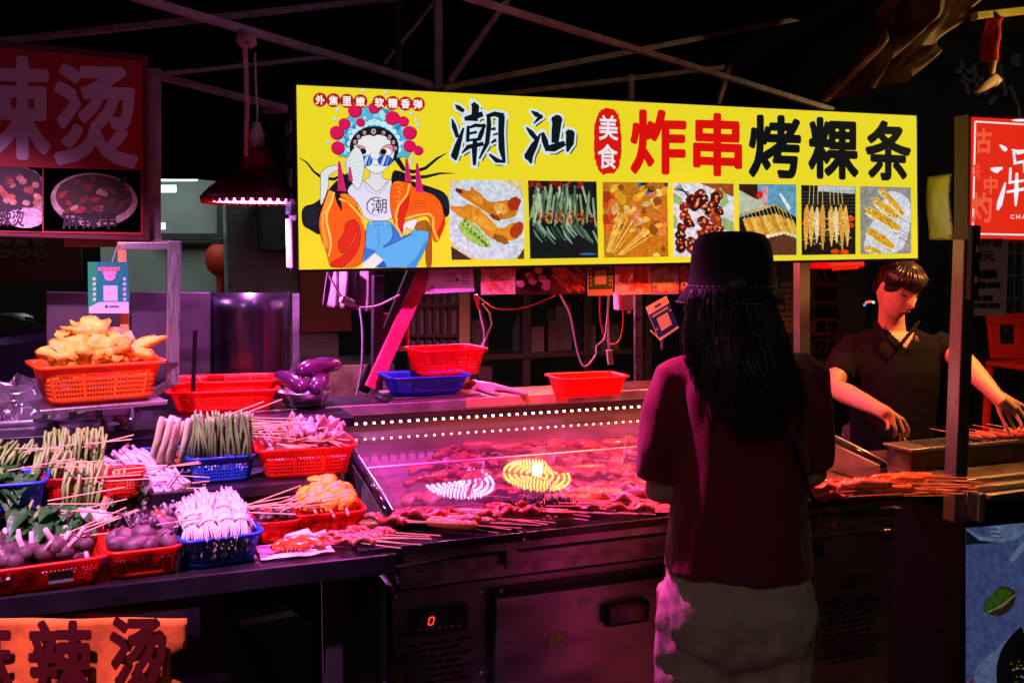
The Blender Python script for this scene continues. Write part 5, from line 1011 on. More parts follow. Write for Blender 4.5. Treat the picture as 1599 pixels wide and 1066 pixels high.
# --- 1 orange basket with fried tofu skin on the raised rack
B1 = basket('bright orange basket heaped with fried tofu skin on the raised rack', 72, 258, 566, 630, 1.235, .2, PL_ORG, R(12))
rb = thing('raised_tray_bracket', 'steel bracket tray carrying the orange basket', 'bracket'); MB().box((B1['c'].x, B1['c'].y, 1.226), (.3, .2, .012), (0, 0, R(12))).build('tray', STEEL, rb, bevel=.003); MB().bar((B1['c'].x + .12, B1['c'].y + .1, 1.22), hY(269, 596, 2.86), .02, .02).build('arm', STEEL, rb)
MB().bar((B1['c'].x, B1['c'].y + .05, 1.22), (B1['c'].x, B1['c'].y + .2, 1.15), .02, .02).build('stay', STEELD, rb)
for i in range(11):
    u, v = [(-.55, -.3), (-.2, -.4), (.15, -.4), (.4, -.2), (-.35, .1), (0, 0), (.3, .2), (-.1, .35), (-.05, -.1), (.62, -.35), (.75, -.2)][i]; zz = [1.0, 1.05, 1.1, 1.0, 1.15, 1.38, 1.15, 1.3, 1.5, 1.0, 1.1][i]
    b = MB(); b.blob((0, 0, 0), (.054, .042, .034) if i < 9 else (.065, .018, .014), .8, 5, i, 18, 12)
    one('tofu_skin_piece', b, F_TOFU, 'crisp golden fried tofu skin piece in the orange basket', 'tofu', inb(B1, u, v, zz + .25), (rnd.uniform(-.6, .6), rnd.uniform(-.4, .4), rnd.uniform(0, 6) if i < 9 else .3), 'fried tofu skin pieces')
# --- 2 nested red baskets at the back
B2 = basket('long red basket lying on the rear shelf behind the beans', 266, 434, 610, 645, 1.15, .2, PL_RED, R(-6)); B2b = basket('second red basket nested in the long red basket', 268, 428, 601, 632, 1.162, .19, PL_RED, R(-9), z0=.014)
# --- 3 steel bowl of eggplants
c = hZ(482, 640, 1.15); bw = thing('steel_bowl', 'shallow steel bowl holding three eggplants on the rear shelf', 'bowl', (c.x, c.y + .07, 1.152)); MB().lathe([(0, .002), (.05, .002), (.062, .01), (.078, .045), (.083, .048), (.08, .044), (.064, .014), (0, .008)], n=32).build('shell', STEEL, bw, True)
b = MB(); b.tube([(0, -.07, 0), (0, -.06, .0), (0, -.03, .004), (0, .03, .008), (0, .09, .004), (0, .115, 0)], [.006, .02, .027, .027, .021, .008], 16); o = one('eggplant', b, F_EGG, 'glossy eggplant at the lower left of the steel bowl', 'eggplant', bw.location + Vector((-.035, -.02, .07)), (.1, 0, .3), 'eggplants in the steel bowl')
for p_, r_, lab in ((Vector((.035, -.03, .068)), (.1, .3, -.3), 'glossy eggplant at the lower right of the steel bowl'), (Vector((.03, .0, .112)), (.05, .9, -.9), 'topmost eggplant lying across the other two')):
    c2 = o.copy(); COL.objects.link(c2); c2.location = bw.location + p_; c2.rotation_euler = r_; c2['label'] = lab
# --- 4/5 clear tubs and plastic bag
CLEAR = glassy('clear_plastic', (.9, .9, .92), .5, .1, (.7, .7, .72))
for (lab, xl, xr, yt, yb, z) in (('large clear plastic tub with lid at the left edge', -70, 78, 665, 745, 1.05), ('clear tub of pink shrimp behind the upright greens', 92, 206, 662, 738, 1.05)):
    Bq = basket(lab, xl, xr, yt, yb, z, .2, CLEAR, 0, 'tub', 'clear_tub', False, group='clear tubs'); Bq['o'].location.y += .12
    if xl < 0: MB().box((0, 0, Bq['h'] * .72), (Bq['w'] * .95, .19, .006)).build('inner_lid', CLEAR, Bq['o'], bevel=.002)
    else:
        for i in range(12):
            bb = MB(); bb.tube([(.02 * math.cos(a), 0, .02 * math.sin(a)) for a in (0, .6, 1.2, 1.9, 2.6)], [.004, .008, .009, .007, .003], 8)
            one('pink_shrimp', bb, F_SQUID, 'pink shrimp in the clear tub behind the greens', 'shrimp', inb(Bq, .1 + rnd.uniform(-.1, .75), rnd.uniform(-.7, .2), rnd.uniform(.4, 1.0)), (rnd.uniform(0, 3),) * 3, 'shrimp in the clear tub')
bg = MB(); 
def _bag(u, v):
    a = 2 * math.pi * u; r = (.04 + .035 * v + .02 * math.sin(v * 3)) * (1 + .35 * noise.noise((math.cos(a) * 2, math.sin(a) * 2, v * 4))); p = hY(45, 668 - 78 * v, 2.95); return p + Vector((math.cos(a) * r + .02 * v * math.sin(3 * a), math.sin(a) * r, .01 * math.sin(4 * a) * v))
bg.sheet(_bag, 32, 14); tag(bg.build('clear_plastic_bag', glassy('bag_film', (.9, .9, .92), .16, .12, (.6, .55, .6)), None, True), 'crinkled clear plastic bag standing below the orange basket', 'bag')
# --- leafy greens
def greens(label, px0, px1, ptop, pbot, Y, n, lean, leafn, ld=(0, -1, -.6), name='greens_bunch', leafl=.075):
    t = thing(name, label, 'greens', hY((px0 + px1) / 2, pbot, Y), 0, 'bunches of leafy greens'); s = MB(); lf = MB(); o = t.location
    for i in range(n):
        f_ = (i + rnd.random()) / n; top = hY(px0 + (px1 - px0) * f_ + rnd.uniform(-4, 4), ptop + rnd.uniform(-6, 9), Y + rnd.uniform(-.03, .03)) - o
        bot = hY(px0 + (px1 - px0) * f_ + lean + rnd.uniform(-5, 5), pbot + rnd.uniform(-8, 4), Y - .02 + rnd.uniform(-.03, .03)) - o; mid = (top + bot) / 2 + Vector((rnd.uniform(-.008, .008), -.012, .006))
        s.tube([top, mid, bot], [.0032, .0036, .0026], 6)
    for i in range(leafn):
        f_ = rnd.random(); p = hY(px0 + (px1 - px0) * f_ + lean, pbot + rnd.uniform(-14, 8), Y - .03 + rnd.uniform(-.03, .03)) - o
        leaf(lf, p, Vector(ld) + Vector((rnd.uniform(-.8, .8), rnd.uniform(-.3, .3), rnd.uniform(-.35, .35))), leafl * rnd.uniform(.7, 1.2), .04, rnd.uniform(.1, .5))
    s.build('stems', F_STEM, t, True); lf.build('leaves', F_LEAF, t, True)
    sk_ = MB()
    for i in range(2): stick(sk_, hY((px0 + px1) / 2 + rnd.uniform(-15, 15), (ptop + pbot) / 2 - 14 + i * 5, Y - .04) - o, (1, -.1 + rnd.uniform(-.2, .2), rnd.uniform(-.15, .2)), rnd.uniform(.1, .17))
    sk_.build('skewer_sticks', F_STICK, t); return t
basket('blue basket of leafy greens at the far left on the middle shelf', -60, 66, 755, 805, 1.045, .16, PL_BLUE); basket('blue basket below the leafy one at the far left', -60, 60, 820, 852, .935, .13, PL_BLUE, group='plastic baskets')
basket('small red basket holding the upright green stems', 72, 165, 745, 785, 1.045, .12, PL_RED); basket('small blue basket under the drooping green leaves', 62, 150, 815, 850, .935, .12, PL_BLUE); basket('red basket behind the cabbage rolls', 150, 225, 740, 782, 1.045, .1, PL_RED)
greens('dark leafy greens lying in the far left blue basket', -10, 62, 690, 738, 2.53, 16, -26, 26, (-.6, -.5, -.2)); greens('upright pale green stems in the small red basket', 68, 165, 672, 742, 2.6, 44, -4, 20, leafl=.06); greens('drooping green bunch in front of the upright stems', 104, 166, 722, 800, 2.42, 26, -12, 22, (-.3, -.6, -.8))
greens('leafy tips spilling between the two stem bunches', 60, 110, 700, 765, 2.5, 20, -20, 26, (-.5, -.5, -.5))
for gi, gx0 in enumerate((175, 205)): greens(['small leafy sprig left of the lily buds', 'small leafy sprig behind the lily buds'][gi], gx0, gx0 + 28, 735, 760, 2.5, 6, -6, 14, (-.3, -.7, -.3), leafl=.05)
greens('leaf spill over the front blue basket', 60, 150, 800, 822, 2.33, 4, -10, 24, (-.1, -1, -.3), leafl=.065)
greens('broad leaves hanging over the far left blue basket', -15, 55, 735, 752, 2.44, 4, -4, 22, (-.1, -1, -.4), leafl=.07)
greens('flat green leaves spread over the blue basket rim', 40, 130, 785, 806, 2.36, 6, -6, 22, (-.2, -1, -.1), leafl=.06)
# --- beans, cucumbers, lilies
B10 = basket('blue basket packed with upright bean lengths on the middle shelf', 297, 402, 712, 756, 1.045, .14, PL_BLUE)
def upright(label, px0, px1, ptop, pbot, Y, n, m, r, name, cat, flat=1.0, lean=(-10, 14)):
    t = thing(name, label, cat, hY((px0 + px1) / 2, pbot, Y), 0, 'upright vegetable bundles'); o = t.location
    for g_ in range(6):
        b = MB()
        for i in range(n // 6):
            x = px0 + (px1 - px0) * ((g_ + rnd.random()) / 6); dy = rnd.uniform(-.03, .03); top = hY(x, ptop + rnd.uniform(-5, 10), Y + dy) - o; bot = hY(x + rnd.uniform(*lean), pbot, Y + dy - .01) - o
            b.tube([top, top.lerp(bot, .12), (top + bot) / 2 + Vector((rnd.uniform(-.004, .004), rnd.uniform(-.004, .004), 0)), bot], [r * .7, r, r, r], 7, flat=flat)
        b.build('bundle', m, t, True)
    return t
t = upright('dense row of upright bean lengths in the blue basket', 302, 396, 645, 714, 2.52, 66, F_BEAN, .0034, 'bean_row', 'beans'); sk_ = MB()
for i in range(12): stick(sk_, hY(390 + rnd.uniform(-6, 6), 652 + i * 2.6, 2.5) - t.location, (1, -.15, rnd.uniform(-.12, .06)), rnd.uniform(.1, .15))
for i in range(2): stick(sk_, hY(350 + 30 * i, 650 - 4 * i, 2.5) - t.location, (1, -.1, .35), .1)
sk_.build('skewer_sticks', F_STICK, t)
basket('dark blue tray under the cucumber halves', 208, 300, 728, 745, 1.045, .14, PL_DBLUE, group='plastic baskets')
upright('leaning cucumber halves beside the beans', 252, 306, 652, 722, 2.56, 12, F_CUKE, .0105, 'cucumber_row', 'cucumbers', .6, (-22, -4))
B11 = basket('dark blue basket of orange lily buds left of the beans', 206, 312, 742, 772, 1.01, .1, PL_DBLUE); t = thing('lily_bud_heap', 'heap of orange lily buds in the dark blue basket', 'lily buds', inb(B11, .2, 0, 1.0)); b = MB(); 
for i in range(60): leaf(b, (rnd.uniform(-.05, .05), rnd.uniform(-.03, .03), rnd.uniform(0, .02)), (rnd.uniform(-.6, 1), rnd.uniform(-.8, .3), rnd.uniform(.0, .6)), .035, .009, .2)
b.build('petals', F_LILY, t, True); b = MB()
for i in range(16): b.tube([(-.02 - .06 * rnd.random(), rnd.uniform(-.03, .02), 0), (rnd.uniform(-.03, .03), rnd.uniform(-.03, .02), .02)], .002, 5)
b.build('stalks', F_STEM, t); b = MB(); stick(b, (.05, -.03, .01), (1, -.3, .05), .1); stick(b, (.05, -.03, .0), (1, -.2, -.35), .14); b.build('skewer_sticks', F_STICK, t)
# --- 12 red basket with pink wraps
B12 = basket('large red basket of pale meat wraps on the middle shelf', 405, 558, 698, 748, 1.045, .17, PL_RED, R(-4))
for i in range(14):
    b = MB(); sd = i * 3.7
    b.sheet(lambda u, v: ((u - .5) * .062, (v - .5) * .055 + .006 * math.sin(u * 9 + sd), .03 * noise.noise((u * 2.6 + sd, v * 2.6, sd)) + .02 * abs(u - .5) + .014 * math.sin(v * 8 + sd)), 10, 10)
    o = b.build('meat_wrap', F_WRAP, None, True, solid=.003, loc=inb(B12, -.75 + 1.5 * (i % 7) / 6, -.35 + .6 * (i // 7), 1.05 + rnd.uniform(0, .28) + (.22 if i in (2, 9, 3) else 0))); o.rotation_euler = (rnd.uniform(.1, 1.0), rnd.uniform(-.5, .5), rnd.uniform(0, 6)); tag(o, 'pale folded meat wrap on skewers in the large red basket', 'meat wrap', 'pale meat wraps')
b = MB()
for i in range(14): stick(b, inb(B12, rnd.uniform(-.7, .9), -.8, rnd.uniform(1.0, 1.2)), (rnd.uniform(.2, 1), rnd.uniform(-.8, -.2), rnd.uniform(-.1, .4)), .06)
tag(b.build('wrap_sticks', F_STICK), 'short bamboo sticks poking out of the meat wraps', 'sticks', kind='stuff')
# --- enoki / cabbage rolls
def roll_template(name, label, group, n=64, L_=.05, r=.019, m=F_ENOKI):
    b = MB(); rr = random.Random(n)
    for i in range(n):
        a = rr.uniform(0, 6.28); q = r * math.sqrt(rr.random()); x, z = q * math.cos(a), q * math.sin(a); k = rr.uniform(.8, 1.1)
        b.tube([(x * 1.5, -L_ * k, z * 1.3 - .012), (x * 1.1, -L_ * .5, z + .004), (x * .75, 0, z * .75 + .008), (x * 1.1, L_ * .5, z + .004), (x * 1.3, L_ * k, z * 1.2 - .008)], (.0031 if 'cab' in name else .0021), 5)
    b.lathe([(r * .95, -.008), (r * 1.02, 0), (r * .95, .008)], n=16)
    k0 = len(b.v) - 48
    for i in range(k0, len(b.v)): x, y, z = b.v[i]; b.v[i] = (x, z, y + .008)
    o = b.build(name, m, None, True); return tag(o, label, 'mushrooms' if 'enoki' in name else 'vegetable', group)
B16 = basket('bright blue basket of enoki rolls at the front edge', 288, 414, 836, 887, .935, .17, PL_BLUE, R(6)); er = roll_template('enoki_roll', 'white enoki mushroom roll in the bright blue basket', 'enoki rolls in the blue basket')
sp = [(inb(B16, u, v, z), (rnd.uniform(.3, .7), rnd.uniform(-.2, .2), rnd.uniform(-.45, .2)), 1.12) for u, v, z in ((-.75, -.45, 1.1), (-.3, -.5, 1.15), (.15, -.5, 1.15), (.6, -.45, 1.12), (-.7, .1, 1.3), (-.3, .0, 1.38), (.2, .05, 1.42), (.65, .05, 1.35), (-.8, .5, 1.3), (-.2, .5, 1.42), (.4, .5, 1.42))]
er.location, er.rotation_euler = sp[0][0], sp[0][1]; copies(er, sp[1:])
b = MB()
for i in range(7): stick(b, inb(B16, .3 + rnd.uniform(-.3, .5), -.3 + .8 * rnd.random(), 1.5 + .02 * i), (1, rnd.uniform(-.3, .3), rnd.uniform(-.1, .25)), rnd.uniform(.1, .17))
for i in range(5): stick(b, inb(B16, -.5, -.6 + .3 * i, 1.55), (-1, -.4, rnd.uniform(-.3, .1)), .1)
tag(b.build('enoki_sticks', F_STICK), 'thin bamboo sticks fanning out of the enoki rolls', 'sticks', kind='stuff')
B13 = basket('red basket of pale cabbage rolls behind the black fungus', 166, 285, 806, 842, .935, .14, PL_RED); cr = roll_template('cabbage_roll', 'pale pleated cabbage roll in the red basket', 'cabbage rolls', 34, .055, .022, mat('cabbage', (.7, .6, .62), .4, 0, 40, .3, .3, 120, trans=.3))
sp = [(inb(B13, u, v, z), (rnd.uniform(.3, .8), rnd.uniform(-.2, .2), R(35) + rnd.uniform(-.25, .25)), 1.45) for u, v, z in ((-.8, -.3, 1.6), (-.4, -.35, 1.8), (0, -.3, 1.9), (.45, -.3, 1.8), (.85, -.3, 1.6), (-.6, .3, 2.2), (-.15, .3, 2.45), (.3, .3, 2.4), (.7, .3, 2.0))]
cr.location, cr.rotation_euler = sp[0][0], sp[0][1]; copies(cr, sp[1:])
b = MB()
for i in range(6): stick(b, inb(B13, .5, -.3 + .1 * i, 2.1 + .05 * i), (1, -.5 + rnd.uniform(-.2, .2), rnd.uniform(-.25, .2)), .12)
stick(b, inb(B13, .3, -.6, 1.2), (.5, -.5, .9), .12); stick(b, inb(B13, .35, -.6, 1.2), (.6, -.5, .95), .13); tag(b.build('cabbage_sticks', F_STICK), 'bamboo sticks sticking out of the cabbage rolls', 'sticks', kind='stuff')
# --- 14 black fungus and aubergine slices
B14 = basket('red basket of black fungus and aubergine slices at the front', 172, 284, 856, 904, .935, .15, PL_RED, R(3))
for i in range(5):
    b = MB(); sd = i * 5.1; b.sheet(lambda u, v: ((u - .5) * .075, (v - .5) * .06, .035 * noise.noise((u * 4 + sd, v * 4, sd)) + .02 * math.sin(u * 12 + sd) * v), 14, 12); o = b.build('black_fungus', F_FUNG, None, True, solid=.003, loc=inb(B14, [.1, .45, -.1, .3, .6][i], [.1, .2, .3, .5, -.1][i], 1.35 + .12 * (i % 3))); o.rotation_euler = (rnd.uniform(-.6, .6), rnd.uniform(-.6, .6), rnd.uniform(0, 6)); tag(o, 'ruffled black fungus in the front red basket', 'fungus', 'black fungus pieces')
b = MB(); b.blob((0, 0, 0), (.027, .017, .019), .12, 2, 3, 16, 10); o = one('aubergine_slice', b, F_SLICE, 'mottled dark aubergine slice in the front red basket', 'aubergine', inb(B14, -.75, -.6, 1.1), (.2, .3, .4), 'aubergine slices')
copies(o, [(inb(B14, u, v, z), (rnd.uniform(-.5, .5), rnd.uniform(-.5, .5), rnd.uniform(0, 6)), s) for u, v, z, s in ((-.2, -.7, 1.05, 1.1), (.25, -.75, 1.05, 1.0), (.7, -.6, 1.1, 1.15), (-.5, -.2, 1.25, 1), (.05, -.35, 1.3, 1.2), (.6, -.15, 1.4, 1.25), (.85, .2, 1.5, 1.2), (-.8, .1, 1.2, 1))])
b = MB(); b.blob(inb(B14, .62, .25, 1.65), (.02, .018, .018), .2, 3, 5); tag(b.build('red_pepper_piece', mat('pepper_red', (.7, .05, .01), .3), None, True), 'shiny red pepper piece between fungus and enoki', 'pepper')
# --- 15 mushrooms
B15 = basket('long red basket of mushrooms at the front left corner', -40, 163, 880, 927, .935, .2, PL_RED, R(7)); MB().box((-.02 + .06, -B15['d'] * .5 + .004, B15['h'] * .42), (.045, .003, .022)).build('label_plate', mat('grey_label', (.12, .12, .13), .5), B15['o'])
mt = thing('mushroom', 'dark capped mushroom with pale stalk in the long red basket', 'mushroom', (0, 0, 0), 0, 'mushrooms in the long red basket'); MB().lathe([(0, -.012), (.016, -.01), (.021, 0), (.017, .012), (.008, .017), (0, .018)], n=18).build('cap', F_MUSH, mt, True); MB().lathe([(0, .042), (.0045, .04), (.005, .028), (.0065, .015), (.006, .008)], n=10).build('stalk', F_MSTEM, mt, True)
first = True
for i in range(34):
    p = inb(B15, rnd.uniform(-.95, .95), rnd.uniform(-.85, .85), .95 + rnd.uniform(0, .35)); rot = (rnd.uniform(-.7, .7), rnd.uniform(-.7, .7), rnd.uniform(0, 6))
    if i % 2: rot = (math.pi * .8 + rnd.uniform(-.4, .4), rnd.uniform(-.5, .5), 0)
    if first: mt.location, mt.rotation_euler = p, rot; first = False
    else: dup(mt, p, rot, scale=rnd.uniform(.85, 1.25))
B15b = basket('red basket of cauliflower florets behind the mushrooms', 62, 165, 850, 880, .935, .1, PL_RED); b = MB()
for i in range(26): a = rnd.uniform(0, 6.28); q = .018 * rnd.random() ** .5; b.blob((q * math.cos(a), q * math.sin(a), .018 - q * .5), .0075, .3, 4, i, 8, 6)
b.tube([(0, 0, -.02), (0, 0, .012)], [.007, .01], 8); fl = one('cauliflower_floret', b, F_CAUL, 'knobbly cream cauliflower floret behind the mushrooms', 'cauliflower', inb(B15b, -.8, -.3, 1.3), (0, .2, 0), 'cauliflower florets')
copies(fl, [(inb(B15b, -.8 + .24 * (i % 8), -.5 + .5 * (i // 8), 1.3 + rnd.uniform(0, .3)), (rnd.uniform(-.5, .5), rnd.uniform(-.5, .5), rnd.uniform(0, 6)), rnd.uniform(.9, 1.2)) for i in range(1, 22)])
b = MB()
for i in range(5): stick(b, inb(B15, .4 + rnd.uniform(-.1, .4), -.1 + .12 * i, 1.35), (1, rnd.uniform(-.1, .3), rnd.uniform(.0, .35)), .15)
for i in range(6): stick(b, inb(B15b, .7, .2, 1.2), (.5 + rnd.uniform(-.3, .3), .0, 1), .07)
tag(b.build('mushroom_sticks', F_STICK), 'bamboo sticks leaning out of the mushroom basket', 'sticks', kind='stuff')
bed(B12, .8, F_WRAP); bed(B16, .85, F_ENOKI); bed(B13, .8, F_ENOKI); bed(B14, .8, F_FUNG); bed(B15, .75, F_MUSH); bed(B15b, .8, F_CAUL); bed(B1, .8, F_TOFU); bed(B11, .8, F_LEAF); bed(B10, .6, F_BEAN)
# --- 17/18 small red baskets
B17 = basket('small red basket with dark skewers between enoki and orange balls', 402, 472, 815, 850, .935, .12, PL_RED); B18 = basket('red basket of orange fish balls beside the counter glass', 462, 573, 800, 838, .935, .14, PL_RED, R(-3))
bt_ = thing('ball_skewer', 'fluffy orange balls on a skewer in the red basket', 'skewer', (0, 0, 0), 0, 'orange ball skewers'); b = MB()
b.blob((0, .0, 0), (.026, .022, .022), .18, 4, 1, 20, 14); b.build('ball', F_BALL, bt_, True); b = MB(); b.blob((0, .044, .002), (.024, .022, .022), .18, 4, 2, 20, 14); b.build('ball', F_BALL, bt_, True); b = MB(); b.tube([(0, -.05, -.008), (0, .09, .004)], .0028, 6); b.build('stick', F_STICK, bt_)
bt_.location = inb(B18, -.55, -.35, 1.3); bt_.scale = (1.25,) * 3
for u, v, z in ((0, -.35, 1.2), (.55, -.35, 1.25), (-.25, .1, 1.5), (.3, .1, 1.55)): dup(bt_, inb(B18, u, v, z), (.1, 0, rnd.uniform(-.2, .2)), scale=1.3)
b = MB(); 
for i in range(12): b.blob(inb(B17, rnd.uniform(-.8, .8), rnd.uniform(-.7, .7), 1.0), (.014, .012, .01), .3, 4, i, 8, 6)
tag(b.build('dark_morsels', F_DARKM, None, True), 'dark morsels filling the small red basket', 'food', kind='stuff'); b = MB()
for i in range(10): stick(b, inb(B17, rnd.uniform(-.8, .8), rnd.uniform(-.5, .5), 1.25 + .05 * i * .5), (1, rnd.uniform(-.3, .3), rnd.uniform(-.05, .45)), rnd.uniform(.1, .17))
tag(b.build('loose_sticks', F_STICK), 'spray of bamboo sticks over the small red basket', 'sticks', kind='stuff')
basket('red tub standing under the middle shelf', 385, 450, 760, 800, .935, .1, PL_RED)
# --- 19 crayfish on paper
pp = thing('food_paper', 'crumpled white paper sheet with red crayfish on the table edge', 'paper', hZ(460, 858, .942)); b = MB(); b.sheet(lambda u, v: ((u - .5) * .16, (v - .5) * .11, .002 + .03 * max(0, u + v - 1.25) + .006 * noise.noise((u * 4, v * 4, 2)) + (.035 * (v - .6) if v > .6 and .4 < u < .8 else 0)), 16, 12); b.build('sheet', mat('greasy_paper', (.8, .74, .76), .6, trans=.3), pp, True, solid=.001)
b = MB(); b.tube([(-.035, 0, .0), (-.015, 0, .006), (.01, 0, .007), (.03, 0, .002), (.042, 0, -.002)], [.006, .011, .011, .007, .003], 10); 
for s in (-1, 1):
    b.tube([(.02, s * .006, 0), (.04, s * .02, .006), (.055, s * .016, 0)], [.002, .005, .001], 6)
    for i in range(4): b.tube([(.01 - i * .009, s * .008, 0), (.012 - i * .01, s * .02, .007), (.014 - i * .01, s * .028, -.004)], .0013, 5)
    b.tube([(.04, s * .003, .002), (.075, s * .012, .006)], .0008, 4)
cf_ = one('crayfish', b, mat('crayfish_red', (.75, .09, .02), .3, 0, 40, .4, coat=.4), 'bright red crayfish on the white paper', 'crayfish', pp.location + Vector((-.02, -.01, .014)), (0, 0, .2), 'crayfish on the paper'); copies(cf_, [(pp.location + Vector((.0, -.028, .012)), (0, .1, 2.6), .9), (pp.location + Vector((.03, .0, .014)), (0, 0, -.7), 1)])
# --- baskets on the counter's rear shelf, tray stack
SZ = 1.146
tp = thing('tray_stack', 'stack of flat trays under the blue basket on the rear counter shelf', 'trays', hZ(680, 628, SZ)); tp.location.y += .1
for i in range(3): MB().box((.0 + .004 * i, .0, .004 + i * .007), (.29, .19, .005), (0, 0, .02 * i)).build('tray', [STEELD, STEEL, STEELD][i], tp, bevel=.001)
zt = SZ + .024; Bb = basket('blue basket on the tray stack behind the counter glass', 615, 735, 588, 617, zt, .18, PL_BLUE, ww=.25); Br = basket('red basket sitting in the blue basket beside the diagonal brace', 655, 768, 545, 588, zt + .045, .18, PL_RED, R(4)); basket('solid red tub at the right end of the rear counter shelf', 872, 990, 589, 622, SZ, .15, PL_RED, R(-2), 'tub', 'red_tub', False)
# ------------------------------------------------------------ skewers
def skewer(name, label, cat, group, build, m, L0=-.06, L1=.15, hid=False):
    t = thing(name, label, cat, (0, 0, -5), 0, group); b = MB(); build(b); b.build('meat', m, t, True); b = MB(); b.tube([(L0, 0, 0), (L1, 0, 0)], .0017, 5); b.build('stick', F_STICK, t); return t
def ribbon(w_, L_, amp, fr, th):
    def f_(b):
        sd = rnd.random() * 30; r0 = []
        for i in range(25):
            u = i / 24; x = -.06 + L_ * u; z = amp * math.sin(u * fr + sd); ww = w_ * (.75 + .5 * noise.noise((u * 4, sd, 0))); dy = .004 * noise.noise((u * 5, 1, sd)); r0.append([Vector((x, dy + ww * math.cos(a), z + th * math.sin(a) + .004 * noise.noise((u * 6, a, sd)))) for a in [2 * math.pi * j / 10 for j in range(10)]])
        b.rings(r0)
    return f_
def chunks(n, r, amp, sp, flat=1): 
    def f_(b):
        for i in range(n): b.blob((-.05 + sp * i, rnd.uniform(-.003, .003), 0), (sp * .62, r, r * flat), amp, 4, rnd.random() * 50, 12, 8)
    return f_
def saus(b): b.lathe([(0, -.055), (.009, -.052), (.012, -.04)] + [(.0135 if i % 2 else .011, -.035 + .008 * i) for i in range(9)] + [(.012, .04), (0, .05)], n=14); b.xf(Matrix.Rotation(math.pi / 2, 4, 'Y'))
def wing(b): b.blob((-.03, 0, .002), (.04, .02, .014), .35, 3, 4, 16, 10); b.blob((.015, .008, 0), (.03, .012, .011), .3, 3, 6, 12, 8)
def flatm(b): b.blob((-.02, 0, 0), (.045, .022, .006), .4, 4, 8, 18, 8)
LBF = 'row of skewers along the front tray'
KINDS = {'red': skewer('red_meat_skewer', 'red meat chunks on bamboo along the front tray', 'skewer', 'red meat skewers', ribbon(.017, .10, .005, 10, .0075), F_MEAT), 'brown': skewer('wing_skewer', 'browned wing on bamboo in the left front tray', 'skewer', 'wing skewers', wing, F_MEAT2),
         'flat': skewer('flat_meat_skewer', 'flat pale meat slice on bamboo in the front tray', 'skewer', 'flat meat skewers', flatm, F_PALE), 'black': skewer('black_skewer', 'black ruffled skewer lying before the orange ring', 'skewer', 'black skewers', ribbon(.014, .09, .008, 26, .007), F_DARKM),
         'saus': skewer('sausage_skewer', 'orange ridged sausage on bamboo beside the black skewers', 'skewer', 'sausage skewers', saus, F_SAUS), 'squid': skewer('squid_skewer', 'pink squid folds on bamboo near the woman\'s elbow', 'skewer', 'squid skewers', ribbon(.023, .09, .009, 10, .008), F_SQUID),
         'spiral': skewer('spiral_sausage_skewer', 'scored pink sausage on bamboo in the pile right of the woman', 'skewer', 'spiral sausage skewers', saus, F_PALE, -.06, .2), 'inner': skewer('inner_meat_skewer', 'reddish meat skewer behind the slanted glass', 'skewer', 'skewers behind the glass', ribbon(.02, .11, .006, 8, .009), F_MEAT), 'innero': skewer('inner_pale_skewer', 'pale meat skewer behind the slanted glass', 'skewer', 'pale skewers behind the glass', ribbon(.022, .1, .007, 7, .01), F_PALE)}
used = set()
WORDS = {'red': 'folded red meat on bamboo', 'brown': 'browned wing on bamboo', 'flat': 'flat pale slice on bamboo', 'black': 'black ruffled morsel on bamboo', 'saus': 'orange sausage on bamboo', 'squid': 'pink squid fold on bamboo', 'spiral': 'scored pink sausage on bamboo', 'inner': 'red meat on bamboo', 'innero': 'pale meat on bamboo'}
def put(kind, p, rz, s=1.0, tilt=0, where=None):
    t = KINDS[kind]
    if kind not in used: used.add(kind); t.location = p; t.rotation_euler = (0, tilt, rz); t.scale = (s, s, s); o = t
    else: o = dup(t, p, (rnd.uniform(-.4, .4), tilt, rz), scale=s)
    if where: o['label'] = WORDS[kind] + ' ' + where; o['group'] = WORDS[kind].split(' on ')[0] + ' skewers ' + where
def row(kind, n, x0, x1, y0, y1, z, rz, js=.25, s=1.0, where=None):
    if not where: where = 'beside the crayfish paper' if x1 <= 600 else 'in the left front tray' if x1 <= 720 else 'before the violet ring reflection' if x1 <= 800 else 'before the orange ring reflection' if x1 <= 905 else 'beside the woman\'s left elbow' if x1 <= 1060 else 'hidden before the woman' if x0 < 1200 else 'in the pile right of the woman'
    for i in range(n):
        f_ = (i + .5) / n; put(kind, hZ(x0 + (x1 - x0) * f_ + rnd.uniform(-4, 4), y0 + (y1 - y0) * f_ + rnd.uniform(-5, 5), z + rnd.uniform(0, .016)), rz + rnd.uniform(-js, js), s * rnd.uniform(.9, 1.1), rnd.uniform(-.02, .08), where)
row('red', 8, 525, 600, 848, 828, .948, R(-35)); row('brown', 11, 590, 690, 818, 800, .95, R(-25)); row('red', 7, 600, 700, 806, 796, .962, R(-20), .5)
row('saus', 6, 690, 745, 818, 808, .95, R(-30)); row('brown', 7, 735, 800, 812, 800, .952, R(-35)); row('flat', 8, 770, 850, 800, 795, .952, R(-25)); row('red', 6, 775, 850, 795, 788, .966, R(-10), .5)
row('black', 7, 832, 900, 790, 780, .966, R(-28), .15); row('saus', 8, 885, 955, 782, 772, .966, R(-15), .3, 1.15); row('flat', 6, 880, 970, 795, 788, .952, R(-25), .4); row('squid', 10, 955, 1045, 778, 766, .966, R(-12), .6); row('red', 8, 950, 1050, 792, 785, .952, R(-15), .4)
row('squid', 6, 1060, 1250, 785, 765, .955, R(-15), .5); row('spiral', 22, 1255, 1440, 768, 756, .965, R(-14), .22, 1.15); row('red', 14, 1250, 1420, 772, 764, .952, R(-8), .25); row('spiral', 7, 1330, 1440, 752, 748, .985, R(-20), .2)
row('red', 14, 1248, 1400, 760, 752, .975, R(-3), .2)
b = MB()
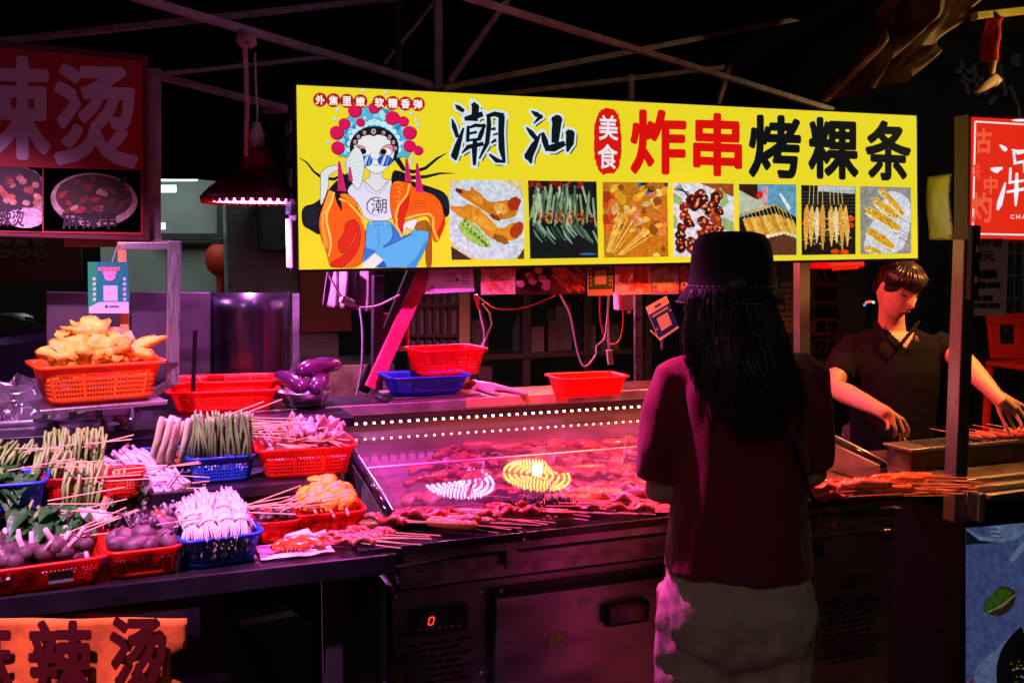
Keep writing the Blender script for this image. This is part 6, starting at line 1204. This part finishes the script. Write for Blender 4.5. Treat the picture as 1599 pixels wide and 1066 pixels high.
for i in range(46): p = hZ(rnd.uniform(1250, 1440), rnd.uniform(752, 778), .955 + rnd.uniform(0, .03)); stick(b, p, (1, rnd.uniform(-.5, .15), rnd.uniform(-.08, .05)), rnd.uniform(.08, .17))
for i in range(40): p = hZ(rnd.uniform(860, 1040), rnd.uniform(785, 800), .95 + rnd.uniform(0, .012)); stick(b, p, (1, rnd.uniform(-.7, -.1), rnd.uniform(-.06, .02)), rnd.uniform(.06, .12))
tag(b.build('loose_skewer_sticks', F_STICK), 'tangle of bamboo sticks along the front tray', 'sticks', kind='stuff')
ORD = ['nearest row', 'second row', 'third row', 'rearmost row']
for r_, (y, n) in enumerate(((768, 9), (745, 12), (722, 13), (703, 12))):
    if r_: row(['innero', 'saus', 'squid', 'brown'][r_], n // 2, 640 + 12 * r_, 1010, y + 2, y - 14, .955 + .012 * r_, R(20), 1.2, 1.1, 'mixed behind the glass, ' + ORD[r_])
    row('inner' if r_ % 2 else 'innero', n, 640 + 12 * r_, 1010, y + 6, y - 8, .94 + .006 * r_, R(-20 + 10 * r_), .9, 1.15, 'behind the glass, ' + ORD[r_])
    row('inner', n, 660 + 12 * r_, 1000, y, y - 12, .95 + .01 * r_, R(-25), 1.1, 1.1, 'heaped behind the glass, ' + ORD[r_])
# ------------------------------------------------------------ people
SKIN = mat('skin', (.52, .3, .2), .5, 0, 25, .12, .05, 120, sss=.08); SKIND = mat('skin_lips', (.38, .14, .11), .45)
HAIR = mat('black_hair', (.012, .009, .008), .38, 0, 40, .3, .2, 90, stretch=(1, 1, .15)); HAIRB = mat('brown_hair', (.02, .012, .009), .4, 0, 40, .4, .3, 120, stretch=(1, 1, .1))
def fused(b, voxel, sm=6, keep=None):
    """one continuous surface grown from overlapping limbs"""
    o = bpy.data.objects.new('body', b.mesh('body')); m = o.modifiers.new('r', 'REMESH'); m.mode = 'VOXEL'; m.voxel_size = voxel; m.use_smooth_shade = True
    s = o.modifiers.new('s', 'SMOOTH'); s.iterations = sm; s.factor = .5
    me = baked(o); bpy.data.objects.remove(o)
    if keep:
        bm = bmesh.new(); bm.from_mesh(me); bmesh.ops.delete(bm, geom=[f for f in bm.faces if not keep(f.calc_center_median(), f.normal)], context='FACES'); bm.to_mesh(me); bm.free()
    me.shade_smooth(); return me
def wrinkle(me, amp, fr, sd=0, zs=1.0):
    pairs = [(v.co.copy(), v.normal.copy()) for v in me.vertices]; out = []
    for c, nn in pairs:
        n = noise.noise(Vector((c.x * fr, c.y * fr, c.z * fr * zs + sd))) + .5 * noise.noise(Vector((c.x * fr * 2.3, c.y * fr * 2.3, c.z * fr * 2 * zs - sd))); out += list(c + nn * (amp * n))
    me.vertices.foreach_set('co', out); me.update()
def put_mesh(name, me, m, parent): me.materials.append(m); return link(name, me, parent)
def frame_at(px, depth):
    base = hD(px, 533, depth); base.z = 0; M = Matrix.Rotation(YAW, 4, 'Z')
    f_ = lambda x, y, dd=0: M @ (hD(x, y, depth + dd) - base)
    return base, f_
def hring(W, py, xl, xr, ry, dy=0, n=28, sq=.85):
    a, c = W(xl, py), W(xr, py); ce = (a + c) / 2; rx = (c.x - a.x) / 2; o = []
    for j in range(n):
        t = 2 * math.pi * j / n; ct, st_ = math.cos(t), math.sin(t); o.append(Vector((ce.x + rx * math.copysign(abs(ct) ** sq, ct), ce.y + dy + ry * math.copysign(abs(st_) ** sq, st_), ce.z)))
    return o
def hand(b, wrist, kn, tips, thumb, r=.0088, palm=.014):
    """palm from wrist to the four knuckles, then each finger bent at its middle, and a thumb from the palm's side"""
    wrist = Vector(wrist); kn = [Vector(k) for k in kn]; tips = [Vector(t) for t in tips]
    for i, k in enumerate(kn):
        b.tube([wrist.lerp(kn[1].lerp(kn[2], .5), .05) + (k - kn[1].lerp(kn[2], .5)) * .45, wrist.lerp(k, .55), k], [palm * 1.1, palm * 1.1, r * 1.25], 10)
        t = tips[i]; d = t - k; bow = (k - wrist).normalized() * d.length * .22; b.tube([k, k.lerp(t, .4) + bow, k.lerp(t, .75) + bow * .7, t], [r * 1.15, r * 1.08, r, r * .72], 9)
    th = [Vector(t) for t in thumb]; b.tube([wrist.lerp(th[0], .5)] + th, [palm] + [r * 1.25, r * 1.1, r * .8][:len(th)], 9)

# ---- the customer, seen from behind
base, W = frame_at(1150, 2.19)
wo = thing('person', 'person in black bucket hat, maroon T-shirt and beige trousers seen from behind', 'person', base, -YAW)
sh_ = MB(); sh_.rings([hring(W, *q) for q in ((546, 1112, 1222, .055), (556, 1075, 1255, .08), (572, 1062, 1266, .1), (610, 1058, 1264, .112), (660, 1060, 1260, .116), (720, 1060, 1258, .116), (790, 1050, 1258, .12), (850, 1042, 1264, .126), (888, 1036, 1268, .13))])
sh_.tube([W(1085, 562), W(1052, 586), W(1034, 640), W(1026, 700), W(1023, 745, .02)], [.03, .045, .046, .045, .047], 16); sh_.tube([W(1245, 562), W(1270, 586), W(1276, 640), W(1276, 690), W(1270, 724, .03)], [.03, .045, .044, .043, .044], 16)
me = fused(sh_, .009, 5); wrinkle(me, .010, 8, 2, .4); wrinkle(me, .005, 17, 5, .35)
put_mesh('t_shirt', me, mat('maroon_cotton', (.2, .01, .026), .85, 0, 14, .18, .2, 260, sheen=.15), wo)
bd = MB(); bd.rings([hring(W, *q) for q in ((470, 1118, 1172, .04), (520, 1115, 1178, .04), (550, 1100, 1228, .045), (580, 1060, 1265, .08), (700, 1060, 1255, .095), (880, 1045, 1262, .105), (960, 1045, 1262, .105))])
hc = W(1143, 440); bd.ball(hc, (.073, .09, .11), 24, 18); bd.blob(hc + Vector((0, .095, -.02)), (.012, .014, .016), 0, 1, 0, 10, 8)
for s in (-1, 1): bd.blob(hc + Vector((s * .074, .005, -.01)), (.01, .018, .026), .1, 2, 0, 10, 8)
el, wr = W(1030, 766, .03), W(1095, 770, .25); bd.tube([W(1062, 580), W(1042, 645), el, el.lerp(wr, .5), wr], [.026, .03, .035, .034, .024], 14)
el2, wr2 = W(1266, 738, .04), W(1205, 765, .25); bd.tube([W(1250, 580), W(1268, 645), el2, el2.lerp(wr2, .5), wr2], [.03, .036, .037, .034, .024], 14)
for w_, s in ((wr, 1), (wr2, -1)):
    kn = [w_ + Vector((s * (.06 + .004 * i), .04, .03 - .016 * i)) for i in range(4)]; hand(bd, w_, kn, [k + Vector((s * .02, .045 - .004 * i, -.004)) for i, k in enumerate(kn)], [w_ + Vector((s * .03, .02, .035)), w_ + Vector((s * .055, .015, .05))])
for s in (-1, 1):
    x = .085 * s; bd.tube([(x, 0, .86), (x * 1.02, 0, .7), (x, .005, .46), (x * .98, 0, .28), (x * .98, 0, .09)], [.085, .078, .055, .05, .035], 16); bd.tube([(x, -.03, .045), (x, .06, .035), (x * 1.05, .16, .025)], [.034, .034, .022], 12)
bd.ell([((0, 0, .7), .1, .08), ((0, 0, .8), .15, .1), ((0, 0, .95), .15, .1)]); put_mesh('body', fused(bd, .008, 4), SKIN, wo)
tr = MB(); tr.rings([hring(W, *q) for q in ((868, 1048, 1256, .112), (900, 1040, 1264, .12), (935, 1036, 1272, .122), (970, 1036, 1274, .112), (1005, 1050, 1262, .09), (1030, 1075, 1240, .06))])
for s in (-1, 1): x = .078 * s; tr.tube([(x + .005, -.012, .88), (x + .005, -.018, .79), (x + .005, -.012, .68), (x * 1.06, .005, .5), (x * 1.1, .005, .3), (x * 1.12, .0, .1)], [.085, .1, .098, .09, .085, .08], 20)
me = fused(tr, .009, 14); wrinkle(me, .009, 12, 7, .3); wrinkle(me, .005, 20, 3, .9); wrinkle(me, .0025, 45, 1, .6)
put_mesh('trousers', me, mat('beige_linen', (.62, .47, .4), .95, 0, 20, .2, .12, 300, spec=.1), wo)
for s in (-1, 1): MB().tube([(s * .09, -.05, .04), (s * .09, .05, .045), (s * .095, .18, .03)], [.046, .046, .032], 14).build('shoe', mat('white_shoe', (.5, .48, .45), .6), wo, True)
ht = MB(); hz = W(1142, 470).z; q = lambda py: W(1142, py).z; C0 = W(1142, 440); C0.z = 0; n = 48
ht.lathe([(.001, q(361)), (.045, q(362)), (.07, q(367)), (.083, q(380)), (.088, q(400)), (.091, q(425)), (.095, q(444)), (.101, q(450)), (.111, q(460)), (.1195, q(471)), (.117, q(473)), (.098, q(453)), (.09, q(444))], C0, n, wob=lambda j, n, z: 1 + .012 * math.sin(3 * 2 * math.pi * j / n + z * 30)).build('bucket_hat', mat('black_canvas', (.008, .008, .009), .8, 0, 20, .3, .3, 200), wo, True)
hat = wo.children[-1]; b = MB()
for i in range(46): a = 2 * math.pi * i / 46; b.ball(C0 + Vector((.0965 * math.cos(a), .0965 * math.sin(a), q(446))), (.003, .003, .0022), 6, 4)
tag(b.build('chain_band', STEEL, hat, True), None, None, kind='stuff'); MB().tube([C0 + Vector((.12 * math.cos(2 * math.pi * i / 40), .12 * math.sin(2 * math.pi * i / 40), q(472) + .0015)) for i in range(41)], .0011, 5).build('brim_stitching', mat('grey_thread', (.3, .26, .25), .7), hat)
hr = MB(); lft = [(455, 1080), (480, 1074), (530, 1070), (580, 1082), (630, 1098), (690, 1115)]; rgt = [(455, 1204), (480, 1210), (530, 1222), (580, 1240), (630, 1256), (690, 1248)]
def edge(tab, y):
    for (y0, x0), (y1, x1) in zip(tab, tab[1:]):
        if y <= y1: return x0 + (x1 - x0) * (y - y0) / (y1 - y0)
    return tab[-1][1]
for i in range(330):
    f_ = rnd.random(); lay = rnd.random(); end = 585 + 75 * math.sin(math.pi * min(1, f_ * 1.05)) ** .6 + rnd.uniform(-25, 18) + 20 * f_; pts = []
    for k in range(9):
        y = 452 + (end - 452) * k / 8; x = edge(lft, y) + (edge(rgt, y) - edge(lft, y)) * (f_ + (.02 + .04 * (k / 8) ** 2) * math.sin(k * 1.3 + i * 1.7)); back = -.075 - .02 * math.sin(math.pi * f_) if y < 500 else -.085 - .075 * math.sin(math.pi * min(max(f_, .08), .92)) * min(1, (y - 480) / 90); pts.append(W(x, y, back - .016 * lay + .012 * (f_ - .5) ** 2))
    hr.tube(pts, [.0055, .006, .006, .006, .006, .0055, .005, .004, .0012], 5)
hr.ball(W(1143, 455, .0), (.083, .098, .09), 20, 12); 
for i in range(70):
    f_ = rnd.choice((rnd.uniform(-.03, .08), rnd.uniform(.92, 1.04), rnd.random())); end = 600 + rnd.uniform(-60, 85); ph = rnd.uniform(0, 6); hr.tube([W(edge(lft, min(y, 690)) + (edge(rgt, min(y, 690)) - edge(lft, min(y, 690))) * (f_ + .035 * math.sin(y * .03 + ph)), y, -.1 - .07 * math.sin(math.pi * min(max(f_, .1), .9)) * min(1, (y - 450) / 90)) for y in [460 + (end - 460) * k / 9 for k in range(10)]], .0012, 4)
hr.build('long_hair', HAIRB, wo, True)
b = MB(); b.tube([W(1180, 600, -.165), W(1215, 655, -.15), W(1240, 700, -.14), W(1258, 745, -.12), W(1268, 775, -.07)], .0045, 8); b.tube([W(1268, 775, -.07), W(1278, 800, .02), W(1270, 830, .1)], .0045, 8); b.build('bag_cord', BLACK, wo, True)

# ---- the cook
base, M_ = frame_at(1395, 4.35)
mn = thing('person', 'person in a black polo shirt turning skewers at the grill, looking down', 'person', base, -YAW)
def face_mesh(b, T):
    k0 = len(b.v); seg, rg = 44, 34; rr = []
    for i in range(rg + 1):
        th = math.pi * i / rg; st_ = max(math.sin(th), .015); ring = []
        for j in range(seg):
            sx, sy, sz = st_ * math.cos(2 * math.pi * j / seg), st_ * math.sin(2 * math.pi * j / seg), -math.cos(th); x, y, z = sx * .077, sy * .096, sz * .119
            if sz < 0: x *= 1 - .34 * (-sz) ** 1.5; y = y + (.018 * (-sz) ** 1.5 if sy > 0 else 0); y *= (.72 + .28 * (1 + sz)) if sy < 0 else 1
            if sy > 0:
                e = lambda cx, cz, wx, wz: math.exp(-((x - cx) / wx) ** 2 - ((z - cz) / wz) ** 2)
                y += .026 * e(0, -.032, .013, .016) + .013 * e(0, -.005, .009, .026) - .011 * (e(.032, .008, .019, .013) + e(-.032, .008, .019, .013)) + .006 * (e(.03, .03, .024, .009) + e(-.03, .03, .024, .009)) + .008 * e(0, -.058, .02, .006) + .008 * e(0, -.068, .018, .006) - .006 * e(0, -.08, .02, .006) + .006 * e(0, -.1, .022, .014) + .004 * (e(.045, -.03, .02, .02) + e(-.045, -.03, .02, .02))
            ring.append(Vector((x, y, z)))
        rr.append(ring)
    b.rings(rr)
    for s in (-1, 1): b.blob((s * .077, -.006, -.004), (.009, .02, .032), .15, 3, 1, 12, 10, (0, s * .2, 0))
    b.xf(T, k0)
def head_parts(T, parent):
    b = MB(); seg, rg = 48, 30; rr = []
    for i in range(rg + 1):
        th = math.pi * i / rg; st_ = max(math.sin(th), .015); ring = []
        for j in range(seg):
            sx, sy, sz = st_ * math.cos(2 * math.pi * j / seg), st_ * math.sin(2 * math.pi * j / seg), -math.cos(th); ph = math.degrees(math.atan2(abs(sx), sy)); tab = [(0, .4), (46, .34), (58, .12), (70, .0), (88, -.04), (96, .06), (108, .0), (120, -.2), (180, -.5)]
            for (a0, l0), (a1, l1) in zip(tab, tab[1:]):
                if a0 <= ph <= a1: ln = l0 + (l1 - l0) * (ph - a0) / (a1 - a0); break
            k = 1.16 + .03 * noise.noise((sx * 5, sy * 5, sz * 5)) - (.06 if 56 < ph < 98 and sz < .3 else 0) if sz > ln else max(.8, 1.1 - 2.2 * (ln - sz)); x, y, z = sx * .077 * k, sy * .097 * k, sz * .12 * k
            ring.append(Vector((x, y, z)))
        rr.append(ring)
    b.rings(rr)
    for i in range(120):
        a = rnd.uniform(-1.5, 1.5); p0 = Vector((.05 * math.sin(a), .06 * math.cos(a), .118)); p1 = Vector((.084 * math.sin(a), .106 * math.cos(a), .078 + rnd.uniform(-.012, .012))); p2 = Vector((.083 * math.sin(a) + .008, .108 * math.cos(a), .05 + rnd.uniform(-.012, .018) - .03 * abs(math.sin(a)) ** 3)); b.tube([p0, p1, p2], [.006, .006, .0015], 5)
    for i in range(260):
        a = rnd.uniform(0, 6.28); r0 = rnd.random() ** .5 * .8; p0 = Vector((.086 * r0 * math.sin(a), .106 * r0 * math.cos(a), .134 * math.sqrt(1 - r0 * r0))); lo = .0 if math.cos(a) > -.2 else -.04; p2 = Vector((.09 * math.sin(a + .2), .112 * math.cos(a + .2), lo + .05 + rnd.uniform(-.02, .02))) if math.cos(a) < .5 else p0 + Vector((.004, .02, -.03)); b.tube([p0, p0.lerp(p2, .5) * 1.06, p2], [.004, .0045, .0012], 5)
    b.xf(T); b.build('hair', HAIR, parent, True)
    fy = lambda x, z: .096 * math.sqrt(max(.01, 1 - (x / .077) ** 2 - (z / .119) ** 2))
    for s in (-1, 1):
        b = MB(); b.tube([(s * (.014 + .012 * i), fy(s * (.014 + .012 * i), .03) + .0065 - .001 * i, .031 + (.004 if i in (1, 2) else 0)) for i in range(4)], [.0025, .0044, .004, .0016], 6); b.xf(T); b.build('eyebrow', HAIR, parent, True)
        b = MB(); b.tube([(s * (.017 + .010 * i), fy(s * (.017 + .010 * i), .006) - .0085 + .001 * i, .006 - (.003 if i in (1, 2) else 0)) for i in range(4)], [.0014, .0034, .0034, .0012], 6); b.xf(T); b.build('eyelashes', HAIR, parent, True)
        b = MB(); b.ball((s * .032, .0645, .007), .0135, 14, 10); b.xf(T); b.build('eye', mat('eye_white', (.7, .65, .62), .2), parent, True)
    b = MB(); b.tube([(-.021, .086, -.063), (-.01, .0945, -.0605), (0, .097, -.062), (.01, .0945, -.0605), (.021, .086, -.063)], [.001, .0045, .0048, .0045, .001], 8); b.xf(T); b.build('lips', SKIND, parent, True)
hcen = M_(1401, 452, -.1); T = Matrix.Translation(hcen) @ Matrix.Rotation(R(-157), 4, 'Z') @ Matrix.Rotation(R(-22), 4, 'X') @ Matrix.Rotation(R(-5), 4, 'Y')
bd = MB(); face_mesh(bd, T); bd.tube([hcen + Vector((-.01, .03, -.05)), M_(1392, 500, -.01), M_(1393, 530, .02)], [.052, .055, .062], 18)
bd.rings([hring(M_, *q) for q in ((518, 1362, 1428, .06), (530, 1332, 1458, .075), (548, 1322, 1466, .095), (600, 1334, 1464, .102), (700, 1340, 1462, .1), (760, 1338, 1464, .105))])
rw, rk_ = M_(1376, 641, -.36), None; re = M_(1300, 604, -.12)
bd.tube([M_(1334, 545), M_(1312, 575, -.05), re, re.lerp(rw, .3), re.lerp(rw, .7), rw], [.052, .046, .043, .044, .036, .027], 16)
lw, le = M_(1558, 620, -.4), M_(1500, 558, -.14); bd.tube([M_(1460, 545), M_(1482, 550, -.06), le, le.lerp(lw, .3), le.lerp(lw, .7), lw], [.052, .046, .043, .043, .035, .026], 16)
bd.tube([re.lerp(rw, .8), rw, rw + (rw - re) * .1, M_(1397, 653, -.395)], [.03, .029, .028, .02], 14); kn = [M_(1386, 657, -.40), M_(1394.5, 655, -.41), M_(1403, 654, -.40), M_(1411, 656, -.38)]; hand(bd, rw, kn, [M_(1383, 672, -.43), M_(1394, 684, -.43), M_(1404, 689, -.42), M_(1414, 684, -.39)], [M_(1396, 646, -.34), M_(1413, 664, -.34), M_(1420, 682, -.36)], .0076, .016)
bd.tube([le.lerp(lw, .8), lw, lw + (lw - le) * .1, M_(1583, 641, -.425)], [.029, .028, .027, .02], 14); kn = [M_(1574, 647, -.42), M_(1583, 643, -.43), M_(1591, 639, -.43), M_(1598, 634, -.42)]; hand(bd, lw, kn, [M_(1584, 671, -.45), M_(1595, 670, -.46), M_(1604, 664, -.46), M_(1611, 655, -.45)], [M_(1562, 645, -.43), M_(1570, 664, -.45), M_(1578, 678, -.46)], .0076, .016)
for s in (-1, 1):
    x = .1 * s; bd.tube([(x, .03, .82), (x, .02, .66), (x, 0, .45), (x, .02, .28), (x, .03, .09)], [.1, .09, .062, .056, .04], 16); bd.tube([(x, .06, .045), (x, -.04, .035), (x * 1.05, -.16, .025)], [.036, .036, .024], 12)
bd.ell([((0, .03, .68), .12, .09), ((0, .03, .8), .16, .11), ((0.01, .02, .95), .15, .1)])
put_mesh('body', fused(bd, .0046, 5), SKIN, mn); head_parts(T, mn)
ps_ = MB(); ps_.rings([hring(M_, *q) for q in ((513, 1358, 1432, .066), (524, 1332, 1460, .086), (540, 1316, 1472, .105), (580, 1318, 1478, .116), (640, 1328, 1478, .116), (720, 1328, 1476, .118), (790, 1326, 1478, .122), (830, 1326, 1478, .122))])
ps_.tube([M_(1340, 535), M_(1318, 560, -.02), M_(1308, 588, -.06)], [.06, .066, .064], 16); ps_.tube([M_(1458, 535), M_(1480, 545, -.04), M_(1494, 556, -.09)], [.06, .064, .06], 16)
a_, b_, c_ = M_(1366, 498), M_(1436, 498), M_(1400, 540)
def keep(c, n):
    if c.y > .02: return True
    u = (c.z - c_.z) / (a_.z - c_.z)
    if u < 0: return True
    xl = c_.x + (a_.x - c_.x) * u * 1.05; xr = c_.x + (b_.x - c_.x) * u * 1.0; return not (xl < c.x < xr)
me = fused(ps_, .008, 4, keep); wrinkle(me, .004, 10, 4, .7); wrinkle(me, .0015, 28, 1)
po = put_mesh('polo_shirt', me, mat('black_pique', (.006, .006, .009), .9, 0, 30, .2, .2, 300, spec=.1), mn)
b = MB(); b.tube([M_(1366, 503, -.05), M_(1374, 515, -.095), M_(1387, 530, -.122), M_(1400, 545, -.13)], [.012, .013, .012, .008], 8, flat=.5); b.tube([M_(1434, 503, -.05), M_(1425, 515, -.095), M_(1412, 530, -.122), M_(1401, 545, -.13)], [.012, .013, .012, .008], 8, flat=.5); b.build('collar', MATS['black_pique'], po, True)
k = Ink(lambda x, y, l: M_(x, y, -.1325)); k.textr('R', 1429, 524, 1435, 532, (.6, .55, .55), 1, .06); k.build('chest_logo', PRINT, po)
tr = MB(); tr.ell([((0, .02, .74), .165, .115), ((0, .02, .86), .175, .12), ((.01, .02, .98), .165, .11)])
for s in (-1, 1): x = .1 * s; tr.tube([(x, .03, .85), (x, .02, .7), (x, .005, .45), (x, .01, .1)], [.1, .1, .08, .065], 18)
put_mesh('trousers', fused(tr, .01, 4), mat('dark_trousers', (.02, .02, .025), .8), mn)
for s in (-1, 1): MB().tube([(s * .1, .08, .045), (s * .1, -.04, .05), (s * .105, -.18, .03)], [.045, .048, .032], 14).build('shoe', BLACK, mn, True)
br = thing('wooden_brush', 'short wooden brush handle held in the cook\'s hand', 'brush'); MB().tube([hD(1404, 676, 3.945), hD(1414, 690, 3.93), hD(1426, 699, 3.91)], [.007, .008, .008], 10).build('handle', mat('brush_wood', (.35, .14, .05), .5, 0, 20, .3), br, True); MB().tube([hD(1426, 699, 3.91), hD(1430, 702, 3.90)], [.011, .013], 10).build('bristles', F_STICK, br)
for i in range(5):
    put('spiral', Vector((gx.x + .35 + i * .075, 2.93, gx.z + .025)), R(95) + rnd.uniform(-.1, .1), 1.0, 0, 'cooking on the grill grate')
# ---- the helper bending behind the counter, one hand on the shelf
hp0 = hZ(770, 622, SZ); hp = thing('person', 'person crouching behind the counter, one hand resting on the rear shelf', 'person', (hp0.x, hp0.y, 0))
bd = MB(); wr = Vector((-.02, .1, SZ + .03)); kn = [Vector((.025 + .012 * i * .6, .06 - .017 * i, SZ + .026)) for i in range(4)]
hand(bd, wr, kn, [k + Vector((.05 + .004 * i, .012 - .018 * i, -.016)) for i, k in enumerate(kn)], [Vector((-.01, .05, SZ + .02)), Vector((.004, .015, SZ + .014)), Vector((.02, -.01, SZ + .012))], .009, .016)
bd.tube([wr, Vector((-.1, .22, 1.1)), Vector((-.16, .36, .98)), Vector((-.15, .42, .92))], [.026, .036, .045, .05], 14); bd.tube([Vector((.2, .45, .9)), Vector((.22, .36, .66)), Vector((.12, .2, .6))], [.05, .042, .03], 12)
bd.ell([((0, .62, .3), .17, .12), ((0, .6, .5), .16, .11), ((.02, .54, .75), .17, .11), ((.02, .5, .9), .17, .1), ((.02, .47, .97), .08, .07)]); face_mesh(bd, Matrix.Translation((.02, .4, 1.02)) @ Matrix.Rotation(R(180), 4, 'Z') @ Matrix.Rotation(R(-35), 4, 'X') @ Matrix.Scale(.9, 4))
for s in (-1, 1): bd.tube([(s * .1, .6, .3), (s * .14, .3, .42), (s * .12, .42, .06), (s * .12, .3, .04)], [.09, .07, .05, .03], 12)
put_mesh('body', fused(bd, .006, 3), SKIN, hp); head_parts(Matrix.Translation((.02, .4, 1.02)) @ Matrix.Rotation(R(180), 4, 'Z') @ Matrix.Rotation(R(-35), 4, 'X') @ Matrix.Scale(.9, 4), hp)
b = MB(); b.ell([((0, .62, .24), .19, .14), ((0, .6, .5), .185, .13), ((.02, .54, .75), .19, .13), ((.02, .5, .9), .19, .12), ((.02, .48, .95), .1, .08)]); b.tube([Vector((-.13, .45, .9)), Vector((-.17, .37, .97)), Vector((-.115, .24, 1.075)), Vector((-.075, .18, 1.12))], [.07, .06, .048, .042], 14); b.tube([Vector((.2, .46, .9)), Vector((.22, .37, .7))], [.07, .06], 14)
put_mesh('dark_jacket', fused(b, .009, 4), mat('dark_jacket', (.014, .013, .016), .8), hp)

bpy.data.scenes.remove(_bench)
